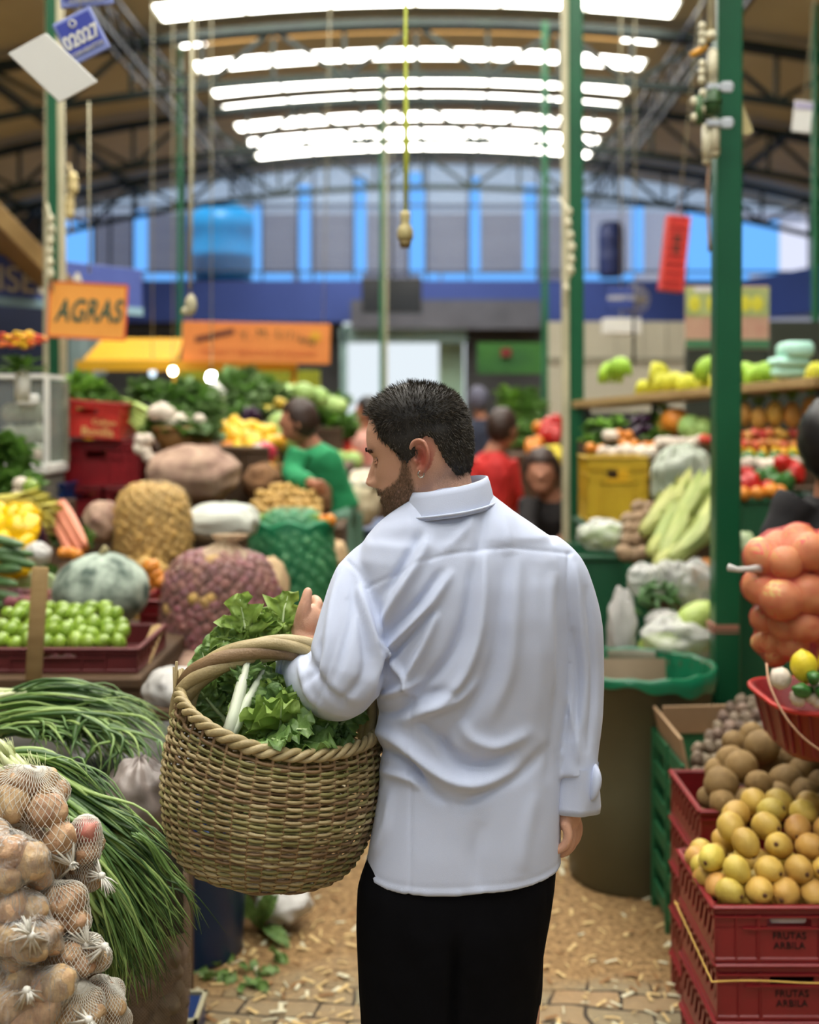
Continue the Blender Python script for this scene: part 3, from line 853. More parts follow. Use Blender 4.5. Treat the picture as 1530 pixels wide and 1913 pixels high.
# eyes
for s in (1, -1):
    mbh = MB(); c = Vector((.0625, .0305 * s, .1125)); mbh.ball(HM @ c, .0120, 20, 14)
    ey = mbh.build('eye', mat('eye_white', (196, 186, 176), .2), man)
    mbh = MB(); mbh.ball(HM @ (c + Vector((.0075, -.0005 * s, -.001))), .0064, 14, 10); mbh.build('iris', mat('iris', (36, 24, 18), .15), ey)
    mbh = MB()
    for sg, z_ in ((1, .0032), (-1, -.0048)):
        pts = [HM @ (c + Vector((.0125 * math.cos(t) + .001, .0135 * math.sin(t), z_ * math.cos(t * .9)))) for t in np.linspace(-1.25, 1.25, 14)]
        mbh.tube(pts, .0024 if sg > 0 else .0018, 8)
    mbh.build('eyelid', SKIN, man)
    mbh = MB()
    pts = [HM @ (c + Vector((.0140 * math.cos(t) + .0005, .0145 * math.sin(t), .0035 * math.cos(t)))) for t in np.linspace(-1.15, 1.25, 12)]
    mbh.tube(pts, .0009, 5); mbh.build('eyelashes', M_hair, man)
# earring
mbh = MB(); c = HM @ Vector((-.016, .0735, .0745)); 
mbh.tube([c + Vector((.0052 * math.cos(t), -.002, .0058 * math.sin(t))) for t in np.linspace(0, 2 * PI, 20)[:-1]], .0012, 8, closed=True)
er = mbh.build('earring', mat('silver', (215, 210, 200), .2, metal=1.0), man); er['label'] = 'small silver hoop earring in the left ear'

# shirt --------------------------------------------------------------
LV = [(908, 806, 900, .045, .05), (925, 775, 922, .062, .066), (948, 745, 950, .074, .078), (975, 708, 990, .088, .092), (1005, 682, 1032, .100, .100), (1040, 668, 1058, .112, .108), (1085, 672, 1066, .124, .116),
      (1140, 684, 1066, .130, .12), (1200, 696, 1064, .130, .12), (1270, 704, 1062, .124, .118), (1340, 706, 1060, .118, .116), (1410, 712, 1052, .116, .116),
      (1480, 706, 1050, .122, .12), (1550, 694, 1048, .128, .124), (1606, 684, 1046, .130, .126)]
def shirt_ring(l):
    return ring_px(*l, n=96, pw=.80, skew=0.10 if l[0] > 1000 else .03)
ms_ = MB(); RS = []
zhem = P(0, 1606, 2.13).z
from itertools import accumulate
lvn = np.array(LV, float); q = np.linspace(908, 1606, 70)
for y_ in q:
    RS.append(shirt_ring([y_] + [float(np.interp(y_, lvn[:, 0], lvn[:, i])) for i in range(1, 5)]))
# shoulder slope: left shoulder lower; bend top rings down towards the sides
for r, y_ in zip(RS, q):
    for v in r: pass
ms_.loft(RS)
def sleeve(mb, pts, rad, n=28, seg=28, flat=None):
    qp = catmull(pts, n); rr = list(np.interp(np.linspace(0, 1, n), np.linspace(0, 1, len(rad)), rad))
    mb.tube(qp, rr, seg)
sl_pts = [P(718, 1048, 2.13), P(686, 1088, 2.115), P(667, 1150, 2.08), P(652, 1220, 2.05), P(640, 1268, 2.04), P(612, 1276, 2.085), P(586, 1262, 2.135), P(572, 1247, 2.175)]
sleeve(ms_, sl_pts, [.050, .060, .064, .067, .067, .061, .052, .048])
sr_pts = [P(1000, 1035, 2.13), P(1038, 1082, 2.135), P(1068, 1160, 2.14), P(1076, 1250, 2.145), P(1076, 1330, 2.14), P(1070, 1400, 2.13), P(1070, 1450, 2.12)]
sleeve(ms_, sr_pts, [.050, .060, .054, .050, .049, .046, .043])
shirt_me = remeshed(ms_, .0042, 7, .6)
co = vco(shirt_me); no = vno(shirt_me)
# fold map: polylines in picture columns/rows of the back and sleeves taken to metres; each fold is a raised ridge or a valley
def seg_d(px, pz, pts):
    best = np.full(len(px), 9.0); tt = np.zeros(len(px)); sgn = np.zeros(len(px))
    m = len(pts) - 1
    for i in range(m):
        ax, az = pts[i]; bx, bz = pts[i + 1]; dx, dz = bx - ax, bz - az; LL = dx * dx + dz * dz + 1e-12
        t = np.clip(((px - ax) * dx + (pz - az) * dz) / LL, 0, 1)
        ex = px - ax - t * dx; ez = pz - az - t * dz; d = np.hypot(ex, ez); c = (dx * (pz - az) - dz * (px - ax)) 
        k = d < best; best[k] = d[k]; tt[k] = (i + t[k]) / m; sgn[k] = np.sign(c[k])
    return best, tt, sgn
def fold(pts, amp, wid, asym=0.0, taper=True, yr=(1.0, 2.14)):
    if taper: amp *= 1.8; wid *= .80
    """displace along the normal; amp in m, wid in m; points are rows/columns of the photo on the back of the shirt (2.02 m away)"""
    global disp
    pw = [(P(a, b, 2.03).x, P(a, b, 2.03).z) for a, b in pts]
    ppx = co[:, 0] / co[:, 1] * 2.03; ppz = (co[:, 2] - CH) / co[:, 1] * 2.03 + CH
    pw = [(v.x, v.y) for v in catmull([(a, b, 0) for a, b in pw], 14)] if len(pw) > 2 else pw
    d, t, s = seg_d(ppx, ppz, pw)
    tp = np.sin(np.clip(t * .92 + .04, 0, 1) * PI) ** .6 if taper else 1.0
    w_ = wid * (1 + asym * s)
    k = (no[:, 1] < .25)
    disp += np.where(k, amp * tp * np.exp(-(d / w_) ** 2), 0)
disp = np.zeros(len(co))
FO = [  # ridges (+) and valleys (-)
 ([(905, 1040), (900, 1150), (880, 1230), (845, 1290), (790, 1330), (760, 1345)], .0105, .013),
 ([(885, 1060), (872, 1150), (845, 1220), (800, 1275), (765, 1300)], -.0075, .012),
 ([(945, 1045), (935, 1150), (925, 1230), (890, 1310), (840, 1370)], -.0055, .016),
 ([(965, 1050), (960, 1160), (950, 1260), (915, 1340)], .0050, .016),
 ([(800, 1010), (770, 1070), (735, 1130), (712, 1180)], .0085, .012),
 ([(782, 1000), (750, 1060), (718, 1110)], -.006, .010),
 ([(840, 1075), (800, 1135), (750, 1190), (715, 1225)], .0085, .010),
 ([(822, 1070), (778, 1130), (725, 1180)], -.0060, .009),
 ([(808, 1140), (770, 1180), (730, 1225), (706, 1270)], -.0075, .008),
 ([(815, 1150), (790, 1210), (762, 1270), (772, 1300)], .0085, .009),
 ([(706, 1200), (735, 1240), (762, 1275)], .0060, .008),
 ([(712, 1300), (745, 1290), (790, 1272)], .0065, .009),
 ([(706, 1330), (740, 1330), (790, 1300), (850, 1290)], -.0055, .011),
 ([(705, 1365), (745, 1385), (800, 1430), (850, 1460), (910, 1462), (965, 1440)], .0110, .014),
 ([(712, 1400), (760, 1425), (800, 1470), (832, 1492)], -.0100, .010),
 ([(830, 1370), (835, 1410), (870, 1432), (920, 1425), (960, 1405)], -.0075, .013),
 ([(775, 1340), (815, 1375), (850, 1410), (880, 1420)], -.0065, .010),
 ([(800, 1325), (850, 1310), (890, 1275)], .0070, .011),
 ([(860, 1345), (880, 1380), (930, 1395), (985, 1370)], .0060, .014),
 ([(715, 1440), (770, 1455), (830, 1490)], .0060, .010),
 ([(860, 1500), (920, 1470), (980, 1440), (1020, 1400)], -.0050, .013),
 ([(1000, 1080), (1010, 1200), (1005, 1330)], .0035, .018),
 ([(1045, 1090), (1048, 1200), (1040, 1330), (1025, 1450)], -.0045, .011),
 ([(1030, 1080), (1025, 1180), (1035, 1290)], .0040, .012),
 ([(1000, 1480), (985, 1540), (975, 1620)], .0035, .018),
 ([(900, 1530), (890, 1590), (900, 1650)], -.0030, .02),
 ([(730, 1480), (722, 1540), (700, 1590)], .0045, .010),
 ([(880, 960), (870, 990), (830, 1030)], .0030, .012),
 ([(905, 955), (900, 1000), (890, 1040)], -.0035, .012),
 ([(940, 960), (950, 1010), (955, 1040)], .003, .014),
 ([(700, 1010), (740, 990), (770, 975)], .002, .02),
 # left sleeve
 ([(640, 1060), (622, 1130), (612, 1210), (600, 1260)], .0050, .010),
 ([(660, 1080), (655, 1150), (640, 1220), (625, 1270)], -.0045, .010),
 ([(672, 1100), (690, 1170), (705, 1240), (690, 1300)], .0075, .009),
 ([(665, 1120), (680, 1190), (680, 1260), (640, 1310)], -.0055, .010),
 ([(570, 1215), (585, 1250), (610, 1290), (650, 1320)], -.0045, .010),
 ([(560, 1240), (575, 1290), (600, 1325)], .0045, .008),
 ([(600, 1200), (592, 1240), (570, 1280)], -.004, .008),
 # right sleeve
 ([(1075, 1060), (1085, 1160), (1095, 1260), (1088, 1360)], .0035, .008),
 ([(1095, 1100), (1105, 1200), (1108, 1300), (1098, 1400)], -.0040, .007),
 ([(1072, 1180), (1080, 1280), (1072, 1380)], -.0045, .007),
 ([(1060, 1300), (1075, 1370), (1080, 1420)], .0040, .007),
]
for f_ in FO: fold(*f_)
# fine cloth unevenness
for i in range(len(co)):
    v = Vector(co[i]); disp[i] += .0022 * noise.noise(Vector((v.x * 9, v.y * 9, v.z * 5))) + .0009 * noise.noise(Vector((v.x * 26, v.y * 26, v.z * 14)))
# seams (sunk stitching lines)
def seam(pts, amp=-.0022, wid=.0032): fold(pts, amp, wid, taper=False)
seam([(684, 1098), (735, 1075), (800, 1045), (860, 1032), (940, 1024), (1000, 1028), (1066, 1034)], -.0020, .0034)
seam([(769, 1288), (768, 1400), (767, 1500), (766, 1600), (765, 1660)])
seam([(648, 1048), (672, 1072), (690, 1110), (702, 1160), (706, 1215)], -.0026, .0036)
seam([(646, 1120), (635, 1180), (610, 1260), (588, 1330)])
seam([(1062, 1034), (1060, 1100), (1064, 1180), (1062, 1300), (1052, 1400)], -.0030, .0036)
# hem roll
zz = co[:, 2] - zhem
disp += np.where(no[:, 1] < .5, .0016 * np.exp(-((zz - .004) / .004) ** 2) - .0012 * np.exp(-((zz - .013) / .0025) ** 2), 0)
co2 = co + no * disp[:, None]
# the hem dips slightly at the back
bk = np.clip((co2[:, 2] - zhem) / .2, 0, 1)
co2[:, 2] -= (1 - bk) * np.clip((2.13 - co2[:, 1]) / .13, 0, 1) * .012
setco(shirt_me, co2)
M_shirt = mat('white_cotton', (200, 210, 234), .75, bump=.12, bs=900, spec=.2, sheen=.15)
shirt_me.materials.append(M_shirt)
shirt = link('shirt', shirt_me, man); shirt['label'] = 'white long-sleeved shirt with creases across the back'
# collar: stand and fall
def collar_pts(z_off, r_add, n=60, tilt=.0):
    out = []
    c = P(840, 925, 2.118)
    for k in range(n):
        t = 2 * PI * k / n
        x = math.cos(t); y = math.sin(t)
        p = Vector((c.x + (.0675 + r_add) * math.copysign(abs(x) ** .9, x), c.y + (.066 + r_add) * y, c.z + z_off + tilt * 0))
        p.z += .0135 * x * (1) + .004 * y        # rises to the right and the front
        out.append(p)
    return out
mc = MB()
mc.loft([collar_pts(-.030, .014), collar_pts(-.012, .0095), collar_pts(.010, .004), collar_pts(.0195, .0005), collar_pts(.0205, -.0035), collar_pts(.010, -.003), collar_pts(-.02, .002)], caps=False)
cl = mc.build('collar', M_shirt, shirt)
mc = MB(); mc.tube([p for k, p in enumerate(collar_pts(-.0235, .0155)) if 32 <= k <= 58], .0022, 8); mc.build('collar_fold', M_shirt, shirt)
# turned-back cuffs
def cuff(mb, c, axis, r0, r1, L_, flare, tilt=0):
    axis = Vector(axis).normalized(); u = axis.orthogonal().normalized(); v = axis.cross(u)
    prof = [(-.5, r0), (-.3, r0 * 1.03), (.0, (r0 + r1) / 2), (.35, r1), (.5, r1 * .99), (.5, r1 * .94), (.2, r1 * .92), (-.4, r0 * .93)]
    rings = []
    for t, r in prof:
        ring = []
        for k in range(40):
            a = 2 * PI * k / 40
            rr = r * (1 + .05 * math.sin(3 * a + t * 4) + .03 * math.sin(7 * a + 2))
            ring.append(Vector(c) + axis * (t * L_) + (u * math.cos(a) + v * math.sin(a)) * rr)
        rings.append(ring)
    mb.loft(rings, caps=False)
mc = MB()
ca = P(1074, 1468, 2.125)
cuff(mc, ca, (-.05, 0, -1), .042, .0455, .082, 0)
cf = mc.build('cuff', M_shirt, shirt); cf['label'] = 'turned-back cuff of the right sleeve'
# cuff flap sticking out
mc = MB()
fl = [[P(1106, 1424, 2.10), P(1116, 1430, 2.085), P(1121, 1437, 2.08)], [P(1102, 1450, 2.085), P(1116, 1452, 2.07), P(1131, 1460, 2.075)], [P(1101, 1478, 2.08), P(1113, 1482, 2.07), P(1124, 1484, 2.075)], [P(1102, 1504, 2.085), P(1106, 1504, 2.08), P(1112, 1500, 2.08)]]
back = [[p + Vector((0, .06, 0)) for p in r] for r in fl]
vs = [p for r in fl for p in r] + [p for r in back for p in r]
fs = []
for i in range(3):
    for j in range(2):
        a = i * 3 + j; fs.append((a, a + 3, a + 4, a + 1)); fs.append((12 + a, 12 + a + 1, 12 + a + 4, 12 + a + 3))
bd = [0, 1, 2, 5, 8, 11, 10, 9, 6, 3]
for i in range(10):
    a, b = bd[i], bd[(i + 1) % 10]; fs.append((a, b, b + 12, a + 12))
mc.add(vs, fs)
o = mc.build('cuff_flap', M_shirt, cf); recalc(o)
sm = o.modifiers.new('s', 'SUBSURF'); sm.levels = sm.render_levels = 2
mc = MB()
cuff(mc, P(557, 1240, 2.19), (-.75, .55, .35), .046, .040, .045, 0)
cf2 = mc.build('cuff', M_shirt, shirt)
mc = MB()
for i, (w1, a0) in enumerate(((.0425, 0), (.040, .5))):
    c0 = P(538 + 8 * i, 1258 + 2 * i, 2.175)
    ring = [c0 + Vector((.016 * math.cos(t) * (1 - .3 * i) - .004 * i, .030 * math.cos(t + .9), (w1) * math.sin(t))) for t in np.linspace(0, 2 * PI, 30)[:-1]]
    mc.tube(ring, .0050, 8, closed=True)
cuff(mc, P(572, 1213, 2.205), (-.15, .1, 1), .037, .031, .03, 0)
mc.build('cuff_roll', M_shirt, cf2)

# trousers --------------------------------------------------------------
mt = MB()
TL = [(1560, 700, 1040, .118, .115), (1640, 671, 1035, .128, .118), (1700, 668, 1028, .132, .12), (1760, 670, 1018, .128, .12), (1840, 672, 1004, .118, .11), (1913, 676, 997, .108, .105), (2010, 684, 988, .10, .10), (2060, 700, 975, .08, .08)]
mt.loft([ring_px(l[0], l[1], l[2], l[3], l[4], n=64, pw=.75, skew=.08) for l in TL])
for s_, pts, rad in ((0, [P(770, 1740, 2.12), P(768, 1840, 2.12), P(775, 1913, 2.12), P(785, 2150, 2.13), P(795, 2480, 2.15)], [.088, .093, .089, .080, .072]),
                     (1, [P(925, 1740, 2.14), P(928, 1840, 2.14), P(924, 1913, 2.14), P(912, 2150, 2.15), P(912, 2480, 2.16)], [.088, .080, .073, .072, .070])):
    qp = catmull(pts, 30); mt.tube(qp, list(np.interp(np.linspace(0, 1, 30), np.linspace(0, 1, 5), rad)), 32)
trm = remeshed(mt, .007, 5, .6)
co = vco(trm); no = vno(trm)
dp = np.array([.004 * noise.noise(Vector((v[0] * 9, v[1] * 9, v[2] * 7))) + .003 * abs(noise.noise(Vector((v[0] * 20, v[1] * 20, v[2] * 9 + v[0] * 14)))) for v in co])
ppx = co[:, 0] / co[:, 1] * F + CX; ppy = HY + (CH - co[:, 2]) / co[:, 1] * F
dp -= .022 * np.exp(-((ppx - 852 + (ppy - 1800) * .04) / 9.0) ** 2) * np.clip((ppy - 1740) / 80, 0, 1)
setco(trm, co + no * dp[:, None])
trm.materials.append(mat('black_trousers', (12, 12, 16), .95, (8, 8, 11), 30, spec=.1))
tr = link('trousers', trm, man)
for sx_ in (790, 915):
    mt = MB(); a = P(sx_, 2480, 2.15)
    mt.ball((a.x, 2.20, .055), (.048, .14, .055), 20, 12, shape=lambda d, th, a_: 1.0 if d.z > -.1 else .9)
    mt.box((a.x, 2.20, .012), (.09, .27, .024), bev=.01)
    mt.build('shoe', mat('black_leather', (20, 19, 18), .35), man)
# ============================================================ basket of greens
BKC = P(519, 1345, 2.135)
bk = empty('wicker_basket', BKC, 'round woven cane basket with a twisted handle, hanging on the bent arm of the man', 'basket', rot=(0, R(6), 0))
def bprof(z):   # z: 0 at rim, -0.285 at the bottom
    return interp(z, [-.285, -.283, -.272, -.25, -.21, -.15, -.09, -.04, 0.0, .03], [.105, .125, .150, .168, .184, .196, .197, .190, .182, .178])
def saddle(a): return .013 * math.cos(2 * a) - .020 * math.cos(a)      # rim rises at the two handle ends (a=0, pi)
def bpt(a, z, off=0.0):
    t = min(1, max(0, 1 + z / .285))
    r = bprof(z) + off
    return Vector((r * math.cos(a) * .975, r * math.sin(a) * .92, z * .93 + saddle(a) * t * t))
M_cane = mat('cane', (176, 158, 112), .5, (120, 108, 66), 26, bump=.3, bs=220, spec=.4, contrast=.16)
def strand_mat(i):
    cs = [((186, 168, 124), (134, 118, 78)), ((160, 150, 100), (112, 110, 62)), ((150, 122, 88), (104, 82, 56)), ((196, 180, 138), (150, 132, 92))]
    c = cs[i % 4]
    return mat('cane_%s' % ('straw', 'olive', 'brown', 'pale')[i % 4], c[0], .45, c[1], 14, bump=.3, bs=240, contrast=.2)
CM = [strand_mat(i) for i in range(4)]
NR = 42
mw = MB()
rr_ = random.Random(5)
NW = 40
for w_ in range(NW):
    z = -.274 + w_ * (.262 / NW)
    ph = (w_ % 2) * PI
    mw.mi = rr_.choice([0, 0, 1, 1, 2, 3, 0, 1])
    n = 252; pts = []
    dz = [noise.noise(Vector((math.cos(t * 2 * PI / n) * 3, math.sin(t * 2 * PI / n) * 3, w_ * .77))) * .0028 for t in range(n)]
    for k in range(n):
        a = 2 * PI * k / n
        off = .0034 * math.sin(NR / 2 * a + ph) 
        pts.append(bpt(a, z + dz[k], off))
    rad = [.0031 + .0007 * noise.noise(Vector((k * .21, w_ * 2.2, 0))) for k in range(n)]
    # change cane now and then along the round
    k0 = rr_.randrange(n)
    pts = pts[k0:] + pts[:k0]
    third = n // 3
    base = len(mw.v)
    mi = [mw.mi, rr_.choice([0, 1, 2, 3, 1, 0]), rr_.choice([0, 1, 2, 3, 0])]
    f0 = len(mw.f)
    mw.tube(pts, rad, 6, closed=True, sx=1.0)
    for j in range(f0, len(mw.f)): mw.m[j] = mi[min(2, (j - f0) // (third * 6))]
mw.mi = 0
wv = mw.build('woven_wall', CM, bk)
mr_ = MB()
for k in range(NR):
    a = 2 * PI * k / NR
    pts = [bpt(a, z, 0) for z in np.linspace(-.283, .004, 22)]
    mr_.tube(pts, .0030, 6)
o = mr_.build('ribs', CM[2], bk); 
mr_ = MB()
for j in range(9):
    r0 = .012 + j * .0135
    mr_.tube([Vector((r0 * math.cos(t), .93 * r0 * math.sin(t), -.262 + .002 * math.sin(9 * t + j * PI))) for t in np.linspace(0, 2 * PI, 60)[:-1]], .0066, 6, closed=True)
mr_.build('base', CM[2], bk)
mr_ = MB()
for s_ in range(3):
    mr_.mi = (3, 0, 3)[s_]
    n = 300; pts = []
    for k in range(n):
        a = 2 * PI * k / n; tw = 15 * a + s_ * 2 * PI / 3
        c = bpt(a, .004)
        pts.append(c + Vector((math.cos(a), math.sin(a), 0)) * (.0060 * math.cos(tw)) + Vector((0, 0, .0070 * math.sin(tw))))
    mr_.tube(pts, [.0066 + .0012 * noise.noise(Vector((k * .1, s_, 0))) for k in range(n)], 8, closed=True, sx=.8)
mr_.build('rim', CM, bk)
# handle: arch over the opening, left to right
hp = [Vector((-.170, 0, -.01)), Vector((-.166, -.008, .035)), Vector((-.142, -.016, .073)), Vector((-.090, -.016, .108)), Vector((-.02, -.010, .130)), Vector((.05, 0, .130)), Vector((.105, .004, .105)), Vector((.150, .008, .055)), Vector((.166, .008, .0)), Vector((.168, .006, -.04))]
ax = catmull(hp, 90)
mr_ = MB()
for s_ in range(5):
    mr_.mi = (3, 0, 3, 0, 2)[s_]
    pts = []
    for i, p in enumerate(ax):
        t = (ax[min(i + 1, 89)] - ax[max(i - 1, 0)]).normalized(); u = t.cross(Vector((0, 1, 0))).normalized(); v = t.cross(u)
        tw = i * .085 + s_ * 2 * PI / 5
        pts.append(p + (u * math.cos(tw) + v * math.sin(tw)) * .0125)
    mr_.tube(pts, .0128, 10, sx=.8)
hd_ = mr_.build('handle', CM, bk); hd_['label'] = 'thick handle of twisted pale cane'
mr_ = MB()
for s_ in range(7):    # loose cane ends where the handle is bound in
    a0 = PI + rr_.uniform(-.12, .12)
    p = bpt(a0, .0, .004)
    mr_.tube([p + Vector((0, 0, -.12)), p + Vector((-.004, 0, -.05)), p + Vector((-.006, .003 * s_ - .01, .0)), p + Vector((.008 * rr_.uniform(-1, 1) - .006, rr_.uniform(-.02, .02), .03 + .03 * rr_.random()))], .0024, 6)
mr_.build('loose_ends', CM[0], bk)

# ------------------------------------------------------------ leaves
def leaf_geo(mb, M, L_, W_, kind='lobed', bend=.6, ruf=.012, nx=14, ny=30, seed=0, twist=0.0, cup=.15):
    """one leaf blade along +Y, its end curling down; frilled or lobed edge"""
    rg = random.Random(seed); ph = rg.uniform(0, 9); tws = rg.uniform(-.5, .5)
    rows = []
    for j in range(ny + 1):
        t = j / ny
        env = math.sin(PI * min(1, t * .95 + .045)) ** .55
        row = []
        for i in range(nx + 1):
            s = (i / nx) * 2 - 1; as_ = abs(s)
            sd = 1 if s > 0 else 2.3
            if kind == 'celery':      # deep pointed lobes
                k = abs(((t * 4.2 + ph * sd) % 1) * 2 - 1); w_ = env * (.50 + .62 * k ** 1.3) * (1 + .12 * math.sin(t * 60 + ph * sd))
            elif kind == 'long': w_ = math.sin(PI * (t * .97 + .02)) ** .8
            else: w_ = env * (.82 + .16 * math.sin(t * 17 + ph * sd) + .07 * math.sin(t * 51 + ph))
            x = s * W_ * .5 * w_
            e = as_ ** 1.6
            z = -L_ * bend * t * t * .5 + cup * abs(x)
            z += ruf * e * math.sin(t * 38 + sd * 2 + ph) + ruf * .35 * math.sin(t * 21 + s * 6 + ph * 2) + .0022 * math.sin(t * 60 - as_ * 9)
            y = L_ * (t - bend * bend * t ** 3 * .12) + (.10 * L_ * as_ * (w_) * (1 if kind != 'celery' else 1.5) - .02 * L_ * e * math.sin(t * 44 + ph))
            c_, s_ = math.cos(tws * t), math.sin(tws * t)
            row.append(Vector((x * c_ - z * s_ * .5, y, z * 1.0 + x * s_)))
        rows.append(row)
    vs = [M @ p for r in rows for p in r]; fs = []
    m = nx + 1
    for j in range(ny):
        for i in range(nx):
            fs.append((j * m + i, j * m + i + 1, (j + 1) * m + i + 1, (j + 1) * m + i))
    mb.add(vs, fs)
    return [M @ (rows[j][nx // 2] + Vector((0, 0, .0006))) for j in range(ny + 1)]
def frame(p, d, up=(0, 0, 1)):
    d = Vector(d).normalized(); x = d.cross(Vector(up))
    if x.length < 1e-4: x = Vector((1, 0, 0))
    x.normalize(); z = x.cross(d)
    return Matrix(((x.x, d.x, z.x, p[0]), (x.y, d.y, z.y, p[1]), (x.z, d.z, z.z, p[2]), (0, 0, 0, 1)))
G_dark = mat('chard_leaf', (74, 112, 52), .42, (140, 174, 96), 40, trans=.3, bump=.8, bs=90, spec=.6)
G_mid = mat('leaf_green', (104, 144, 62), .45, (72, 112, 48), 24, trans=.3, bump=.4, bs=90, var=.12)
G_lite = mat('celery_leaf', (158, 184, 92), .45, (118, 152, 66), 24, trans=.35, bump=.4, bs=100)
G_stem = mat('pale_stalk', (206, 220, 176), .4, (160, 190, 120), 14)
def plant(name, lab, cat, base, leaves, blade_m, stem_m, group=None, stalk_r=.004):
    """leaves: (tip direction, stem length, leaf length, width, kind, bend)"""
    e = empty(name, base, lab, cat, group)
    for i, (d, sl, L_, W_, kind, bend) in enumerate(leaves):
        d = Vector(d).normalized()
        mb = MB(); M = frame(d * sl, d, (0, -1, .35) if abs(d.z) > .5 else (0, -.5, 1))
        mid = leaf_geo(mb, M, L_, W_ * (.8 if kind == 'celery' else 1), kind, bend, seed=i * 7 + len(name), ruf=.10 * W_)
        if kind == 'celery':
            for sg in (-1, 1):
                for t0, q0 in ((.02, .62), (.34, .5)):
                    M2 = M @ Matrix.Translation((0, L_ * t0, .002 * sg)) @ Matrix.Rotation(sg * .95, 4, 'Z') @ Matrix.Rotation(sg * .3, 4, 'Y')
                    leaf_geo(mb, M2, L_ * q0, W_ * .62, kind, bend, seed=i * 11 + int(t0 * 10) + sg + 3, ruf=.07 * W_, nx=10, ny=20)
        lf = mb.build('leaf', blade_m, e)
        mb = MB()
        st = [Vector((0, 0, 0)), d * sl * .5 + Vector((0, 0, -.004)), d * sl] + mid[1::3]
        st = st[:3] + mid[3::5]; n = len(st); mb.tube(st, [stalk_r * (1.5 - 1.2 * k / (n - 1)) for k in range(n)], 6)
        mb.build('stalk', stem_m, lf)
    return e
def on(px, py, d, base): return P(px, py, d) - Vector(base)
rg = random.Random(11)
# celery bunch standing up behind the handle
b0 = P(505, 1370, 2.20)
lv = []
for (tx, ty, td) in ((446, 1128, 2.20), (478, 1160, 2.20), (530, 1120, 2.22), (545, 1150, 2.25), (505, 1150, 2.24), (520, 1175, 2.20), (542, 1195, 2.22), (490, 1190, 2.20), (555, 1180, 2.26), (465, 1195, 2.24), (430, 1170, 2.22)):
    v = P(tx, ty, td) - b0; Lt = v.length
    lv.append((v, Lt * .45, Lt * .62, .125, 'celery', .15 + .3 * rg.random()))
plant('celery', 'bright green leafy celery standing up in the basket behind the handle', 'celery', b0, lv, G_lite, G_stem)
b0 = P(455, 1385, 2.17)
lv = []
for (tx, ty, td) in ((378, 1225, 2.19), (390, 1195, 2.21), (415, 1185, 2.20), (440, 1205, 2.19), (376, 1255, 2.20), (400, 1235, 2.22), (430, 1180, 2.24), (460, 1220, 2.2)):
    v = P(tx, ty, td) - b0; Lt = v.length
    lv.append((v, Lt * .42, Lt * .66, .085, 'lobed', .4 * rg.random() + .1))
    v = P(tx + rg.uniform(-22, 30), ty + rg.uniform(15, 60), td - rg.uniform(.0, .05)) - b0; Lt = v.length
    lv.append((v, Lt * .4, Lt * .66, .07, 'lobed', .4 * rg.random() + .1))
plant('chard', 'dark crinkled chard leaves at the left end of the basket', 'chard', b0, lv, G_dark, G_stem)
b0 = P(425, 1378, 2.035)
v = P(458, 1255, 2.10) - b0
plant('bok_choy', 'white-stemmed leaf leaning against the basket rim below the handle', 'leaf vegetable', b0, [(v, v.length * .8, .08, .07, 'lobed', .4), (v + Vector((.03, .02, 0)), v.length * .55, .10, .08, 'lobed', .5)], G_dark, mat('white_stalk', (222, 230, 206), .35), stalk_r=.0085)
b0 = P(520, 1420, 2.14)
lv = []
for (tx, ty, td) in ((520, 1280, 2.12), (545, 1275, 2.12), (495, 1290, 2.1), (465, 1300, 2.08), (545, 1320, 2.05), (525, 1330, 2.03), (495, 1330, 2.04), (480, 1265, 2.15), (520, 1255, 2.16)):
    v = P(tx, ty, td) - b0; Lt = v.length
    lv.append((v, Lt * .3, Lt * .8, .11, 'lobed', .4 * rg.random() + .1))
plant('lettuce', 'light green lettuce filling the middle of the basket', 'lettuce', b0, lv, G_lite, G_stem)
b0 = P(470, 1400, 2.12)
lv = []
for (tx, ty, td) in ((560, 1345, 1.99), (600, 1370, 1.995), (630, 1385, 2.02), (615, 1350, 2.06), (575, 1380, 2.0), (640, 1362, 2.08), (540, 1300, 2.06), (590, 1310, 2.12), (520, 1365, 1.975)):
    v = P(tx, ty, td) - b0; Lt = v.length
    lv.append((v, Lt * .3, Lt * .75, .10, 'lobed', .35))
plant('spinach', 'dark leaves lying to the right in the basket under the elbow', 'spinach', b0, lv, G_dark, G_stem)
b0 = P(590, 1400, 2.10)
lv = [(P(645, 1345, 2.1) - b0, .03, .09, .07, 'lobed', .4), (P(610, 1350, 2.02) - b0, .02, .08, .07, 'lobed', .5), (P(650, 1375, 2.04) - b0, .02, .07, .07, 'lobed', .6), (P(560, 1330, 2.2) - b0, .04, .12, .08, 'lobed', .3), (P(500, 1310, 2.25) - b0, .06, .14, .09, 'lobed', .3), (P(440, 1300, 2.25) - b0, .08, .14, .09, 'lobed', .3)]
plant('kale', 'deep green frilly leaf at the right end of the greens in the basket', 'kale', b0, lv, G_dark, G_stem)
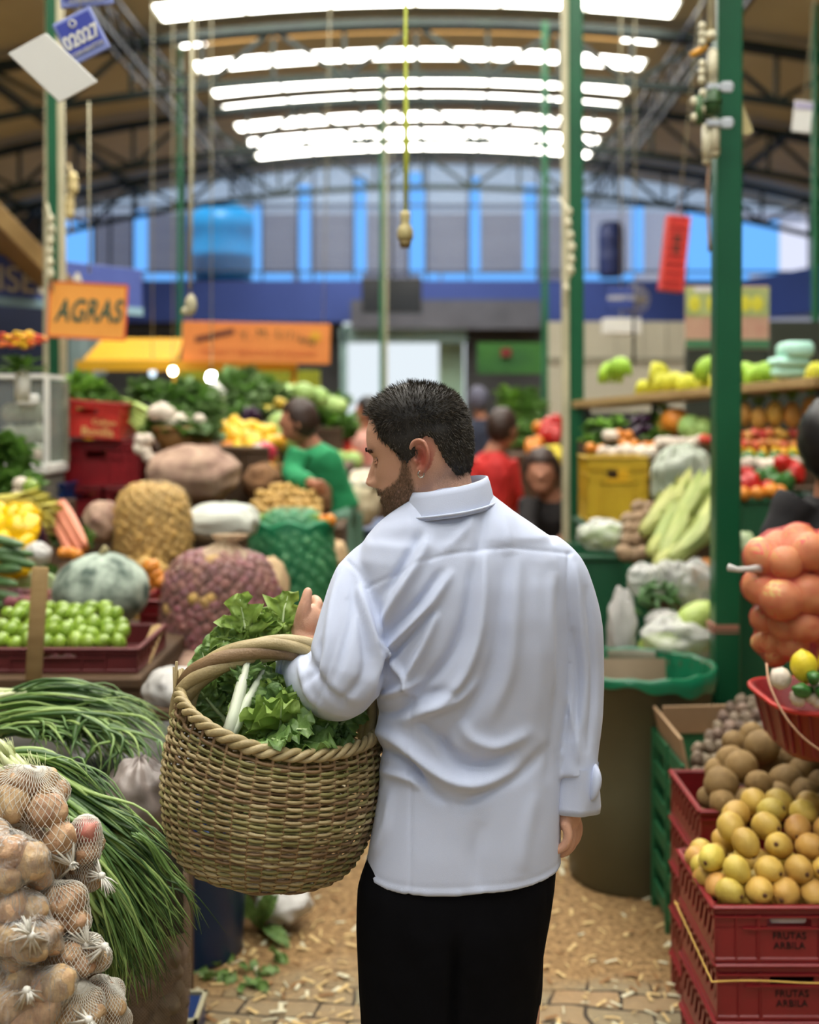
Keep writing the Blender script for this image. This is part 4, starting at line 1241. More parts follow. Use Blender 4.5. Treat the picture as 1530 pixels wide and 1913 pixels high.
# ============================================================ produce prototypes
PROTO = {}
def proto(kind):
    if kind in PROTO: return PROTO[kind]
    spec = {
     'potato': ((.044, .034, .031), .19, 1.6, mat('potato_skin', (206, 176, 134), .5, (158, 120, 88), 42, det=8, bump=.5, bs=160, var=.14, hue=.012, contrast=.22)),
     'small_potato': ((.024, .019, .018), .25, 1.6, mat('brown_potato', (136, 118, 98), .6, (84, 68, 56), 40, bump=.3, bs=120, var=.22, hue=.02)),
     'yellow_potato': ((.025, .022, .021), .18, 1.5, mat('yellow_potato_skin', (206, 170, 96), .6, (160, 122, 62), 40, var=.15)),
     'purple_potato': ((.022, .019, .018), .15, 1.5, mat('purple_potato_skin', (142, 80, 78), .5, (100, 56, 60), 50, var=.30, hue=.03)),
     'lime': ((.0275, .0235, .0235), .05, 1.2, mat('lime_peel', (142, 168, 58), .32, (112, 144, 44), 16, bump=.2, bs=300, var=.12, coat=.25)),
     'green_fruit': ((.031, .028, .028), .05, 1.2, mat('green_peel', (120, 176, 124), .4, (84, 144, 100), 16, var=.2)),
     'sapote': ((.047, .047, .044), .05, 1.4, mat('sapote_skin', (150, 122, 76), .7, (124, 98, 58), 60, bump=.4, bs=400, var=.16)),
     'golden_fruit': ((.0325, .0290, .0290), .0, 1.0, mat('golden_peel', (206, 176, 84), .5, (176, 140, 66), 20, bump=.25, bs=200, var=.10, hue=.025)),
     'onion': ((.036, .036, .033), .04, 1.2, mat('onion_skin', (222, 190, 124), .35, (200, 158, 92), 12, var=.08, stretch=(3, 3, .6))),
     'lemon': ((.034, .030, .030), .04, 1.2, mat('lemon_peel', (226, 208, 54), .4, (204, 182, 40), 16, bump=.2, bs=250)),
     'mango': ((.075, .045, .045), .12, 1.0, mat('yellow_mango', (230, 190, 44), .4, (214, 160, 40), 8, var=.1, hue=.02)),
     'tomato': ((.036, .036, .032), .06, 2.0, mat('tomato_skin', (196, 52, 36), .25, (170, 38, 30), 6, var=.12, hue=.02)),
     'red_pepper': ((.045, .03, .03), .25, 1.8, mat('red_pepper_skin', (190, 40, 30), .22, (160, 26, 24), 6, var=.1)),
     'green_pepper': ((.045, .03, .03), .25, 1.8, mat('green_pepper_skin', (70, 120, 56), .25, (50, 96, 44), 6, var=.1)),
     'yellow_pepper': ((.06, .045, .05), .28, 1.9, mat('yellow_pepper_skin', (236, 196, 24), .22, (220, 172, 16), 6, var=.06)),
     'orange': ((.04, .04, .038), .03, 1.5, mat('orange_peel', (220, 140, 50), .4, (200, 120, 40), 8, var=.12)),
     'cabbage': ((.09, .09, .08), .08, 2.2, mat('cabbage_leaf', (176, 200, 120), .5, (120, 160, 76), 6, var=.12, stretch=(1, 1, .5))),
     'eggplant': ((.09, .038, .038), .08, 1.2, mat('eggplant_skin', (58, 30, 56), .2, (40, 22, 44), 6)),
     'garlic': ((.026, .026, .022), .15, 3, mat('garlic_skin', (226, 216, 196), .5, (200, 184, 168), 16, var=.08)),
     'apple': ((.036, .036, .034), .05, 1.5, mat('apple_skin', (176, 62, 44), .3, (196, 120, 60), 8, var=.2, hue=.05)),
     'taro': ((.042, .036, .034), .22, 2.4, mat('taro_skin', (168, 142, 112), .75, (124, 100, 76), 30, bump=.5, bs=80, var=.15)),
     'cucumber': ((.10, .022, .022), .08, 1.3, mat('cucumber_skin', (60, 96, 54), .3, (96, 130, 80), 22, var=.15)),
     'papaya': ((.11, .055, .055), .08, 1.2, mat('papaya_skin', (206, 150, 60), .45, (180, 160, 60), 5, var=.1, hue=.03)),
     'pale_squash': ((.105, .062, .062), .05, 1.1, mat('pale_squash_skin', (188, 204, 116), .35, (160, 184, 92), 5, var=.06)),
    }[kind]
    ms = []
    big = spec[0][0] > .028
    for s_ in range(4):
        mb = MB()
        sh = None
        if kind == 'golden_fruit':
            def sh(d, th, a, s_=s_):
                q = 1.0
                if d.x > .55: q *= 1 + .22 * (d.x - .55)       # blunt neck
                q -= .16 * math.exp(-((1 - d.x) / .012)) + .10 * math.exp(-((1 + d.x) / .01))
                return q + .03 * noise.noise(Vector((d.x * 2, d.y * 2, d.z * 2 + s_ * 5)))
        if kind in ('tomato', 'onion', 'apple', 'orange'):
            def sh(d, th, a): return 1 - .18 * math.exp(-((1 - d.z) / .03)) - .1 * math.exp(-((1 + d.z) / .03))
        if kind in ('red_pepper', 'green_pepper', 'yellow_pepper'):
            def sh(d, th, a): return 1 + .10 * abs(math.sin(1.5 * math.atan2(d.y, d.z))) - .2 * math.exp(-((1 - d.x) / .02))
        if kind == 'lime' or kind == 'lemon':
            def sh(d, th, a): return 1 + .14 * math.exp(-((1 - abs(d.x)) / .03))
        if kind == 'potato':
            def sh(d, th, a, s_=s_): 
                e = 0
                for q in range(5):
                    v = Vector((math.sin(q * 2.4 + s_), math.cos(q * 1.7 + s_ * 2), math.sin(q * 3.1 + s_ * .5))).normalized()
                    e -= .045 * math.exp(-((1 - d.dot(v)) / .006))
                return 1 + e
        if kind == 'sapote':
            def sh(d, th, a): return 1 + .06 * math.exp(-((1 - d.z) / .012))
        sg, rn = (28, 20) if kind in ('potato', 'golden_fruit', 'sapote', 'onion', 'lemon') else (14, 10)
        mb.ball((0, 0, 0), spec[0], sg, rn, spec[1], spec[2], s_ + 1, shape=sh)
        mats_ = [spec[3]]
        if kind == 'golden_fruit':
            mats_.append(mat('dark_scar', (92, 60, 36), .8)); mb.mi = 1
            mb.ball((.0325 * 1.0, 0, 0), (.004, .0055, .0055), 8, 6)
        ms.append(mb.mesh(kind, mats_))
    PROTO[kind] = ms
    return ms
prg = random.Random(21)
def put(kind, p, label, cat, group=None, rot=None, s=1.0, name=None, parts=None):
    o = link(name or kind, prg.choice(proto(kind)))
    o.location = p
    o.rotation_euler = rot if rot is not None else (prg.uniform(0, 6.3), prg.uniform(0, 6.3), prg.uniform(0, 6.3))
    o.scale = (s * prg.uniform(.92, 1.06), s * prg.uniform(.94, 1.06), s * prg.uniform(.94, 1.06)) if not hasattr(s, '__len__') else s
    return tag(o, label, cat, group)
def rows(kind, rr, label, cat, group, s=1.0, jit=.35, rot=None, kinds=None, labels=None):
    """rr: list of (py, px0, px1, depth, count)"""
    for (py, x0, x1, d, n) in rr:
        for i in range(n):
            px = x0 + (x1 - x0) * ((i + .5) / n)
            st = (x1 - x0) / n
            k = kind if kinds is None else prg.choice(kinds)
            r_ = rot if rot is None else (rot[0] + prg.uniform(-.3, .3), rot[1] + prg.uniform(-.3, .3), rot[2] + prg.uniform(-.5, .5))
            put(k, P(px + prg.uniform(-jit, jit) * st * .6, py + prg.uniform(-jit, jit) * st * .5, d + prg.uniform(-.02, .02)), (labels or {}).get(k, label), cat if kinds is None else k.replace('_', ' '), group if labels is None else labels.get(k, '') and k.replace('_', ' ') + 's in ' + group, r_, s)

# ------------------------------------------------------------ potatoes in nets and clear bags, front left
M_net = mat('white_net', (214, 210, 198), .4)
F_bag = film('clear_plastic', (246, 243, 236), .07, .05, 1.0, 30, dist=.03, stretch=(1, 1, .3))
def hull(balls, nu=40, nv=26, pad=.0015, relax=10, droop=None):
    c = Vector((0, 0, 0))
    for p, r in balls: c += p
    c /= len(balls)
    g = np.zeros((nv, nu)); dirs = {}
    for i in range(nv):
        th = PI * (i + .5) / nv
        for j in range(nu):
            a = 2 * PI * (j + (.5 if i % 2 else 0)) / nu
            d = Vector((math.sin(th) * math.cos(a), math.sin(th) * math.sin(a), math.cos(th))); dirs[i, j] = d
            best = .012
            for p, r in balls:
                q = p - c; b = q.dot(d); disc = b * b - (q.length_squared - r * r)
                if disc > 0: best = max(best, b + math.sqrt(disc))
            g[i, j] = best
    for _ in range(relax):
        a = (np.roll(g, 1, 1) + np.roll(g, -1, 1)) / 2
        up = np.vstack([g[:1], g[:-1]]); dn = np.vstack([g[1:], g[-1:]])
        g = np.maximum(g, .5 * a + .25 * up + .25 * dn)
    return c, g + pad, dirs
def potato_bag(label, kind, pots, tie, group, film_m=None, pm='potato', tint_=None):
    """pots: (px, py, depth, radius px); tie: (px, py, depth, px2, py2)"""
    balls = []
    for (px, py, d, r) in pots:
        p = P(px, py, d); rm = S(r, d); balls.append((p, rm))
    c, g, dirs = hull(balls)
    nv, nu = g.shape
    e = empty('potato_bag', c, label, 'bag of potatoes', group)
    if kind == 'net':
        mb = MB()
        pt = lambda i, j: dirs[i, j % nu] * g[i, j % nu]
        step = 1
        for i in range(nv - 1):
            for j in range(nu):
                a = pt(i, j)
                for b in ((pt(i + 1, j), pt(i + 1, j - 1)) if i % 2 == 0 else (pt(i + 1, j + 1), pt(i + 1, j))):
                    mb.tube([a, b], .00062, 3, caps=False)
                if a.length > .02: mb.ball(a, .0011, 4, 3)
        net = mb.build('net', M_net, e)
    else:
        mb = MB()
        vs = [dirs[i, j] * (g[i, j] * (1 + .03 * noise.noise(dirs[i, j] * 5)) + .001) for i in range(nv) for j in range(nu)]
        fs = [(i * nu + j, i * nu + (j + 1) % nu, (i + 1) * nu + (j + 1) % nu, (i + 1) * nu + j) for i in range(nv - 1) for j in range(nu)]
        fs += [tuple(range(nu))[::-1], tuple((nv - 1) * nu + j for j in range(nu))]
        mb.add(vs, fs); net = mb.build('film', film_m or F_bag, e)
        net['label'] = 'clear crinkled plastic film'
    # gathered neck and tassel
    a = P(*tie[:3]) - c; b = P(tie[3], tie[4], tie[2] - .01) - c
    mb = MB(); q = (b - a)
    hits = sorted([(dirs[i, j] * g[i, j]) for i in range(nv) for j in range(nu)], key=lambda v: (v - a).length)[:60:4]
    for v in hits:
        mb.tube([v, (v + a) / 2 + (a - v) * .1, a + (v - a) * .02], [.0014, .0022, .0018], 5)
    net2 = mb.build('neck', M_net if kind == 'net' else mat('gathered_film', (212, 208, 198), .25, spec=.7), e)
    mb = MB(); mb.ball(a, .0065, 12, 8, .25, 3); 
    for k in range(16):
        dv = q.normalized() + Vector((prg.uniform(-.5, .5), prg.uniform(-.5, .5), prg.uniform(-.5, .5)))
        mb.tube([a, a + dv * q.length * .4, a + dv.normalized() * q.length * prg.uniform(.6, .9) + Vector((0, 0, -.004))], [.0018, .0013, .0007], 4)
    mb.build('tie', mat('white_string', (226, 224, 214), .6), e)
    for (p, r), (px, py, d, rp) in zip(balls, pots):
        o = link('potato', prg.choice(proto('potato')))
        o.location = p; k = r / .0395
        o.rotation_euler = (prg.uniform(-.5, .5), prg.uniform(-.6, .6), prg.uniform(0, 3.1))
        o.scale = (k, k * 1.05, k * 1.12)
        tag(o, 'tan potato inside the ' + group_of[label], 'potato', 'potatoes in the ' + group_of[label])
        if tint_ and (px, py) == tint_:
            o.data = o.data.copy(); o.data.materials[0] = mat('reddish_potato', (196, 150, 116), .5, (176, 64, 92), 14, bump=.3, bs=160); o['label'] = 'potato blotched purplish red at the top of the small net bag'; del o['group']
    return e
group_of = {}
def bag(label, short, *a, **k):
    group_of[label] = short
    return potato_bag(label, *a, **k)
bag('topmost white net bag of large tan potatoes in the front left pile', 'topmost net bag', 'net',
    [(24, 1499, 1.98, 36), (89, 1514, 1.97, 34), (78, 1466, 2.02, 32), (22, 1462, 2.03, 32), (50, 1462, 2.0, 30), (104, 1480, 2.03, 27), (112, 1566, 1.96, 30), (62, 1570, 1.98, 24), (-30, 1500, 2.0, 34), (92, 1625, 1.99, 28), (118, 1600, 2.0, 24), (40, 1540, 2.04, 34), (60, 1610, 2.03, 32)],
    (136, 1618, 1.95, 143, 1608), 'net bags of potatoes')
bag('clear plastic bag of potatoes under the left part of the topmost net bag', 'upper clear bag', 'film',
    [(20, 1592, 1.90, 38), (60, 1608, 1.90, 33), (8, 1640, 1.88, 32), (-30, 1600, 1.92, 40), (75, 1640, 1.93, 24), (-10, 1560, 1.93, 30)], (2, 1655, 1.87, 6, 1672), 'clear bags of potatoes')
bag('small net bag with a reddish potato on top, next to the spring onions', 'net bag with the reddish potato', 'net',
    [(160, 1553, 2.02, 29), (163, 1592, 2.01, 24), (150, 1620, 2.03, 28), (166, 1640, 2.02, 24), (168, 1575, 2.05, 25)], (190, 1636, 1.99, 214, 1672), 'net bags of potatoes', tint_=(160, 1553))
bag('net bag of tan potatoes with tufted tie, below the one with the reddish potato', 'middle net bag', 'net',
    [(96, 1685, 1.95, 36), (130, 1682, 1.95, 34), (145, 1722, 1.94, 25), (108, 1728, 1.94, 27), (60, 1690, 1.97, 34), (128, 1710, 1.99, 34), (70, 1730, 1.98, 30)], (163, 1764, 1.93, 188, 1738), 'net bags of potatoes')
bag('clear plastic bag of potatoes with a long crinkled neck, in the middle of the pile', 'middle clear bag', 'film',
    [(20, 1690, 1.88, 34), (60, 1700, 1.89, 30), (12, 1752, 1.86, 33), (56, 1762, 1.85, 36), (88, 1745, 1.89, 26), (-25, 1740, 1.88, 38), (28, 1795, 1.88, 26), (98, 1765, 1.90, 20)], (58, 1748, 1.80, 28, 1708), 'clear bags of potatoes')
bag('white net bag of dull potatoes with a frayed tie, two thirds down the pile', 'lower middle net bag', 'net',
    [(122, 1782, 1.93, 32), (150, 1800, 1.93, 26), (168, 1770, 1.96, 25), (184, 1790, 1.96, 24), (100, 1805, 1.95, 27), (140, 1770, 1.97, 30)], (196, 1768, 1.92, 212, 1778), 'net bags of potatoes')
bag('clear plastic bag with a star-shaped knot at the bottom edge of the potato pile', 'lowest clear bag', 'film',
    [(110, 1838, 1.87, 34), (75, 1848, 1.88, 32), (40, 1830, 1.88, 32), (20, 1880, 1.85, 38), (80, 1890, 1.86, 30), (-20, 1850, 1.88, 40), (50, 1910, 1.85, 34), (-10, 1925, 1.86, 34)], (50, 1850, 1.80, 62, 1872), 'clear bags of potatoes')
bag('dark net bag of small potatoes tied at the bottom edge, beside the star-knotted clear bag', 'lowest net bag', 'net',
    [(140, 1860, 1.92, 30), (128, 1896, 1.90, 32), (164, 1898, 1.91, 30), (172, 1868, 1.93, 22), (150, 1930, 1.91, 34), (110, 1930, 1.91, 32)], (166, 1905, 1.84, 176, 1925), 'net bags of potatoes')
bag('net bag of brown potatoes at the right foot of the potato pile', 'rightmost net bag', 'net',
    [(186, 1850, 1.98, 26), (205, 1880, 1.97, 28), (212, 1850, 2.0, 20), (200, 1915, 1.97, 30), (222, 1905, 1.99, 24)], (222, 1945, 1.95, 228, 1960), 'net bags of potatoes')
# hidden lower potatoes and the bench that carries the pile
bench = empty('wooden_bench', (-.98, 2.00, 0), 'low wooden bench under the front left potato pile', 'bench')
mb = MB(); mb.box((0, 0, .60), (.72, .62, .03), bev=.004); mb.build('bench_top', M_woodD, bench, smooth=False)
for sx_ in (-1, 1):
    for sy in (-1, 1):
        mb = MB(); mb.box((sx_ * .32, sy * .27, .2925), (.05, .05, .585)); mb.build('leg', M_woodD, bench, smooth=False)

# ------------------------------------------------------------ spring onions
ON = [mat('onion_leaf', (136, 166, 92), .38, (92, 130, 66), 9, trans=.15, spec=.5, coords='Object'), mat('onion_leaf_dark', (84, 116, 62), .42, (56, 88, 44), 9, trans=.12), mat('onion_leaf_pale', (164, 188, 112), .42, (134, 164, 88), 9, trans=.15)]
M_onw = mat('onion_white', (222, 222, 186), .4, (186, 200, 136), 12)
def onion_bunch(label, base, n, ends, mids, rad=.0052, seed=0, stalk=.12, group=None):
    """base (px,py,d,spread px); mids/ends: fan between two picture positions with depth"""
    rg = random.Random(seed)
    B = P(base[0], base[1], base[2])
    e = empty('spring_onion_bunch', B, label, 'spring onions', group)
    ml = MB(); mwt = MB()
    for i in range(n):
        t = rg.random(); q = rg.random()
        b = P(base[0] + rg.uniform(-1, 1) * base[3], base[1] + rg.uniform(-1, 1) * base[3] * .6, base[2] + rg.uniform(-.03, .03)) - B
        m = P(mids[0][0] * (1 - t) + mids[1][0] * t + rg.uniform(-18, 18), mids[0][1] * (1 - t) + mids[1][1] * t + rg.uniform(-16, 16), mids[0][2] * (1 - q) + mids[1][2] * q) - B
        t2 = min(1, max(0, t + rg.uniform(-.22, .22)))
        en = P(ends[0][0] * (1 - t2) + ends[1][0] * t2 + rg.uniform(-24, 24), ends[0][1] * (1 - t2) + ends[1][1] * t2 + rg.uniform(-24, 24), ends[0][2] * (1 - q) + ends[1][2] * q) - B
        k = (m + en) / 2 + Vector((rg.uniform(-.01, .02), rg.uniform(-.02, .02), rg.uniform(0, .03)))
        pts = catmull([b, (b + m) / 2 + Vector((0, 0, .012)), m, k, en], 14)
        r0 = rad * rg.uniform(.75, 1.3)
        ml.mi = rg.choice((0, 0, 1, 1, 2))
        if rg.random() < .06: ml.mi = 2
        ml.tube(pts, [r0 * (.9 + .35 * math.sin(PI * min(1, j / 9))) * max(.12, 1 - (j / 13) ** 3) for j in range(14)], 6, sx=.55)
        if i % 3 == 0 and stalk > .055:
            dv = (b - m).normalized()
            mwt.tube([b + dv * stalk, b + dv * stalk * .8, b + dv * .0, b - dv * .03], [.002, .0075, .0062, .0050], 8)
            for r_ in range(5): mwt.tube([b + dv * stalk, b + dv * (stalk + .03) + Vector((rg.uniform(-.01, .01), rg.uniform(-.01, .01), rg.uniform(-.01, .01)))], .0006, 3)
    lf = ml.build('leaves', ON, e); lf['kind'] = 'stuff'
    if mwt.v: mwt.build('white_stalks', M_onw, e)['label'] = 'white root ends'
    return e
gU, gL = 'spring onions laid across the low table', 'spring onions spilling down behind the potatoes'
onion_bunch('upper bunch of spring onions, arching along the back of the low table', (20, 1300, 2.78, 14), 34, ((250, 1330, 2.85), (322, 1372, 2.75)), ((120, 1278, 2.85), (200, 1300, 2.75)), seed=1, group=gU)
onion_bunch('bunch of spring onions lying just below the arching upper bunch', (-20, 1320, 2.70, 16), 38, ((270, 1345, 2.75), (315, 1400, 2.62)), ((110, 1310, 2.75), (190, 1325, 2.65)), seed=2, group=gU)
onion_bunch('bunch of spring onions whose tips hang over the edge of the low table', (-30, 1345, 2.64, 16), 40, ((150, 1440, 2.55), (320, 1415, 2.58)), ((90, 1340, 2.66), (230, 1345, 2.60)), seed=3, group=gU)
onion_bunch('short leafy bunch of spring onions in the shade below the others, at the left', (-20, 1375, 2.60, 14), 30, ((60, 1400, 2.56), (190, 1420, 2.54)), ((40, 1362, 2.62), (130, 1370, 2.58)), seed=4, group=gU)
onion_bunch('tips of spring onions drooping in front of the grey table edge', (140, 1350, 2.60, 30), 24, ((120, 1470, 2.50), (300, 1465, 2.52)), ((150, 1385, 2.55), (280, 1390, 2.55)), rad=.004, seed=5, stalk=.05, group=gU)
onion_bunch('topmost bunch of the onions spilling behind the potatoes, its leaves nearly level', (-10, 1415, 2.36, 12), 30, ((170, 1470, 2.32), (250, 1560, 2.28)), ((80, 1415, 2.36), (130, 1440, 2.32)), seed=6, group=gL)
onion_bunch('long bunch of spring onions sweeping down towards the basket', (40, 1440, 2.34, 14), 60, ((310, 1590, 2.32), (352, 1700, 2.24)), ((150, 1470, 2.34), (220, 1560, 2.28)), seed=7, group=gL)
onion_bunch('bunch of spring onions hanging down in front of the brown sack', (60, 1470, 2.28, 14), 70, ((345, 1720, 2.24), (290, 1850, 2.18)), ((160, 1530, 2.28), (235, 1640, 2.22)), seed=8, group=gL)
onion_bunch('lowest bunch of spring onions, falling dark beside the net bags', (80, 1510, 2.22, 14), 80, ((300, 1800, 2.20), (220, 1913, 2.12)), ((160, 1570, 2.22), (210, 1700, 2.16)), seed=9, group=gL)
onion_bunch('inner bunch of spring onions between the lowest bunch and the potatoes', (110, 1560, 2.18, 14), 60, ((250, 1760, 2.16), (200, 1870, 2.10)), ((170, 1620, 2.18), (190, 1740, 2.14)), seed=10, group=gL)
onion_bunch('loose onion leaves standing out over the blue bin', (250, 1560, 2.26, 10), 9, ((345, 1720, 2.24), (405, 1735, 2.22)), ((290, 1620, 2.26), (330, 1660, 2.24)), rad=.0035, seed=12, stalk=.02, group=gL)
# low table under the upper onions, covered with black plastic
t = empty('low_table', (-.95, 2.78, 0), 'low table with a dark plastic cover under the spring onions', 'table')
mb = MB(); mb.box((0, 0, .90), (.92, .50, .03), bev=.004); mb.build('table_top', M_woodD, t, smooth=False)
mb = MB(); 
vs = []; n = 40
for i in range(n + 1):
    x = -.47 + .94 * i / n
    f = .010 * math.sin(i * 1.3) + .006 * math.sin(i * 2.9)
    vs += [(x, .26, .918), (x, -.255, .920), (x, -.262 + f, .80), (x, -.262 + f * 1.6, .60)]
fs = [(i * 4 + k, (i + 1) * 4 + k, (i + 1) * 4 + k + 1, i * 4 + k + 1) for i in range(n) for k in range(3)]
mb.add(vs, fs); o = mb.build('plastic_cover', mat('dark_grey_sheeting', (66, 66, 64), .35, (40, 40, 42), 8, bump=.5, bs=20), t); so = o.modifiers.new('t', 'SOLIDIFY'); so.thickness = .002
for sx_ in (-1, 1):
    for sy in (-1, 1):
        mb = MB(); mb.box((sx_ * .32 - .10, sy * .2, .4425), (.05, .05, .885)); mb.build('leg', M_woodD, t, smooth=False)

# ------------------------------------------------------------ soft bags and sacks
def softbag(name, label, cat, c, size, m, amp=.14, fr=2.2, seed=0, flat=.35, group=None, knots=None, pw=1.0, rot=(0, 0, 0), sub=None, crease=.03):
    mb = MB()
    def sh(d, th, a):
        q = 1 + crease * math.sin(a * 9 + d.z * 4 + seed) * (abs(d.z) ** .5) + crease * .7 * noise.noise(d * 9)
        if d.z < -flat: q *= 1
        return q
    vs0 = 0
    mb.ball((0, 0, 0), size, 44, 30, amp, fr, seed, shape=sh)
    vv = []
    for v in mb.v:
        x, y, z = v
        for_ = lambda t, s_: math.copysign(abs(t / s_) ** pw, t) * s_
        x = for_(x, size[0]); y = for_(y, size[1])
        z = max(z, -size[2] * .92)
        vv.append((x, y, z))
    mb.v = vv
    o = mb.build(name, m); o.location = c; o.rotation_euler = rot
    return tag(o, label, cat, group)
M_wb = mat('white_bag', (214, 212, 206), .35, (190, 188, 184), 7, bump=.6, bs=26, trans=.2, spec=.6)
softbag('plastic_bag', 'white plastic bag lying behind the spring onions and left of the basket', 'plastic bag', P(325, 1288, 3.3), (.085, .08, .062), M_wb, seed=3, crease=.05)
M_greyb = mat('dusty_bag', (168, 156, 150), .35, (92, 80, 76), 12, bump=.8, bs=30, trans=.1, spec=.6, stretch=(1, 1, .25))
softbag('plastic_bag', 'crumpled greyish bag between the spring onions and the basket', 'plastic bag', P(262, 1492, 2.52), (.075, .08, .085), M_greyb, seed=5, crease=.06)
softbag('plastic_bag', 'white plastic bag lying on the floor beside the blue bin', 'plastic bag', P(528, 1688, 3.95), (.095, .09, .058), M_wb, seed=8, crease=.05)
M_sackb = mat('brown_netting_sack', (142, 122, 104), .8, (96, 80, 68), 22, bump=.7, bs=60)
def fullsack(label, cx, cy, d, wpx, hpx, kind, item_label, item_group, body_m, net_m=None, r_item=.022, n_items=90, seed=0, depth=None, neck=None, name='sack_of_potatoes', cat='sack', frontonly=True, top_extra=0):
    a_, c_ = S(wpx / 2, d), S(hpx / 2, d); b_ = depth or a_ * .85
    C = P(cx, cy, d)
    e = empty(name, C - Vector((0, 0, c_)), label, cat)
    mb = MB()
    def pt(u, v, off=0.0):     # u: -1..1 height, v angle
        k = (1 - abs(u) ** 4.2) ** .36 * (1 - .12 * (u > 0) * u)
        return Vector(((a_ + off) * k * math.cos(v), (b_ + off) * k * math.sin(v), c_ + (c_ + off) * u))
    rings = [[pt(u, 2 * PI * k / 36, -.013) for k in range(36)] for u in np.sin(np.linspace(-PI / 2 * .97, PI / 2 * .97, 24))]
    mb.loft(rings); mb.build('sack_body', body_m, e)
    if net_m:
        mb = MB(); rings = [[pt(u, 2 * PI * k / 48, r_item * 1.05 + .004 * noise.noise(Vector((math.cos(k / 48 * 6.28) * 6, math.sin(k / 48 * 6.28) * 6, u * 9)))) for k in range(48)] for u in np.sin(np.linspace(-PI / 2 * .97, PI / 2 * .97, 30))]
        mb.loft(rings); nt_ = mb.build('netting', net_m, e)
    rg2 = random.Random(seed); ga = PI * (3 - math.sqrt(5)); i = 0; cnt = 0; tot = int(n_items * 2.7)
    while i < tot:
        u = -1 + 2 * (i + .5) / tot; v = (i * ga) % (2 * PI); i += 1
        if math.sin(v) > .15 and u < .75: continue
        if u < -.93: continue
        p = pt(u * .985, v + rg2.uniform(-.05, .05)) + Vector((rg2.uniform(-.3, .3), rg2.uniform(-.3, .3), rg2.uniform(-.3, .3))) * r_item * .5
        k2 = 'yellow_potato' if kind == 'purple_potato' and rg2.random() < .05 else kind
        put(k2, e.location + p, item_label if k2 == kind else 'yellowish potato among the purple ones in the big net sack', k2.replace('_', ' '), item_group if k2 == kind else 'yellowish potatoes in the purple sack', s=r_item / proto_r(kind))
        cnt += 1
    if neck:
        mb = MB(); ang, L_ = neck
        n = 40; R0 = a_ * .78
        prof = [(0, R0, c_ * 1.62), (.3, R0 * .72, c_ * 1.93), (.6, R0 * .36, c_ * 2.0 + L_ * .35), (.75, R0 * .22, c_ * 2.0 + L_ * .6), (1, R0 * .42, c_ * 2.0 + L_)]
        rings = []
        for t_, r_, z_ in prof:
            rings.append([Vector((r_ * math.cos(2 * PI * k / n) * (1 + .10 * math.sin(11 * 2 * PI * k / n)) + math.sin(ang) * L_ * t_ * t_, r_ * .8 * math.sin(2 * PI * k / n) * (1 + .10 * math.sin(11 * 2 * PI * k / n)), z_)) for k in range(n)])
        mb.loft(rings, caps=False); mb.build('gathered_neck', net_m if net_m and False else mat('pale_sacking', (202, 182, 150), .8, (176, 150, 122), 30, bump=.5, bs=60, trans=.1), e)
    return e
def proto_r(kind): return {'potato': .036, 'small_potato': .020, 'yellow_potato': .0225, 'purple_potato': .0197, 'lime': .024, 'green_fruit': .029, 'onion': .035, 'sapote': .046, 'garlic': .024, 'taro': .037}[kind]
N_pale = netmat('pale_netting', (206, 186, 160), (150, 150), .30)
N_red = netmat('red_netting', (214, 84, 80), (300, 300), .22)
N_green = netmat('green_netting', (20, 130, 84), (130, 130), .5)
# brown sack standing behind the spring onions on the floor
fullsack('brown net sack of small potatoes standing on the floor behind the spring onions', 272, 1750, 2.62, 118, 420, 'small_potato', 'small brown potato in the floor sack behind the spring onions', 'potatoes in the brown floor sack', M_sackb, netmat('brown_netting', (156, 138, 120), (130, 130), .2), r_item=.028, n_items=60, seed=4, name='sack_of_potatoes')
# blue bin and things on the floor
t = empty('plastic_bin', (P(352, 1800, 3.80).x, 3.80, 0), 'round dark blue plastic bin on the floor beneath the basket', 'bin')
mb = MB(); mb.lathe([(0, 0), (.165, 0), (.172, .01), (.192, .40), (.205, .41), (.205, .43), (.190, .43), (.186, .40), (.165, .03), (0, .03)], 40); mb.build('bin_body', M_navy, t)
mb = MB(); mb.tube([(.195 * math.cos(a), .195 * math.sin(a), .425) for a in np.linspace(0, 2 * PI, 41)[:-1]], .010, 8, closed=True); mb.build('rim', M_navy, t)
b0 = Vector((P(385, 1600, 3.74).x, 3.72, .44))
rg = random.Random(3)
plant('leafy_herb', 'dark green leaves drooping over the rim of the blue bin', 'herb', b0, [((rg.uniform(-.8, 1.2), rg.uniform(-1, .2), rg.uniform(-.2, .5)), .07, .13, .05, 'long', 1.2) for _ in range(12)], G_dark, G_dark)
b0 = P(482, 1700, 3.9)
plant('leafy_herb', 'wilted green leaves on the floor between the blue bin and the white bag', 'herb', (b0.x, b0.y, .03), [((rg.uniform(-1, 1), rg.uniform(-1, .3), rg.uniform(.1, 1.2)), .03, .12, .05, 'long', 1.0) for _ in range(8)], G_dark, G_dark)
mb = MB(); 
for k in range(26):
    p = Vector((P(rg.uniform(350, 520), 0, 3.55).x, 0, 0)); M = frame((p.x, 3.62 + rg.uniform(-.09, .10), .006 + .01 * rg.random()), (rg.uniform(-1, 1), rg.uniform(-1, 1), .1)); leaf_geo(mb, M, .05, .025, 'long', .2, nx=4, ny=6, seed=k)
o = mb.build('leaf_litter', G_dark); tag(o, 'scattered green leaf scraps on the floor in front of the blue bin', 'leaf scraps', kind='stuff')
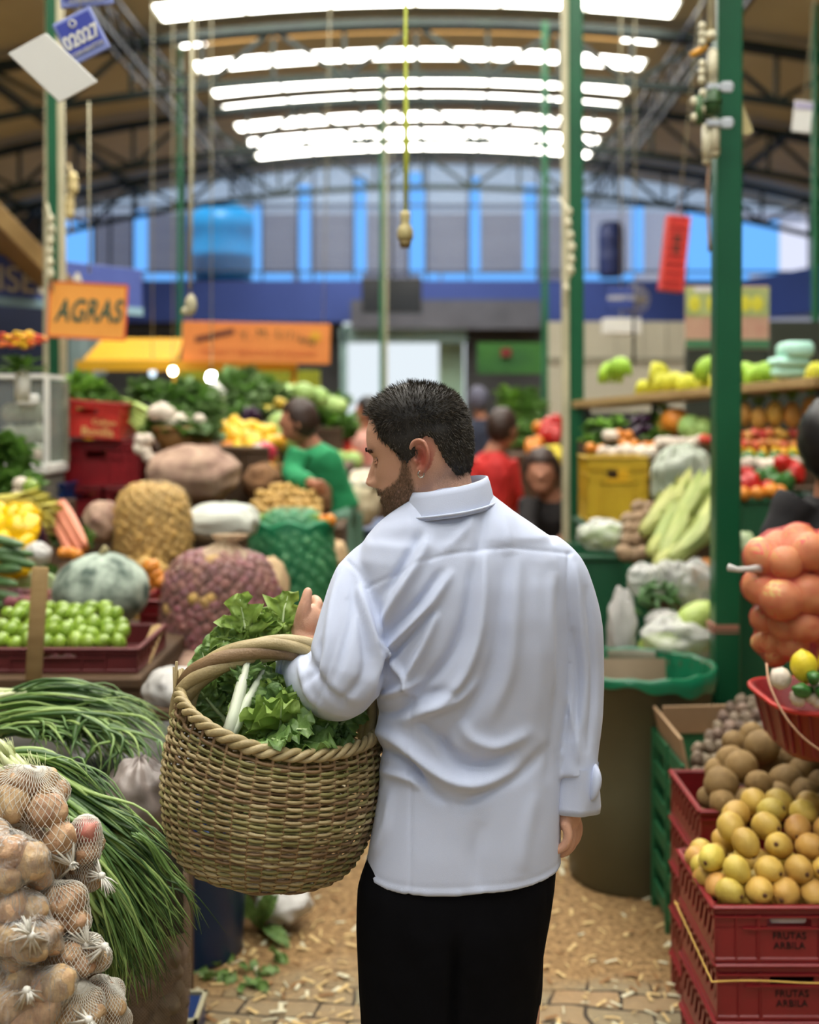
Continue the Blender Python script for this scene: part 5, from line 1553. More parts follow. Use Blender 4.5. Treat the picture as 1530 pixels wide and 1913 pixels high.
# loose straw and husks on the floor
mb = MB()
for k in range(1500):
    y = 3.3 + 3.2 * rg.random() ** 1.5; x = rg.uniform(-.85, .95) * (y / 3.3)
    a = rg.uniform(0, PI); L_ = rg.uniform(.006, .024)
    v = Vector((math.cos(a), math.sin(a), rg.uniform(-.1, .25))) * L_; mb.mi = rg.choice((0, 0, 1, 2))
    w_ = Vector((-math.sin(a), math.cos(a), 0)) * L_ * rg.uniform(.12, .4)
    p = Vector((x, y, .003 + .006 * rg.random()))
    mb.add([p - v - w_, p - v + w_, p + v + w_, p + v - w_, p + Vector((0, 0, L_ * .2))], [(0, 1, 4), (1, 2, 4), (2, 3, 4), (3, 0, 4)])
o = mb.build('floor_litter', [mat('husk', (206, 178, 124), .8), mat('brown_husk', (140, 104, 64), .8), mat('pale_scrap', (206, 200, 170), .7)], smooth=False); tag(o, 'dry husks and scraps trodden over the aisle floor', 'floor litter', kind='stuff')
t = empty('blue_box', (P(322, 1920, 3.2).x, 3.26, 0), 'small dark blue box with pale rim on the floor beside the brown sack', 'box')
mb = MB(); mb.box((0, 0, .04), (.13, .16, .08), bev=.004); mb.build('box_body', M_navy, t, smooth=False)
mb = MB(); 
for dx, dy, sx_, sy in ((-.065, 0, .012, .172), (.065, 0, .012, .172), (0, -.08, .142, .012), (0, .08, .142, .012)): mb.box((dx, dy, .084), (sx_, sy, .012))
mb.build('rim', M_beige, t, smooth=False)
# ============================================================ crates, trash can, right side
def text(body, size, m, parent, loc, rot=(R(90), 0, 0), name='lettering', ext=.0015, ax='CENTER', shear=0, spc=1.0, off=0.0, warp=None):
    c = bpy.data.curves.new(name, 'FONT'); c.body = body; c.size = size; c.extrude = ext; c.align_x = ax; c.align_y = 'CENTER'; c.shear = shear; c.space_character = spc; c.offset = off
    c.materials.append(m); o = bpy.data.objects.new(name, c); COL.objects.link(o)
    me = bpy.data.meshes.new_from_object(o.evaluated_get(bpy.context.evaluated_depsgraph_get())); bpy.data.objects.remove(o)
    o = link(name, me, parent); o.location = loc; o.rotation_euler = rot
    return o
def crate(label, loc, w=.35, dp=.36, h=.135, m=None, group=None, rot=(0, 0, 0), lat=True, letters=None, lm=None, cat='crate', nrib=7, name='plastic_crate', dot=False):
    m = m or M_red
    e = empty(name, loc, label, cat, group, rot)
    t = .004
    for sx_, nm in ((-1, 'side_panel'), (1, 'side_panel')):
        mb = MB(); x = sx_ * (w / 2 - t / 2)
        mb.box((x, 0, h * .17), (t, dp, h * .34)); mb.box((x, 0, h * .86), (t, dp, h * .24))
        n = 9
        for i in range(n):
            y = -dp / 2 + dp * (i + .5) / n
            mb.box((x, y, h * .5), (t * 1.5, dp / n * .42, h * .5), (R(24), 0, 0))
        for i in range(n + 1):
            mb.box((x + sx_ * .003, -dp / 2 + dp * i / n, h * .86), (.006, .003, h * .2))
        mb.build(nm, m, e, smooth=False)
    for sy, nm in ((-1, 'end_panel'), (1, 'end_panel')):
        mb = MB(); y = sy * (dp / 2 - t / 2); hw = .052
        mb.box((0, y, h * .31), (w, t, h * .62)); mb.box((0, y, h * .91), (w, t, h * .18))
        for s2 in (-1, 1): mb.box((s2 * (w / 2 + hw) / 2, y, h * .72), (w / 2 - hw, t, h * .22))
        for i in range(nrib + 1):
            x = -w / 2 + w * i / nrib
            if abs(x) < hw * 1.3 and not (i in (0, nrib)): x = math.copysign(hw * 1.35, x)
            mb.box((x, y + sy * .0035, h * .42), (.0035, .007, h * .84))
        for z, x0, x1 in ((h * .80, -w / 2, w / 2), (h * .60, -w / 3.2, w / 3.2)):
            mb.box(((x0 + x1) / 2, y + sy * .0045, z), (x1 - x0, .009, .004))
        mb.build(nm, m, e, smooth=False)
    mb = MB(); rw = .016
    for sy in (-1, 1): mb.box((0, sy * (dp / 2 + .002), h - .005), (w + rw, rw, .010), bev=.004)
    for sx_ in (-1, 1): mb.box((sx_ * (w / 2 + .002), 0, h - .005), (rw, dp + rw, .010), bev=.004)
    for sy in (-1, 1): mb.box((0, sy * (dp / 2 - .002), .006), (w, .010, .012), bev=.003)
    for sx_ in (-1, 1): mb.box((sx_ * (w / 2 - .002), 0, .006), (.010, dp, .012), bev=.003)
    rm = mb.build('rim', m, e, smooth=False)
    mb = MB(); mb.box((0, 0, .004), (w - .01, dp - .01, .005)); mb.build('base', m, e, smooth=False)
    if letters:
        for i, L_ in enumerate(letters): text(L_, .022 * (h / .135), lm or mat('dark_lettering', (34, 12, 10), .7), e, (0, -dp / 2 - .001, h * (.46 - .17 * i)), spc=1.05)
    return e
KX = P(1335, 1690, 2.80)
M_cr = M_red
kx = KX.x + .175
zt = KX.z
for i in range(4):
    lab = ['red plastic crate holding the golden fruit, topmost of the front stack', 'red crate wound with yellow string, second of the front stack', 'red crate third from the top of the front stack at the bottom edge', 'red crate at the foot of the front stack'][i]
    crate(lab, (kx + (.006 if i else 0), 2.80 + .18, zt - .1355 * (i + 1) + .0), group='red crates in the front stack', letters=('FRUTAS', 'ARBILA'))
mb = MB(); z2 = zt - .1355 * 1.28
loop = []
x0, x1, y0, y1 = kx - .185, kx + .186, 2.788, 3.18
for t in np.linspace(0, 1, 60): loop.append((x0 + (x1 - x0) * t, y0 - .004, z2 + .003 * math.sin(t * 7)))
for t in np.linspace(0.02, 1, 30): loop.append((x1, y0 + (y1 - y0) * t, z2))
for t in np.linspace(0.02, 1, 60): loop.append((x1 + (x0 - x1) * t, y1, z2 + .02))
for t in np.linspace(0.02, .98, 30): loop.append((x0, y1 + (y0 - y1) * t, z2 + .03 * (1 - t) + .0))
mb.tube(loop, .0022, 6, closed=True)
tag(mb.build('string', mat('yellow_string', (206, 168, 84), .6)), 'yellow string tied around the second red crate of the front stack', 'string')
# grey handle seen in the slot of the top crate
mb = MB(); mb.box((kx, 2.809, zt - .038), (.086, .010, .018), bev=.005); tag(mb.build('metal_bar', mat('grey_plastic', (186, 180, 178), .3)), 'grey bar showing through the handle slot of the golden fruit crate', 'bar')
# golden fruit
GL, GG = 'golden fruit with a dark stem scar in the front red crate', 'golden fruit heaped in the front crate'
rr_ = []
def gf(px, py, d, s=1.0, rot=None):
    put('golden_fruit', P(px, py, d), GL, 'fruit', GG, rot if rot else (prg.uniform(-.6, .6), prg.uniform(-.5, .9), -PI / 2 + prg.uniform(-.9, .9)), s * 1.14)
for i, x in enumerate((1362, 1418, 1468, 1520, 1572)): gf(x, 1668 + prg.uniform(-4, 4), 2.84)
for i, x in enumerate((1316, 1372, 1432, 1488, 1542, 1590)): gf(x + 4, 1630 - (6 if i else -8), 2.87 if i else 2.98)
for i, x in enumerate((1330, 1393, 1455, 1512, 1570)): gf(x, 1578 + prg.uniform(-5, 5) + (22 if i == 0 else 0), 2.92)
for i, x in enumerate((1365, 1430, 1490, 1545, 1590)): gf(x, 1546 + prg.uniform(-6, 6), 2.97)
for i, x in enumerate((1375, 1440, 1500, 1560)): gf(x, 1520 + prg.uniform(-5, 5), 3.03)
for i, x in enumerate((1408, 1455, 1510, 1570)): gf(x, 1500 + prg.uniform(-4, 4), 3.09)
for x, y, d in ((1300, 1602, 3.06), (1312, 1618, 3.0), (1326, 1640, 2.93), (1340, 1655, 2.88), (1338, 1600, 3.0), (1352, 1570, 3.03), (1310, 1590, 3.12)): gf(x, y, d, .9)
# inner layers so the heap is full
for j in range(3):
    for i in range(5):
        gf(1365 + i * 50, 1690 - j * 40, 2.93 + j * .1)
# crate with brown sapotes behind
zb = P(1310, 1512, 3.22).z
bx = P(1310, 1512, 3.22).x + .175
for i in range(5):
    crate(['red crate filled with brown round fruit, behind the golden fruit', 'red crate under the brown fruit crate, its corner beside the golden fruit', 'red crate third in the rear stack', 'red crate fourth in the rear stack', 'red crate at the bottom of the rear stack'][i], (bx, 3.22 + .18, zb - .1355 * (i + 1)), group='red crates in the rear stack')
SLb = 'brown fuzzy round fruit heaped behind the golden fruit'
for (x, y, r, d) in ((1347, 1465, 32, 3.28), (1385, 1432, 30, 3.33), (1424, 1395, 32, 3.40), (1418, 1465, 26, 3.27), (1365, 1420, 27, 3.42), (1372, 1388, 24, 3.5), (1405, 1372, 22, 3.52), (1468, 1458, 30, 3.30), (1440, 1430, 25, 3.42), (1500, 1485, 30, 3.26), (1350, 1500, 26, 3.24), (1322, 1490, 20, 3.3), (1390, 1500, 28, 3.26), (1455, 1490, 28, 3.26), (1340, 1440, 24, 3.42), (1500, 1440, 26, 3.36), (1530, 1510, 30, 3.24), (1540, 1465, 28, 3.30), (1555, 1490, 28, 3.28), (1480, 1415, 25, 3.42), (1530, 1425, 26, 3.4), (1580, 1440, 28, 3.36)):
    put('sapote', P(x, y, d), SLb, 'fruit', 'brown fruit in the crate', (R(90) + prg.uniform(-.6, .6), prg.uniform(-.5, .5), prg.uniform(-.8, .8)), S(r, d) / .046)
for x in range(1340, 1560, 50):
    for y in (1520, 1545): put('sapote', P(x, y, 3.34), SLb, 'fruit', 'brown fruit in the crate')
# potato crate with cardboard lining
pc = empty('green_crate', (P(1440, 1500, 3.9).x + .10, 3.92, 0), 'green slatted crate lined with cardboard, holding small dusky potatoes', 'crate')
zc = P(1300, 1420, 3.75).z
x0 = P(1272, 1400, 3.72).x - pc.location.x
M_gcr = mat('green_crate_plastic', (46, 112, 72), .5, (34, 88, 56), 6)
mb = MB()
for k in range(6): mb.box((x0 + .004, 0, .05 + (zc - .05) * k / 5.5 + .02), (.008, .44, .05))
for y in (-.22, 0, .22): mb.box((x0, y, zc / 2), (.012, .02, zc))
mb.build('side_panel', M_gcr, pc, smooth=False)
mb = MB(); mb.box((x0 + .30, -.22, zc / 2 - .06), (.60, .008, zc - .12)); mb.build('front_panel', M_gcr, pc, smooth=False)
mb = MB(); mb.box((x0 + .30, .22, zc / 2), (.60, .008, zc)); mb.build('back_panel', M_gcr, pc, smooth=False)
M_card = mat('cardboard', (170, 142, 108), .85, (146, 118, 88), 8)
mb = MB(); mb.box((x0 + .02, .0, zc - .02), (.008, .42, .20), (0, R(-12), 0)); mb.build('cardboard_flap', M_card, pc, smooth=False)
mb = MB(); mb.box((x0 + .17, .20, zc + .035), (.30, .008, .10), (R(12), 0, R(6))); mb.build('cardboard_flap', M_card, pc, smooth=False)
mb = MB(); mb.box((x0 + .32, .0, zc - .16), (.56, .40, .02)); mb.build('filling_board', M_card, pc, smooth=False)
rows('small_potato', [(1470, 1292, 1345, 3.62, 2), (1445, 1290, 1345, 3.66, 3), (1420, 1290, 1360, 3.72, 4), (1398, 1300, 1390, 3.78, 5), (1378, 1318, 1400, 3.86, 5), (1358, 1330, 1500, 3.92, 8), (1340, 1345, 1500, 3.98, 8), (1324, 1360, 1490, 4.05, 7), (1310, 1378, 1470, 4.1, 5), (1400, 1400, 1560, 3.75, 8), (1420, 1440, 1600, 3.7, 8), (1380, 1420, 1600, 3.84, 9)],
     'small dusky purple-brown potato in the cardboard-lined green crate', 'potato', 'small potatoes in the green crate', s=1.12)
rows('small_potato', [(1470, 1300, 1560, 3.72, 10), (1440, 1300, 1560, 3.8, 10), (1410, 1320, 1560, 3.88, 10), (1385, 1330, 1560, 3.95, 9)], 'small dusky purple-brown potato in the cardboard-lined green crate', 'potato', 'small potatoes in the green crate', s=1.2)

# trash can with green liner
TC = Vector((P(1205, 1690, 4.2).x, 4.42, 0))
t = empty('trash_can', TC, 'large olive-brown trash can lined with a green bag, right of the man', 'trash can')
M_can = mat('olive_brown_plastic', (94, 92, 70), .5, (80, 78, 58), 3, var=0)
mb = MB(); mb.lathe([(0, 0), (.228, 0), (.236, .012), (.262, .36), (.285, .74), (.294, .745), (.294, .775), (.284, .775), (.278, .74), (.255, .36), (.228, .02), (0, .02)], 64); mb.build('can_body', M_can, t)
M_lin = mat('green_liner', (28, 128, 88), .28, (20, 106, 72), 6, bump=.5, bs=24, trans=.25, spec=.6)
mb = MB(); n = 90
prof = [(.280, .60), (.283, .70), (.286, .776), (.292, .784), (.301, .780), (.303, .76), (.302, .735)]
rings = []
for r_, z_ in prof[2:]:
    rings.append([(r_ * math.cos(2 * PI * k / n) * (1 + .004 * math.sin(k * 1.7)), r_ * math.sin(2 * PI * k / n) * (1 + .004 * math.sin(k * 1.7)), z_ + ((.015 * math.sin(3 * 2 * PI * k / n + 1) + .008 * math.sin(k * .9) - .012 * math.cos(2 * PI * k / n)) if z_ < .77 and r_ > .29 else .003 * math.sin(k))) for k in range(n)])
mb.loft(rings, caps=False)
mb.build('liner_rim', M_lin, t)
mb = MB()
for a0, a1, dip in ((R(100), R(215), .0), (R(-35), R(62), .0), (R(215), R(330), .0)):
    m_ = 26; vs = []; fs = []
    for j in range(9):
        for i in range(m_ + 1):
            a = a0 + (a1 - a0) * i / m_
            u = (i / m_) * 2 - 1; edge = 1 - abs(u) ** 1.5
            dpt = .38 * (j / 8) * (.15 + .85 * edge)
            r_ = .279 - .06 * (j / 8) * edge + .006 * math.sin(i * 1.9 + j)
            vs.append((r_ * math.cos(a), r_ * math.sin(a), .775 - dpt))
    for j in range(8):
        for i in range(m_): fs.append((j * (m_ + 1) + i, j * (m_ + 1) + i + 1, (j + 1) * (m_ + 1) + i + 1, (j + 1) * (m_ + 1) + i))
    mb.add(vs, fs)
mb.build('liner_bag', M_lin, t)
# card standing in the can
mb = MB(); mb.box((0, .12, .56), (.30, .006, .42), (R(-8), 0, 0)); o = mb.build('cardboard_sheet', mat('brown_card', (112, 98, 76), .8, (96, 82, 62), 5)); o.location = TC; tag(o, 'brown sheet of card standing inside the trash can', 'cardboard')

# onions in red netting: three slumped bulges
e = empty('net_bag_of_onions', P(1500, 1230, 3.15), 'red netting bag of golden onions slumped in three bulges at the right edge', 'net bag')
ROT = []
lob = [((1490, 1030, 3.12), [(1425, 1040, 3.12, 36), (1468, 1052, 3.06, 33), (1515, 1030, 3.06, 36), (1492, 1010, 3.12, 33), (1450, 1020, 3.16, 32), (1560, 1020, 3.1, 38), (1600, 1000, 3.12, 36), (1540, 1060, 3.08, 30), (1590, 1050, 3.08, 34)]),
       ((1490, 1110, 3.1), [(1422, 1095, 3.12, 36), (1460, 1120, 3.04, 40), (1510, 1110, 3.05, 38), (1484, 1082, 3.1, 34), (1550, 1085, 3.08, 38), (1560, 1135, 3.06, 36), (1440, 1080, 3.18, 34), (1610, 1110, 3.1, 38)]),
       ((1490, 1180, 3.1), [(1432, 1155, 3.14, 30), (1468, 1168, 3.08, 32), (1502, 1170, 3.05, 34), (1445, 1200, 3.14, 26), (1482, 1205, 3.08, 30), (1550, 1180, 3.06, 36), (1530, 1150, 3.1, 34), (1600, 1180, 3.08, 38), (1424, 1200, 3.18, 20), (1450, 1225, 3.14, 22), (1560, 1225, 3.1, 34)])]
for q_, (cc_, bs_) in enumerate(lob):
    balls = [(P(a, b, d), S(r, d)) for a, b, d, r in bs_]
    c, g, dirs = hull(balls, 44, 26, .004, 5)
    mb = MB(); nv, nu = g.shape
    vs = [c - e.location + dirs[i, j] * g[i, j] for i in range(nv) for j in range(nu)]
    fs = [(i * nu + j, i * nu + (j + 1) % nu, (i + 1) * nu + (j + 1) % nu, (i + 1) * nu + j) for i in range(nv - 1) for j in range(nu)]
    mb.add(vs, fs); mb.build('red_net', N_red, e)
    for p, r in balls:
        put('onion', p, 'golden onion seen through the red netting', 'onion', 'onions in the red net bag', None, r / .0355)
mb = MB(); a = P(1420, 1062, 3.08) - e.location
mb.tube([a, a + Vector((-.03, -.01, .0)), a + Vector((-.06, -.01, -.002)), a + Vector((-.085, -.01, .004))], [.012, .008, .007, .010], 10); mb.build('tie', M_wb, e)
# rounded red crate under the net bag
e2 = empty('red_tray', P(1580, 1390, 3.05), 'rounded dark red plastic tray crate under the onions at the right edge', 'crate')
mb = MB(); ringsA = []
def rr(w_, d_, z_, tilt=.0):
    out = []
    for k in range(48):
        a = 2 * PI * k / 48; ct, st = math.cos(a), math.sin(a)
        out.append(Vector((w_ * math.copysign(abs(ct) ** .45, ct), d_ * math.copysign(abs(st) ** .45, st), z_)))
    return out
ringsA = [rr(.001, .001, -.005), rr(.17, .15, -.005), rr(.18, .16, .01), rr(.205, .19, .115), rr(.218, .20, .12), rr(.218, .20, .128), rr(.203, .188, .128), rr(.172, .152, .012), rr(.001, .001, .008)]
mb.loft(ringsA, caps=False); mb.build('tray_body', mat('dark_red_plastic', (140, 32, 34), .38, (112, 22, 26), 5), e2)
mb = MB()
for k in range(0, 48, 2):
    a = rr(.181, .161, .01)[k]; b = rr(.207, .192, .115)[k]; mb.tube([a, b], .0035, 5)
mb.build('ribs', M_red, e2, smooth=False)
mb = MB(); mb.tube([p + Vector((0, 0, .124)) for p in rr(.216, .198, 0)], .007, 6, closed=True); mb.build('rim', M_redB, e2)
mb = MB(); mb.tube(catmull([P(1432, 1240, 2.9), P(1440, 1285, 2.84), P(1475, 1350, 2.80), P(1530, 1400, 2.80), P(1600, 1420, 2.82)], 20), .0028, 6); tag(mb.build('twine', mat('pale_twine', (190, 150, 120), .7)), 'pale twine hanging along the rounded red tray', 'twine')
zt2 = P(1580, 1390, 3.05).z
st_ = empty('rack', (e2.location.x + .16, 3.15, 0), 'dark metal rack hidden under the red tray at the right edge', 'rack')
mb = MB(); mb.box((.05, .05, zt2 - .02), (.5, .5, .02)); mb.build('shelf', M_truss, st_, smooth=False)
for sx_ in (.28,):
    for sy in (-.15, .25):
        mb = MB(); mb.box((sx_, sy, (zt2 - .03) / 2), (.03, .03, zt2 - .03)); mb.build('leg', M_truss, st_, smooth=False)
for (x, y, d, s) in ((1502, 1245, 2.88, 1.1), (1555, 1240, 2.9, 1.1)): put('lemon', P(x, y, d), 'yellow lemon in the red tray, ' + ('nearer the garlic' if x < 1520 else 'at the right edge'), 'lemon', None, (0, R(80), .3), s)
put('garlic', P(1458, 1267, 2.88), 'white garlic bulb lying at the left rim of the red tray', 'garlic', s=1.0)
for x, y, r_ in ((1500, 1290, .3), (1520, 1265, 1.3), (1540, 1292, .6)): put('green_pepper', P(x, y, 2.85), 'small green pepper in the red tray', 'pepper', 'peppers in the red tray', (0, .2, r_), .55)
for x, y in ((1515, 1300), (1530, 1285), (1545, 1300), (1490, 1305), (1560, 1290), (1530, 1310)): put('small_potato', P(x, y, 2.87), 'small pale tuber in the red tray', 'tuber', 'tubers in the red tray', s=.8).data = proto('garlic')[0]

# green bins and the goods on them
def bin_(label, px0, px1, py, d, dep=.45, m=None, taper=.86, rim=True, zb=0.0):
    a = P(px0, py, d); b = P(px1, py, d); w_ = b.x - a.x; h = a.z - zb
    e = empty('plastic_bin', ((a.x + b.x) / 2, d + dep / 2, zb), label, 'bin')
    mb = MB()
    def ring(k, z): return [Vector((x * w_ / 2 * k, y * dep / 2 * k, z)) for x, y in ((-1, -1), (1, -1), (1, 1), (-1, 1))]
    mb.loft([ring(taper, 0), ring(1, h), ring(.95, h), ring(taper * .95, .02)]); mb.build('bin_body', m or M_bin, e, smooth=False)
    mb = MB()
    for sx_, sy, w2, d2 in ((0, -1, w_ + .03, .03), (0, 1, w_ + .03, .03), (-1, 0, .03, dep + .03), (1, 0, .03, dep + .03)):
        mb.box((sx_ * w_ / 2, sy * dep / 2, h - .012), (w2, d2, .026), bev=.008)
    mb.build('rim', m or M_bin, e, smooth=False)
    return e
M_bin = mat('green_bin_plastic', (34, 92, 62), .4, (26, 74, 50), 3)
bin_('green plastic bin just right of the man, below the bagged white cabbage', 1010, 1166, 1037, 5.3, .5)
bin_('dark green plastic bin behind the thick post, under the red peppers', 1385, 1560, 930, 5.6, .45)
bin_('long green bin behind the trash can, under the bagged squash', 1168, 1400, 1225, 4.95, .4)
bin_('green bin in the shade to the right of the thick post', 1382, 1500, 1052, 4.75, .3)
M_cbag = film('bag_film', (240, 242, 236), .30, .15, .9, 18, dist=.02)
def veg_bag(label, px, py, d, w_, h_, name='vegetable_bag', alpha=None, cat='bag of vegetables', seed=1, m=None):
    return softbag(name, label, cat, P(px, py, d), (S(w_, d), S(w_, d) * .8, S(h_, d)), m or M_cbag, seed=seed, crease=.06, amp=.2)
veg_bag('long clear bag of white cabbage lying on the green bin right of the man', 1125, 1000, 5.35, 46, 30, seed=2)
for x in (1100, 1130, 1155): put('cabbage', P(x, 1002, 5.4), 'pale cabbage inside the clear bag on the green bin', 'cabbage', 'cabbages in the long bag', None, .62)
rows('taro', [(1010, 1165, 1240, 5.3, 4), (990, 1165, 1235, 5.35, 4), (968, 1170, 1235, 5.45, 4), (950, 1180, 1235, 5.5, 3), (1035, 1160, 1210, 5.2, 3)], 'rough brown tuber in the heap left of the corn', 'tuber', 'brown tubers')
M_husk = mat('corn_husk', (206, 208, 136), .5, (156, 176, 92), 10, stretch=(6, 6, .5), trans=.15, var=.14, hue=.02)
def ear_(label, a, b, r, m, group, cat='corn'):
    """corn in its husk: tapering body with husk blades and silk"""
    a = Vector(a); b = Vector(b); L_ = (b - a).length
    M = (b - a).to_track_quat('Z', 'Y').to_matrix().to_4x4()
    e = empty('corn_ear', a, label, cat, group); e.rotation_euler = M.to_euler()
    mb = MB(); mb.lathe([(0, 0), (r * .7, .02 * L_), (r, .2 * L_), (r * 1.02, .5 * L_), (r * .7, .8 * L_), (r * .3, .95 * L_), (0, L_)], 14); mb.build('ear_body', m, e)
    mb = MB()
    for k in range(4):
        Mk = Matrix.Rotation(k * PI / 2 + .4, 4, 'Z') @ Matrix.Translation((r * .9, 0, .02)) @ Matrix.Rotation(R(90), 4, 'X') @ Matrix.Rotation(R(-90), 4, 'Y')
        leaf_geo(mb, Mk, L_ * 1.05, r * 2, 'long', .25, nx=4, ny=8, seed=k, ruf=.003)
    mb.build('husk', m, e)
    return e
cl_ = 'long green ear of corn in its husk in the heap left of the thick post'
for i, (x0, y0, x1, y1, d) in enumerate(((1215, 1040, 1262, 960, 5.1), (1235, 1048, 1280, 965, 5.05), (1200, 1000, 1255, 930, 5.2), (1255, 1000, 1310, 905, 5.15), (1270, 990, 1330, 900, 5.2), (1235, 985, 1290, 900, 5.25), (1290, 1010, 1345, 930, 5.1), (1225, 1060, 1285, 1010, 5.0), (1300, 960, 1350, 880, 5.3), (1250, 1050, 1320, 985, 5.0))):
    ear_(cl_, P(x0, y0, d), P(x1, y1, d + .12), .036, M_husk, 'ears of corn by the post')
for i, (x, y, w_, h_, s_, lab) in enumerate(((1250, 1080, 42, 36, 3, 'clear plastic bag lying just under the heap of corn'), (1300, 1095, 40, 48, 4, 'clear plastic bag against the left side of the thick post'), (1205, 1085, 34, 30, 7, 'clear bag beside the tall bag of garlic'))):
    veg_bag(lab, x, y, 5.0 - i * .02, w_, h_, seed=s_)
for x, y in ((1290, 1075), (1315, 1100), (1300, 1125), (1320, 1060)): put('apple', P(x, y, 5.08), 'pinkish root inside the clear bag by the thick post', 'root vegetable', 'roots in the clear bag', s=1.2)
g_ = 'green beans in the clear bag'
for k in range(40):
    px, py = prg.uniform(1185, 1262), prg.uniform(1090, 1160)
    if (px - 1225) ** 2 / 42 ** 2 + (py - 1125) ** 2 / 40 ** 2 > 1: continue
    o = put('cucumber', P(px, py, 4.9 + prg.uniform(-.04, .04)), 'short green pod above the bagged squash', 'green bean', g_, (prg.uniform(-.4, .4), prg.uniform(-1, 1), prg.uniform(0, 3)), (.35, .5, .5), name='bean_pod')
veg_bag('tall white net bag of garlic standing behind the trash can', 1162, 1175, 4.85, 27, 68, seed=9, m=M_wb)
for i, (x, y, s_) in enumerate(((1300, 1155, 1.0), (1235, 1205, .9), (1290, 1200, 1.0), (1262, 1178, .8), (1325, 1195, .9))):
    o = put('pale_squash', P(x, y, 4.78 + .03 * i), ['large pale green squash leaning on the thick post', 'pale squash at the left of the squash bag', 'ribbed pale squash low in the squash bag', 'small pale squash in the middle of the squash bag', 'pale squash half behind the thick post'][i], 'squash', None, (prg.uniform(-.2, .2), prg.uniform(-.5, .1), prg.uniform(-.3, .3)), s_)
veg_bag('clear bag stretched over the pale squashes above the trash can', 1268, 1195, 4.76, 68, 42, seed=12)
veg_bag('white film bag folded at the left of the pale squashes', 1240, 1160, 4.85, 34, 20, seed=13, m=M_wb)
softbag('vegetable_bag', 'white and green cabbage leaf bag right of the thick post, above the shade', 'bag of vegetables', P(1392, 1030, 4.6), (.05, .06, .075), mat('leek_white', (206, 214, 182), .4, (150, 186, 104), 9, stretch=(1, 1, .4)), seed=6)
# yellow crate
crate('yellow slatted crate standing on the green bin behind the white cabbage bag', (P(1154, 975, 6.0).x, 6.15, P(1154, 975, 6.0).z), w=S(112, 6.0), dp=.3, h=S(122, 6.0), m=mat('yellow_plastic', (206, 172, 44), .45, (186, 150, 36), 6), nrib=5)
bin_('stand of green bins under the yellow crate', 1095, 1215, 978, 6.0, .4)
veg_bag('large clear bag with green vegetables right of the yellow crate', 1275, 895, 5.9, 58, 62, seed=15, m=film('green_tinged_film', (225, 236, 215), .38, .2, .9, 14, dist=.02, milk=(206, 214, 196)))
for x in range(1235, 1325, 22):
    for y in range(905, 955, 20): put('cabbage', P(x, y, 6.02), 'green vegetable inside the large clear bag', 'vegetable', 'vegetables in the large bag', None, .45).data = proto('green_pepper')[x % 3]
# long display shelf
L0, L1 = P(1095, 757, 7.3), P(1560, 714, 5.9)
t = empty('display_shelf', (L0 + L1) / 2, 'long wooden shelf board carrying the bananas on the right', 'shelf')
v = (L1 - L0)
mb = MB(); Mr = v.to_track_quat('X', 'Z').to_matrix().to_4x4(); mb.box((0, 0, 0), (v.length, .34, .045), Mr, bev=.004); mb.build('board', M_wood, t, smooth=False)
for k in (-.48, -.16, .16, .48):
    c = v * k; mb = MB(); zz_ = (L0 + v * (k + .5)).z; mb.box((c.x, c.y + .12, c.z - zz_ / 2), (.035, .035, zz_), (0, 0, 0)); mb.build('support', M_truss, t, smooth=False)
# bananas
M_ban = [mat('green_banana', (186, 190, 50), .4, (206, 200, 60), 5, var=.1), mat('lime_banana', (160, 196, 60), .4, (130, 176, 50), 5, var=.08)]
def banana_mesh(seed, m):
    rg_ = random.Random(seed); mb = MB(); n = 8
    for k in range(n):
        a = (k / (n - 1) - .5) * 1.9 + rg_.uniform(-.1, .1)
        pts = [Vector((math.sin(a) * .01, 0, .01)), Vector((math.sin(a) * .05, -.03, -.01)), Vector((math.sin(a) * .085, -.055, -.055)), Vector((math.sin(a) * .095, -.045, -.105)), Vector((math.sin(a) * .09, -.02, -.13))]
        mb.tube(catmull(pts, 10), [.006, .008, .012, .014, .0145, .0145, .014, .012, .008, .003], 7)
    return mb
bpos = ((1138, 700, 7.1, 1, .9), (1160, 690, 7.0, 1, .8), (1222, 700, 6.9, 0, .9), (1232, 720, 6.85, 0, .85), (1200, 732, 6.9, 0, .6), (1262, 718, 6.75, 0, .8), (1282, 722, 6.7, 0, .8), (1306, 722, 6.65, 0, .8), (1328, 690, 6.6, 1, 1.0), (1330, 720, 6.55, 0, .8), (1392, 700, 6.4, 1, .8), (1412, 705, 6.3, 1, .9), (1430, 700, 6.25, 1, .8), (1452, 716, 6.2, 0, .6), (1525, 700, 6.0, 0, .8))
for i, (x, y, d, mi, s_) in enumerate(bpos):
    mb = banana_mesh(i % 3, None); e = link('bananas', mb.mesh('bananas', M_ban[mi])); e.location = P(x, y - 20, d); e.scale = (s_,) * 3; e.rotation_euler = (0, 0, prg.uniform(-.6, .6))
    tag(e, ('greener' if mi else 'yellow-green') + ' hand of bananas standing on the long wooden shelf', 'bananas', ('greener' if mi else 'yellow-green') + ' bananas on the shelf')
for i, (x0, y0, x1, y1) in enumerate(((1470, 637, 1524, 668), (1451, 666, 1517, 686), (1450, 684, 1510, 706))):
    c, s_ = eb(x0, y0, x1, y1, 6.05 + .02 * i, .2); mb = MB(); mb.box((0, 0, 0), s_, bev=.02)
    o = mb.build('foam_box', mat('mint_foam', (176, 224, 206), .5)); o.location = c; tag(o, ['mint foam box on top of the stack at the end of the shelf', 'mint foam box in the middle of the stack on the shelf', 'lowest mint foam box, resting on the shelf'][i], 'foam box')
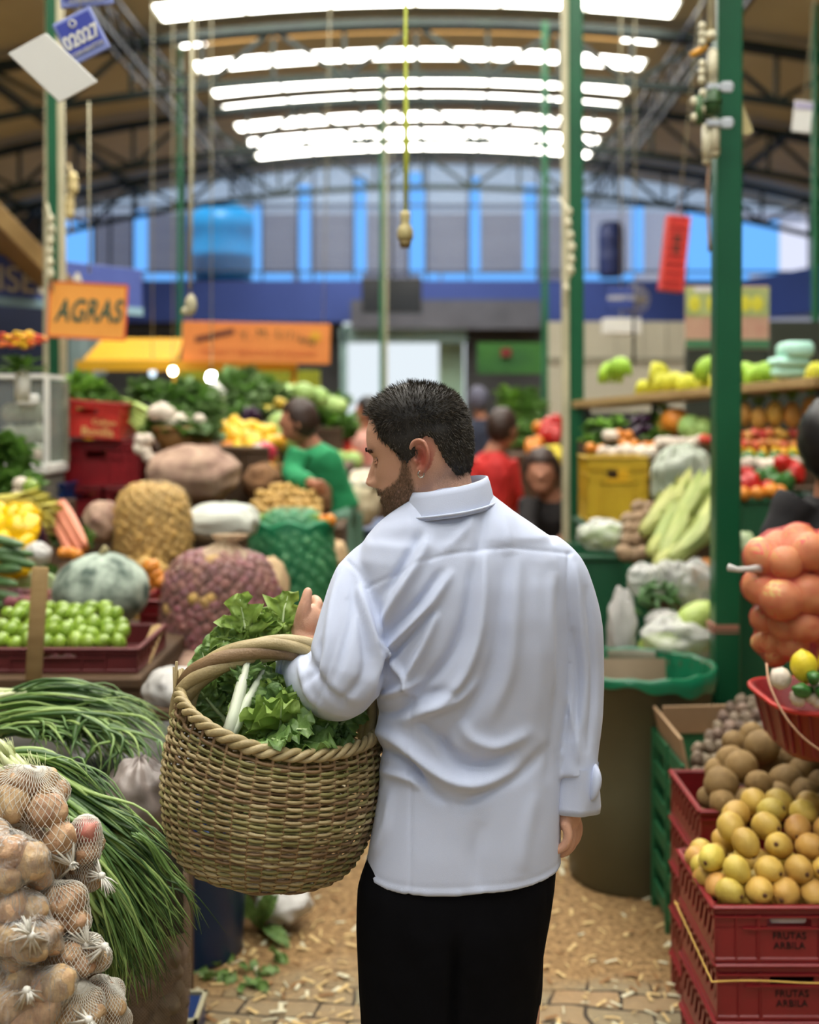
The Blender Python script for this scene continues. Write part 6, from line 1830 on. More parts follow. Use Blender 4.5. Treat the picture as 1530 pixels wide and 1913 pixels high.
# stepped display under the shelf
t = empty('stepped_display', (P(1360, 0, 6.4).x, 6.75, 0), 'dark stepped display stand filled with fruit under the banana shelf', 'display stand')
for k, (z_, y_) in enumerate(((1.62, .35), (1.50, .15), (1.36, -.1), (1.22, -.35))):
    mb = MB(); mb.box((.12, y_, z_ / 2 - .03), (1.64, .28, z_ - .06)); mb.build('step', M_woodD, t, smooth=False)
# pineapples
M_pine = mat('pineapple_skin', (206, 160, 70), .6, (160, 124, 54), 60, bump=.8, bs=60, var=.12, hue=.02)
def pineapple(label, p, s_, group='pineapples under the shelf'):
    e = empty('pineapple', p, label, 'pineapple', group); e.scale = (s_,) * 3; e.rotation_euler = (0, 0, prg.uniform(0, 6))
    mb = MB(); mb.ball((0, 0, .085), (.055, .055, .085), 26, 20, shape=lambda d, th, a: 1 + .035 * math.cos(a * 9 + th * 8) * math.cos(a * 9 - th * 8)); mb.build('fruit_body', M_pine, e)
    mb = MB()
    for k in range(14):
        a = k * 2.4; sp = .2 + .8 * (k / 14); M = frame((0, 0, .165), (math.cos(a) * sp * .8, math.sin(a) * sp * .8, 1)); leaf_geo(mb, M, .10, .022, 'long', .5, nx=3, ny=6, seed=k, ruf=0)
    mb.build('crown_leaves', G_mid, e)
for i, (x, y, d, s_) in enumerate(((1390, 800, 6.25, .8), (1418, 806, 6.2, .75), (1448, 798, 6.15, .8), (1480, 800, 6.1, .8), (1515, 790, 6.05, .8), (1240, 815, 6.7, .75))):
    pineapple(['golden pineapple first right of the thick post, under the shelf', 'golden pineapple second right of the thick post', 'yellowish pineapple in the middle of the row under the shelf', 'pineapple fourth in the row right of the thick post', 'orange pineapple at the right end of the row under the shelf', 'pineapple standing between the greens left of the thick post'][i], P(x, y, d), s_)
put('orange', P(1262, 788, 6.65), 'large round orange pumpkin under the shelf, left of the thick post', 'pumpkin', s=2.2, name='pumpkin', rot=(0, 0, 0))
rows('cabbage', [(800, 1278, 1330, 6.5, 2)], 'light green cabbage beside the orange pumpkin', 'cabbage', 'cabbages beside the pumpkin', s=.85)
def leafhead_mesh(seed, n, L_, W_, m, spread=1.0):
    mb = MB(); rg_ = random.Random(seed)
    for k in range(n):
        a = rg_.uniform(0, 2 * PI); el = rg_.uniform(.1, 1.35)
        M = frame((0, 0, 0), (math.cos(a) * math.cos(el) * spread, math.sin(a) * math.cos(el) * spread, math.sin(el) + .1)); leaf_geo(mb, M, L_ * rg_.uniform(.7, 1.1), W_, 'lobed', rg_.uniform(.3, 1.0), nx=6, ny=10, seed=seed * 31 + k, ruf=.12 * W_)
    return mb.mesh('leaf_bunch', m)
G_herb = mat('herb_green', (124, 152, 92), .5, (80, 112, 66), 30, trans=.25, var=.2)
G_bright = mat('bright_lettuce', (140, 184, 70), .5, (104, 156, 52), 20, trans=.3, var=.15)
LH = {}
def leafy(px, py, d, s_, kind, label, group, cat='leafy greens', name='leafy_greens'):
    if kind not in LH:
        m = {'dark': G_herb, 'bright': G_bright, 'mid': G_mid}[kind]
        LH[kind] = [leafhead_mesh(q + hash(kind[0]) % 1 * 0 + ord(kind[0]), 16, .13, .075, m) for q in range(3)]
    o = link(name, LH[kind][prg.randrange(3)]); o.location = P(px, py + 16, d); o.rotation_euler = (prg.uniform(-.3, .3), prg.uniform(-.3, .3), prg.uniform(0, 6.3)); o.scale = (s_ * .85,) * 3
    return tag(o, label, cat, group)
def leafrows(rr, kind, label, group, s_=1.0, mix=None):
    for (py, x0, x1, d, n) in rr:
        for i in range(n):
            k = kind if mix is None else prg.choice(mix)
            leafy(x0 + (x1 - x0) * (i + .5) / n + prg.uniform(-5, 5), py + prg.uniform(-4, 4), d + prg.uniform(-.05, .05), s_ * prg.uniform(.85, 1.15), k, (('bright ' if k == 'bright' else 'dark ' if k == 'dark' else '') + label), ('bright ' if k == 'bright' else 'dark ' if k == 'dark' else '') + group)
leafrows([(785, 1095, 1165, 6.75, 4), (812, 1095, 1165, 6.6, 4), (838, 1098, 1140, 6.5, 2), (775, 1195, 1235, 6.75, 2), (805, 1215, 1245, 6.6, 1)], 'bright', 'green bunch under the left end of the shelf', 'bunches under the shelf', .75, ['bright', 'mid'])
rows('orange', [(812, 1150, 1180, 6.55, 2), (832, 1160, 1230, 6.45, 4), (840, 1095, 1130, 6.4, 2)], 'small orange fruit below the greens under the shelf', 'orange', 'oranges under the shelf', s=.8)
rows('eggplant', [(785, 1180, 1215, 6.7, 2), (805, 1185, 1215, 6.6, 2)], 'dark eggplant between the greens under the shelf', 'eggplant', 'eggplants under the shelf', s=.6)
rows('garlic', [(815, 1130, 1150, 6.5, 2), (846, 1120, 1220, 6.35, 7), (826, 1225, 1330, 6.4, 7), (842, 1165, 1225, 6.4, 4)], 'whitish bulb in the row above the yellow crate', 'bulb', 'bulbs above the yellow crate', s=1.4)
rows('apple', [(812, 1375, 1500, 6.1, 9), (832, 1375, 1500, 6.0, 9), (822, 1310, 1335, 6.3, 3)], 'reddish apple in the row beneath the pineapples', 'apple', 'apples under the pineapples', s=.85)
rows('mango', [(848, 1375, 1495, 5.95, 6)], 'yellow fruit in the row under the apples', 'fruit', 'yellow fruit under the apples', s=.55)
rows('green_pepper', [(858, 1378, 1490, 5.9, 6)], 'green vegetable in the row above the red peppers', 'vegetable', 'green row above the peppers', s=.9)
rows('garlic', [(868, 1378, 1490, 5.85, 8)], 'white bulb in the row above the red peppers', 'bulb', 'white bulbs above the peppers', s=1.5)
rows('red_pepper', [(888, 1380, 1405, 5.75, 2), (872, 1450, 1485, 5.75, 3), (905, 1378, 1410, 5.68, 2), (918, 1395, 1440, 5.65, 3), (885, 1470, 1500, 5.7, 2)], 'red pepper heaped on the dark green bin', 'pepper', 'red peppers on the green bin', s=1.15)
rows('green_pepper', [(892, 1412, 1445, 5.72, 2), (900, 1440, 1480, 5.68, 2)], 'green pepper among the red ones on the dark green bin', 'pepper', 'green peppers on the green bin', s=1.2)
rows('orange', [(920, 1380, 1470, 5.6, 4)], 'orange tomato at the front of the pepper heap', 'tomato', 'orange tomatoes before the peppers', s=.9)
# beige wall, posters and clock on the right
mb = MB(); wallbox(mb, 1020, 601, 1284, 700, 16.5, .15); struct(mb.build('wall_right_back', mat('beige_panel', (196, 192, 172), .7, (182, 178, 158), 1.5), smooth=False))
mb = MB(); 
for x in (1090, 1150, 1200, 1245): wallbox(mb, x, 603, x + 1.5, 690, 16.48, .01)
wallbox(mb, 1020, 668, 1284, 675, 16.46, .03); struct(mb.build('trim_2', mat('panel_joint', (150, 146, 128), .7), smooth=False))
mb = MB(); wallbox(mb, 1086, 690, 1284, 770, 15.0, .3); wallbox(mb, 1022, 690, 1062, 900, 15.2, .2); tag(mb.build('partition', mat('light_partition', (184, 180, 160), .7), smooth=False), 'pale low partition behind the banana shelf', 'partition')
mb = MB(); wallbox(mb, 1440, 600, 1560, 860, 9.5, .1); wallbox(mb, 1284, 640, 1440, 860, 9.6, .1); tag(mb.build('partition', mat('dark_green_panel', (52, 58, 48), .8), smooth=False), 'dark partition behind the mint foam boxes', 'partition')
def board(label, px0, py0, px1, py1, d, m, name='sign_board', cat='sign', th=.02, rot=(0, 0, 0)):
    a = P(px0, py0, d); b = P(px1, py1, d)
    e = empty(name, ((a.x + b.x) / 2, d, (a.z + b.z) / 2), label, cat, None, rot); w_, h_ = b.x - a.x, a.z - b.z
    mb = MB(); mb.box((0, 0, 0), (w_, th, h_), bev=.004); mb.build('panel', m, e, smooth=False)
    return e, w_, h_
e, w_, h_ = board('fruit poster with green and pink fields hanging right of the red hanging crate', 1280, 535, 1436, 652, 8.0, mat('poster_pink', (196, 164, 136), .7, (182, 136, 116), 9), 'poster', 'poster')
mb = MB(); mb.box((0, -.012, h_ * .25), (w_, .004, h_ * .46)); mb.build('printed_field', mat('poster_green', (176, 184, 120), .7, (136, 152, 96), 7), e, smooth=False)
mb = MB(); mb.box((0, -.012, -h_ * .42), (w_, .004, h_ * .14)); mb.build('printed_band', mat('poster_dark_green', (70, 120, 84), .7), e, smooth=False)
mb = MB(); 
for x in (-.22, -.1, .12, .2):
    mb = MB(); mb.ball((x, -.012, h_ * .22), (.045, .005, .06), 14, 8); mb.build('printed_fruit', mat('poster_yellow', (206, 200, 60), .6), e)
mb = MB(); mb.box((-.08, -.013, h_ * .45), (w_ * .5, .004, .035)); mb.build('printed_title', mat('poster_white', (206, 206, 206), .6), e, smooth=False)
e, w_, h_ = board('small blue sign with pale lettering before the blue fascia on the right', 1134, 536, 1184, 578, 9.0, M_blue)
text('ABIERTO', .052, M_white, e, (0, -.013, 0))
e = empty('wall_fan', P(1186, 560, 9.2), 'round grey wall fan beside the small blue sign', 'fan')
mb = MB(); 
for r_ in (.06, .085, .11): mb.tube([(r_ * math.cos(t), -.03 * (1 - r_ * 6), r_ * math.sin(t)) for t in np.linspace(0, 2 * PI, 29)[:-1]], .004, 5, closed=True)
for k in range(12): mb.tube([(0, -.03, 0), (.11 * math.cos(k * PI / 6), 0, .11 * math.sin(k * PI / 6))], .003, 4)
mb.build('cage', mat('grey_cage', (150, 146, 140), .5), e); mb = MB(); mb.ball((0, .03, 0), (.05, .05, .05), 12, 8); mb.build('motor', M_black, e)
for k in range(3):
    mb = MB(); mb.ball((.05 * math.cos(k * 2.09), .0, .05 * math.sin(k * 2.09)), (.045, .006, .03), 12, 8, M=Matrix.Rotation(k * 2.09, 4, 'Y')); mb.build('blade', mat('fan_blade', (120, 110, 96), .5), e)
mb = MB(); mb.box((0, .04, -.25), (.02, .02, .5)); mb.build('stand', M_black, e)
e, w_, h_ = board('white rectangular unit under the small blue sign', 1126, 596, 1194, 624, 12.0, M_white, 'air_unit', 'air unit', .2)
def hang(e, xs, z0=0.0):
    mb = MB()
    for x in xs: mb.tube([(x, 0, z0), (x, 0, roofz(e.location.x - e.location.y * math.sin(HA)) + .01 - e.location.z)], .004, 4)
    mb.build('hanging_wire', M_beige, e)
# red hanging crate and dark blue barrel
e, w_, h_ = board('orange-red crate hanging tilted in front of the gable windows on the right', 1238, 405, 1280, 545, 8.6, M_redB, 'hanging_crate', 'crate', .12, (0, R(6), 0))
mb = MB()
for k in range(-3, 4): mb.box((0, -.065, k * .065), (w_ * .9, .012, .010))
for x in (-1, 1): mb.box((x * w_ * .44, -.065, 0), (.014, .014, h_))
mb.build('ribs', mat('crate_rib_red', (214, 70, 54), .4), e, smooth=False)
hang(e, (0,), h_ / 2)
mb = MB(); mb.box((.0, -.064, h_ * .12), (w_ * .22, .006, h_ * .3)); mb.build('slot', mat('slot_dark', (60, 46, 36), .8), e, smooth=False)
e = empty('barrel', (P(1212, 0, 19).x, 22.55, 4.3), 'dark blue plastic barrel standing on the mezzanine behind the red hanging crate', 'barrel')
r_ = S(24, 22.5); h_ = S(100, 22.5); mb = MB(); mb.lathe([(0, 0), (r_ * .9, 0), (r_, h_ * .1), (r_, h_ * .3), (r_ * 1.04, h_ * .33), (r_, h_ * .36), (r_, h_ * .66), (r_ * 1.04, h_ * .69), (r_, h_ * .72), (r_, h_ * .9), (r_ * .8, h_), (0, h_)], 24); mb.build('barrel_body', mat('dark_blue_plastic', (40, 52, 100), .5), e)
mb = MB(); mb.tube([(r_ * .8 * math.cos(t), r_ * .8 * math.sin(t), h_) for t in np.linspace(0, 2 * PI, 21)[:-1]], .02, 6, closed=True); mb.build('rim', M_black, e)
# black screen on the fascia
e, w_, h_ = board('black television screen hanging in front of the blue fascia', 676, 520, 788, 586, 20.0, M_black, 'television', 'television', .12)
mb = MB(); mb.box((0, -.062, 0), (w_ * .94, .004, h_ * .9)); mb.build('screen', mat('dark_screen', (34, 36, 38), .15), e, smooth=False)
mb = MB(); mb.box((0, .0, h_ * .5 + 1.0), (.05, .05, 2.0)); mb.build('ceiling_bracket', M_black, e, smooth=False)
# ============================================================ left stalls
def block(label, px0, px1, py, d, dep, m, name='wooden_counter', cat='counter'):
    """plain plank counter reaching the floor, its top edge at row py"""
    a = P(px0, py, d); b = P(px1, py, d)
    e = empty(name, ((a.x + b.x) / 2, d + dep / 2, 0), label, cat); w_ = b.x - a.x
    mb = MB(); mb.box((0, 0, a.z - .015), (w_, dep, .03), bev=.004); mb.build('top', m, e, smooth=False)
    mb = MB(); n = max(3, int(w_ / .12))
    for k in range(n): mb.box((-w_ / 2 + w_ * (k + .5) / n, -dep / 2 + .02, (a.z - .03) / 2), (w_ / n - .006, .02, a.z - .03))
    mb.build('front_boards', m, e, smooth=False)
    for s_ in (-1, 1):
        mb = MB(); mb.box((s_ * (w_ / 2 - .012), .01, (a.z - .03) / 2), (.022, dep - .04, a.z - .032)); mb.build('side_board', m, e, smooth=False)
    return e
block('plank counter carrying the crate of limes and the big grey pumpkin', -120, 262, 1268, 3.45, 1.0, M_woodD)
cz = P(0, 1268, 3.45).z
crate('dark maroon crate full of limes in front of the grey pumpkin', (P(105, 0, 3.5).x, 3.72, cz), w=S(296, 3.5), dp=.40, h=P(0, 1212, 3.5).z - cz, m=M_maroon, nrib=5)
LL = 'bright green lime heaped in the maroon crate'
rows('lime', [(1200, 15, 235, 3.60, 8), (1182, 8, 242, 3.65, 9), (1168, 15, 240, 3.70, 9), (1152, 20, 235, 3.76, 8), (1140, 30, 205, 3.82, 7), (1195, -60, 10, 3.6, 3), (1170, -60, 10, 3.7, 3), (1150, 8, 60, 3.8, 3), (1205, 30, 230, 3.66, 8), (1188, 30, 230, 3.72, 8)], LL, 'lime', 'limes in the maroon crate', s=1.05)
mb = MB(); mb.box((0, 0, 0), (S(30, 3.4), .012, S(212, 3.4)), (0, R(3.5), 0), bev=.002); o = mb.build('wooden_stake', M_wood); o.location = P(69, 1165, 3.40); tag(o, 'upright wooden stake standing in front of the lime crate', 'stake')
mb = MB(); mb.ball((0, 0, 0), (S(88, 4.15), S(84, 4.15), S(72, 4.15)), 48, 32, .05, 1.8, 4, shape=lambda d, th, a: 1 + .006 * math.cos(a * 10) - .06 * math.exp(-(1 - d.z) / .02))
e = empty('pumpkin', P(189, 1104, 4.15), 'large pale grey-green mottled pumpkin behind the limes', 'pumpkin')
mb.build('pumpkin_body', mat('grey_green_rind', (172, 186, 170), .7, (70, 88, 78), 16, det=10, bump=.5, bs=30, contrast=.12), e)
mb = MB(); mb.tube([(0, 0, .11), (.005, 0, .135), (.02, 0, .15)], [.016, .012, .014], 8); mb.build('stem', mat('dry_stem', (150, 140, 100), .8), e)
crate('red crate wedged behind the grey pumpkin, beside the purple onion sack', (P(292, 0, 4.3).x, 4.45, P(0, 1195, 4.3).z), w=S(60, 4.3), dp=.3, h=S(75, 4.3), m=M_red, nrib=2)
for x, y in ((275, 1090), (290, 1075), (282, 1060), (300, 1085)): put('orange', P(x, y, 4.4), 'orange fruit in the red crate behind the pumpkin', 'fruit', 'fruit in the crate behind the pumpkin', s=.8)
mb = MB(); a, b = P(296, 1170, 3.9), P(245, 1292, 3.5); mb.tube([a, (a + b) / 2, b], .022, 4, sx=.35); tag(mb.build('wooden_stick', M_wood, smooth=False), 'slanting wooden stick right of the lime crate', 'stick')
# goods behind the pumpkin on the left edge
block('counter behind the pumpkin, covered with mixed vegetables', -200, 210, 1110, 4.55, 1.3, M_woodD)
rows('yellow_pepper', [(1050, -10, 50, 4.40, 2), (1020, -15, 55, 4.45, 2), (990, -20, 65, 4.5, 3), (968, -20, 60, 4.6, 3), (1010, 20, 70, 4.55, 1)], 'bright yellow pepper hanging at the left edge below the corn', 'pepper', 'yellow peppers at the left', s=1.0)
put('eggplant', P(70, 992, 4.55), 'dark eggplant beside the yellow peppers', 'eggplant', None, (0, R(70), .4), .75)
softbag('plastic_bag', 'small white bag lying under the eggplant', 'plastic bag', P(70, 1035, 4.42), (.05, .05, .045), M_wb, seed=21)
for i, (x0, y0, x1, y1) in enumerate(((-30, 955, 85, 948), (-20, 968, 95, 975), (0, 945, 100, 960), (-40, 940, 70, 935))):
    ear_('yellow-green ear of corn lying above the yellow peppers', P(x0, y0, 4.7), P(x1, y1, 4.65), .028, mat('yellow_husk', (206, 196, 100), .5, (176, 170, 80), 12, stretch=(4, 4, .5)), 'ears of corn above the peppers')
for i, (x0, y0, x1, y1) in enumerate(((105, 945, 150, 1030), (98, 960, 135, 1040), (115, 940, 160, 1020))):
    a, b = P(x0, y0, 4.75), P(x1, y1, 4.55); mb = MB(); mb.tube(catmull([a, (a + b) / 2, b], 8), [.018, .022, .024, .024, .022, .020, .016, .010], 10); tag(mb.build('carrot', mat('pinkish_carrot', (222, 150, 118), .5, (196, 110, 84), 9)), 'pale orange root leaning left of the grey pumpkin', 'root', 'pale orange roots')
for i in range(9):
    a = P(10 + i * 3, 1072 + i * 4, 4.42); b = P(100 + i * 2, 1078 + i * 4, 4.36); mb = MB(); mb.tube(catmull([a, (a + b) / 2 + Vector((0, 0, .006)), b], 6), [.010, .012, .012, .012, .013, .009], 8); tag(mb.build('leek', mat('leek_white', (214, 218, 190), .4)), 'white leek stalk lying behind the stake', 'leek', 'white leek stalks')
for (x, y, r_) in ((5, 1010, .2), (12, 1032, .1), (0, 1062, 0), (20, 1045, .3), (-5, 1085, .1), (30, 1120, .4), (12, 1130, .2)): put('cucumber', P(x, y, 4.25), 'dark green cucumber at the left edge above the limes', 'cucumber', 'dark cucumbers at the left edge', (prg.uniform(-.2, .2), r_, prg.uniform(-.4, .4)), .9)
rows('purple_potato', [(1110, 20, 110, 4.3, 8), (1125, 10, 100, 4.2, 8), (1095, 85, 120, 4.4, 3)], 'small dark red tuber behind the stake', 'tuber', 'dark red tubers behind the stake', s=1.1)
rows('orange', [(1022, 118, 160, 4.6, 3), (1035, 110, 150, 4.5, 3)], 'orange fruit left of the top of the grey pumpkin', 'fruit', 'fruit left of the pumpkin', s=.6)
leafrows([(1000, 100, 165, 4.7, 4), (1055, 60, 110, 4.5, 3), (985, 120, 160, 4.8, 3)], 'mid', 'leafy herb behind the grey pumpkin', 'herbs behind the pumpkin', .45)
block('tall counter at the left edge under the radish greens', -220, 70, 950, 5.1, .6, M_woodD)
leafrows([(935, -10, 70, 5.0, 4), (905, -15, 65, 5.05, 4), (878, -15, 55, 5.1, 3), (850, -10, 40, 5.15, 3), (828, -5, 30, 5.2, 2)], 'mid', 'leafy bunch of radish greens at the left edge', 'radish greens', 1.0)
for x, y in ((38, 905), (35, 925), (52, 918), (68, 930), (28, 935)): put('garlic', P(x, y, 4.9), 'white radish among the greens at the left edge', 'radish', 'white radishes', s=1.3)
put('lime', P(58, 912, 4.88), 'green round fruit among the radish greens', 'lime', s=1.5)
# red crates with AGRAS sign
block('low dark platform under the stacked red crates', 60, 290, 965, 6.0, .6, M_woodD)
def crate_px(label, x0, y0, x1, y1, d, m=M_red, rot=(0, 0, 0), dp=.35, group=None, letters=None, lm=None, nrib=4):
    a = P(x0, y1, d); b = P(x1, y0, d)
    return crate(label, ((a.x + b.x) / 2, d + dp / 2, a.z), w=b.x - a.x, dp=dp, h=b.z - a.z, m=m, rot=rot, group=group, letters=letters, lm=lm, nrib=nrib)
c_ = crate_px('orange-red crate with cream lettering, tilted on top of the red crates', 98, 748, 220, 818, 5.95, M_redB, (0, R(4), 0))
cream = mat('cream_paint', (222, 190, 120), .6)
h_ = S(70, 5.95)
text('Bonilla', .060, cream, c_, (.06, -.180, h_ * .18), ext=.002)
text('Cultivo', .040, cream, c_, (.09, -.180, h_ * .44), ext=.002)
crate_px('wide dark red crate under the lettered orange-red crate', 95, 824, 262, 908, 6.0, mat('deep_red_plastic', (146, 26, 34), .4, (110, 18, 26), 5), nrib=9)
crate_px('lower red crate beneath the wide one, left of the gap', 122, 910, 186, 966, 5.98, M_red)
crate_px('lower red crate beneath the wide one, right of the gap', 198, 910, 256, 966, 5.98, M_red)
crate_px('blue crate standing left of the lower red crates', 66, 903, 120, 945, 5.8, M_navy)
e, w_, h_ = board('orange hand-lettered sign reading AGRAS on the green post', 92, 530, 236, 632, 6.35, mat('orange_card', (232, 164, 76), .7, (226, 150, 64), 2), rot=(0, R(3), 0))
tx = text('AGRAS', .145, mat('green_ink', (22, 80, 66), .6), e, (.005, -.013, -.006), ext=.001, off=.003, shear=.3, spc=1.06); tx.scale = (.74, 1.15, 1); tx.rotation_euler = (R(90), R(-2), 0)
mb = MB(); 
for a_, b_ in (((0, h_ / 2), (w_, .008)), ((0, -h_ / 2), (w_, .008))): mb.box((0, -.006, a_[1]), (w_, .014, .010))
for sx_ in (-1, 1): mb.box((sx_ * w_ / 2, -.006, 0), (.010, .014, h_))
mb.build('red_border', mat('red_edge', (206, 84, 50), .6), e, smooth=False)
# leafy greens and celery on top of the crates
block('tall plank counter carrying the celery and the bowl of greens', 190, 500, 835, 6.5, .9, M_woodD)
leafrows([(735, 128, 200, 6.3, 4), (718, 130, 190, 6.35, 3), (748, 150, 225, 6.2, 3), (708, 135, 175, 6.4, 2)], 'bright', 'bright leafy tops of the celery above the red crates', 'celery tops', 1.0, ['bright', 'bright', 'mid'])
M_cel = mat('celery_stalk', (196, 216, 130), .4, (170, 200, 100), 12)
for i in range(16):
    a = P(205 + (i % 4) * 8, 738 + i * 2.2, 6.25 + .02 * (i % 3)); b = P(282 + (i % 3) * 8 - i, 770 + i * 3.2, 6.1); mb = MB(); mb.tube(catmull([a, (a + b) / 2 + Vector((0, 0, .01)), b], 6), [.010, .012, .014, .015, .017, .017], 7, sx=.6)
    tag(mb.build('celery_stalk', M_cel), 'long pale celery stalk lying right of the lettered crate', 'celery', 'celery stalks')
def bowl(label, px, py, d, wpx, hpx, m):
    e = empty('wicker_bowl', P(px, py, d) - Vector((0, 0, S(hpx, d) / 2)), label, 'bowl'); r_ = S(wpx / 2, d); h_ = S(hpx, d)
    mb = MB(); mb.lathe([(0, 0), (r_ * .55, 0), (r_ * .8, h_ * .4), (r_, h_), (r_ * .95, h_), (r_ * .75, h_ * .42), (r_ * .5, .02), (0, .02)], 36); mb.build('bowl_body', m, e)
    mb = MB(); mb.tube([(r_ * .98 * math.cos(t), r_ * .98 * math.sin(t), h_) for t in np.linspace(0, 2 * PI, 33)[:-1]], .010, 6, closed=True); mb.build('rim', m, e)
    return e
M_bowl = mat('woven_brown', (150, 112, 60), .6, (112, 80, 42), 30, bump=.6, bs=90, stretch=(1, 1, 4))
bowl('brown woven bowl heaped with greens on top of the pinkish sack', 345, 826, 6.1, 122, 52, M_bowl)
leafrows([(788, 290, 400, 6.1, 6), (770, 300, 405, 6.2, 6), (750, 295, 405, 6.3, 7), (735, 250, 395, 6.4, 8), (720, 250, 380, 6.5, 7), (800, 300, 400, 6.0, 5)], 'dark', 'leafy greens heaped over the woven bowl', 'greens over the bowl', 1.0, ['dark', 'dark', 'mid'])
for x, y, s_ in ((292, 772, 1.5), (302, 765, 1.4), (312, 775, 1.5), (334, 785, 1.3), (320, 790, 1.2), (345, 790, 1.0), (372, 785, 1.1)): put('garlic', P(x, y, 6.02), 'cream-white bulb among the greens of the woven bowl', 'bulb', 'white bulbs in the bowl', s=s_ * 1.2)
for x, y in ((262, 822), (275, 822), (260, 838), (272, 845), (278, 855)): put('garlic', P(x, y, 5.9), 'garlic bulb hanging beside the woven bowl', 'garlic', 'garlic beside the bowl', s=1.3)
M_psack = mat('pinkish_sacking', (186, 158, 134), .8, (136, 104, 92), 16, bump=.7, bs=40)
softbag('sack', 'pinkish brown full sack lying under the woven bowl', 'sack', P(362, 886, 5.9), (S(84, 5.9), .22, S(52, 5.9)), M_psack, seed=31, pw=.7)
softbag('sack', 'dark purplish sack between the red crates and the pinkish sack', 'sack', P(300, 910, 6.2), (S(36, 6.2), .15, S(60, 6.2)), mat('purplish_sacking', (96, 66, 64), .8, (60, 44, 44), 14, bump=.6, bs=40), seed=32)
softbag('sack', 'small netted sack of pinkish potatoes left of the yellow potato sack', 'sack', P(192, 975, 5.0), (S(34, 5.0), .10, S(40, 5.0)), M_psack, seed=33)
fullsack('net sack of yellow potatoes standing behind the grey pumpkin', 286, 985, 5.0, 128, 150, 'yellow_potato', 'small yellow potato in the net sack behind the pumpkin', 'potatoes in the yellow sack', mat('ochre_core', (150, 116, 62), .8), netmat('ochre_netting', (206, 184, 130), (130, 130), .10), r_item=.026, n_items=90, seed=5)
fullsack('second net sack of yellow potatoes under the first one', 262, 1115, 4.75, 110, 130, 'yellow_potato', 'small yellow potato in the lower net sack', 'potatoes in the lower yellow sack', mat('ochre_core', (150, 116, 62), .8), None, r_item=.024, n_items=50, seed=6)
M_pcore = mat('purple_core', (96, 62, 60), .8, (74, 46, 46), 20)
fullsack('big net sack of purple potatoes with a gathered neck, left of the raised hand', 412, 1135, 4.3, 206, 200, 'purple_potato', 'small purple potato in the big net sack', 'potatoes in the purple sack', M_pcore, netmat('mauve_netting', (206, 176, 160), (130, 130), .07), r_item=.0235, n_items=150, seed=7, neck=(.5, .07))
softbag('sack', 'brown sack folded under the big net sack of purple potatoes', 'sack', P(370, 1250, 4.15), (S(80, 4.15), .2, S(38, 4.15)), M_psack, seed=35)
softbag('sack', 'cream sack slumped right of the big net sack of purple potatoes', 'sack', P(506, 1110, 4.5), (S(34, 4.5), .15, S(70, 4.5)), mat('cream_sacking', (206, 180, 140), .8, (176, 144, 108), 14, bump=.6, bs=50), seed=36)
block('low platform under the big potato sacks', 180, 560, 1275, 4.1, 1.6, M_woodD)
fullsack('green net sack of round green fruit behind the raised hand', 545, 1055, 5.5, 146, 190, 'green_fruit', 'round green fruit in the green net sack', 'fruit in the green sack', mat('green_core', (16, 84, 56), .7), netmat('green_netting_dense', (18, 120, 76), (110, 110), .26), r_item=.030, n_items=75, seed=8)
mb = MB(); n = 60; r_ = S(78, 5.5)
mb.loft([[Vector((r_ * k_ * math.cos(2 * PI * j / n) * (1 + .06 * math.sin(9 * 2 * PI * j / n)), r_ * .8 * k_ * math.sin(2 * PI * j / n), z_ + .012 * math.sin(7 * 2 * PI * j / n))) for j in range(n)] for k_, z_ in ((.93, -.05), (1.0, 0), (1.04, .02), (.97, .03), (.9, .0))], caps=False)
o = mb.build('sack_collar', mat('green_netting_roll', (22, 128, 82), .5, (14, 92, 60), 12)); o.location = P(545, 985, 5.5); tag(o, 'rolled green edge around the mouth of the green net sack', 'sack edge')
rows('lime', [(968, 480, 600, 5.45, 8)], 'yellow-green fruit at the mouth of the green net sack', 'fruit', 'fruit at the green sack mouth', s=1.0)
rows('orange', [(972, 595, 625, 5.45, 2)], 'orange fruit at the right of the green sack mouth', 'fruit', 'orange fruit at the green sack', s=.7)
M_wsack = mat('white_woven_sack', (206, 208, 196), .7, (180, 184, 172), 10, bump=.4, bs=50)
softbag('sack', 'white woven sack with a green stripe lying between the potato sacks', 'sack', P(415, 975, 5.15), (S(68, 5.15), .16, S(34, 5.15)), M_wsack, seed=41, pw=.6)
leafrows([(946, 360, 450, 5.2, 5)], 'bright', 'green tops lying on the white woven sack', 'greens on the white sack', .5)
block('counter behind the green net sack, under the brown potatoes', 440, 640, 985, 6.0, 1.2, M_woodD)
rows('yellow_potato', [(955, 475, 600, 5.85, 8), (940, 470, 600, 5.95, 8), (925, 480, 590, 6.05, 7), (912, 500, 580, 6.15, 5)], 'tan potato heaped behind the green net sack', 'potato', 'tan potatoes behind the green sack', s=1.25)
M_tan = mat('tan_wood', (190, 150, 100), .7, (160, 122, 78), 8, stretch=(1, 1, 5))
crate_px('tan wooden crate in front of the man in green', 462, 868, 560, 905, 6.6, M_tan, nrib=3)
crate_px('second tan wooden crate beside the bending man in green', 500, 838, 560, 866, 7.3, M_tan, nrib=3)
softbag('sack', 'brown paper sack leaning under the tan crates', 'sack', P(490, 900, 6.4), (S(38, 6.4), .12, S(34, 6.4)), mat('brown_sacking', (140, 100, 64), .8, (104, 74, 48), 10, bump=.5, bs=40), seed=43)
softbag('sack', 'brown sack at the knees of the man in green', 'sack', P(585, 935, 6.5), (S(36, 6.5), .12, S(40, 6.5)), mat('brown_sacking', (140, 100, 64), .8), seed=44)
block('sloping counter of fruit behind the brown sacks', 400, 640, 880, 7.0, 1.6, M_woodD)
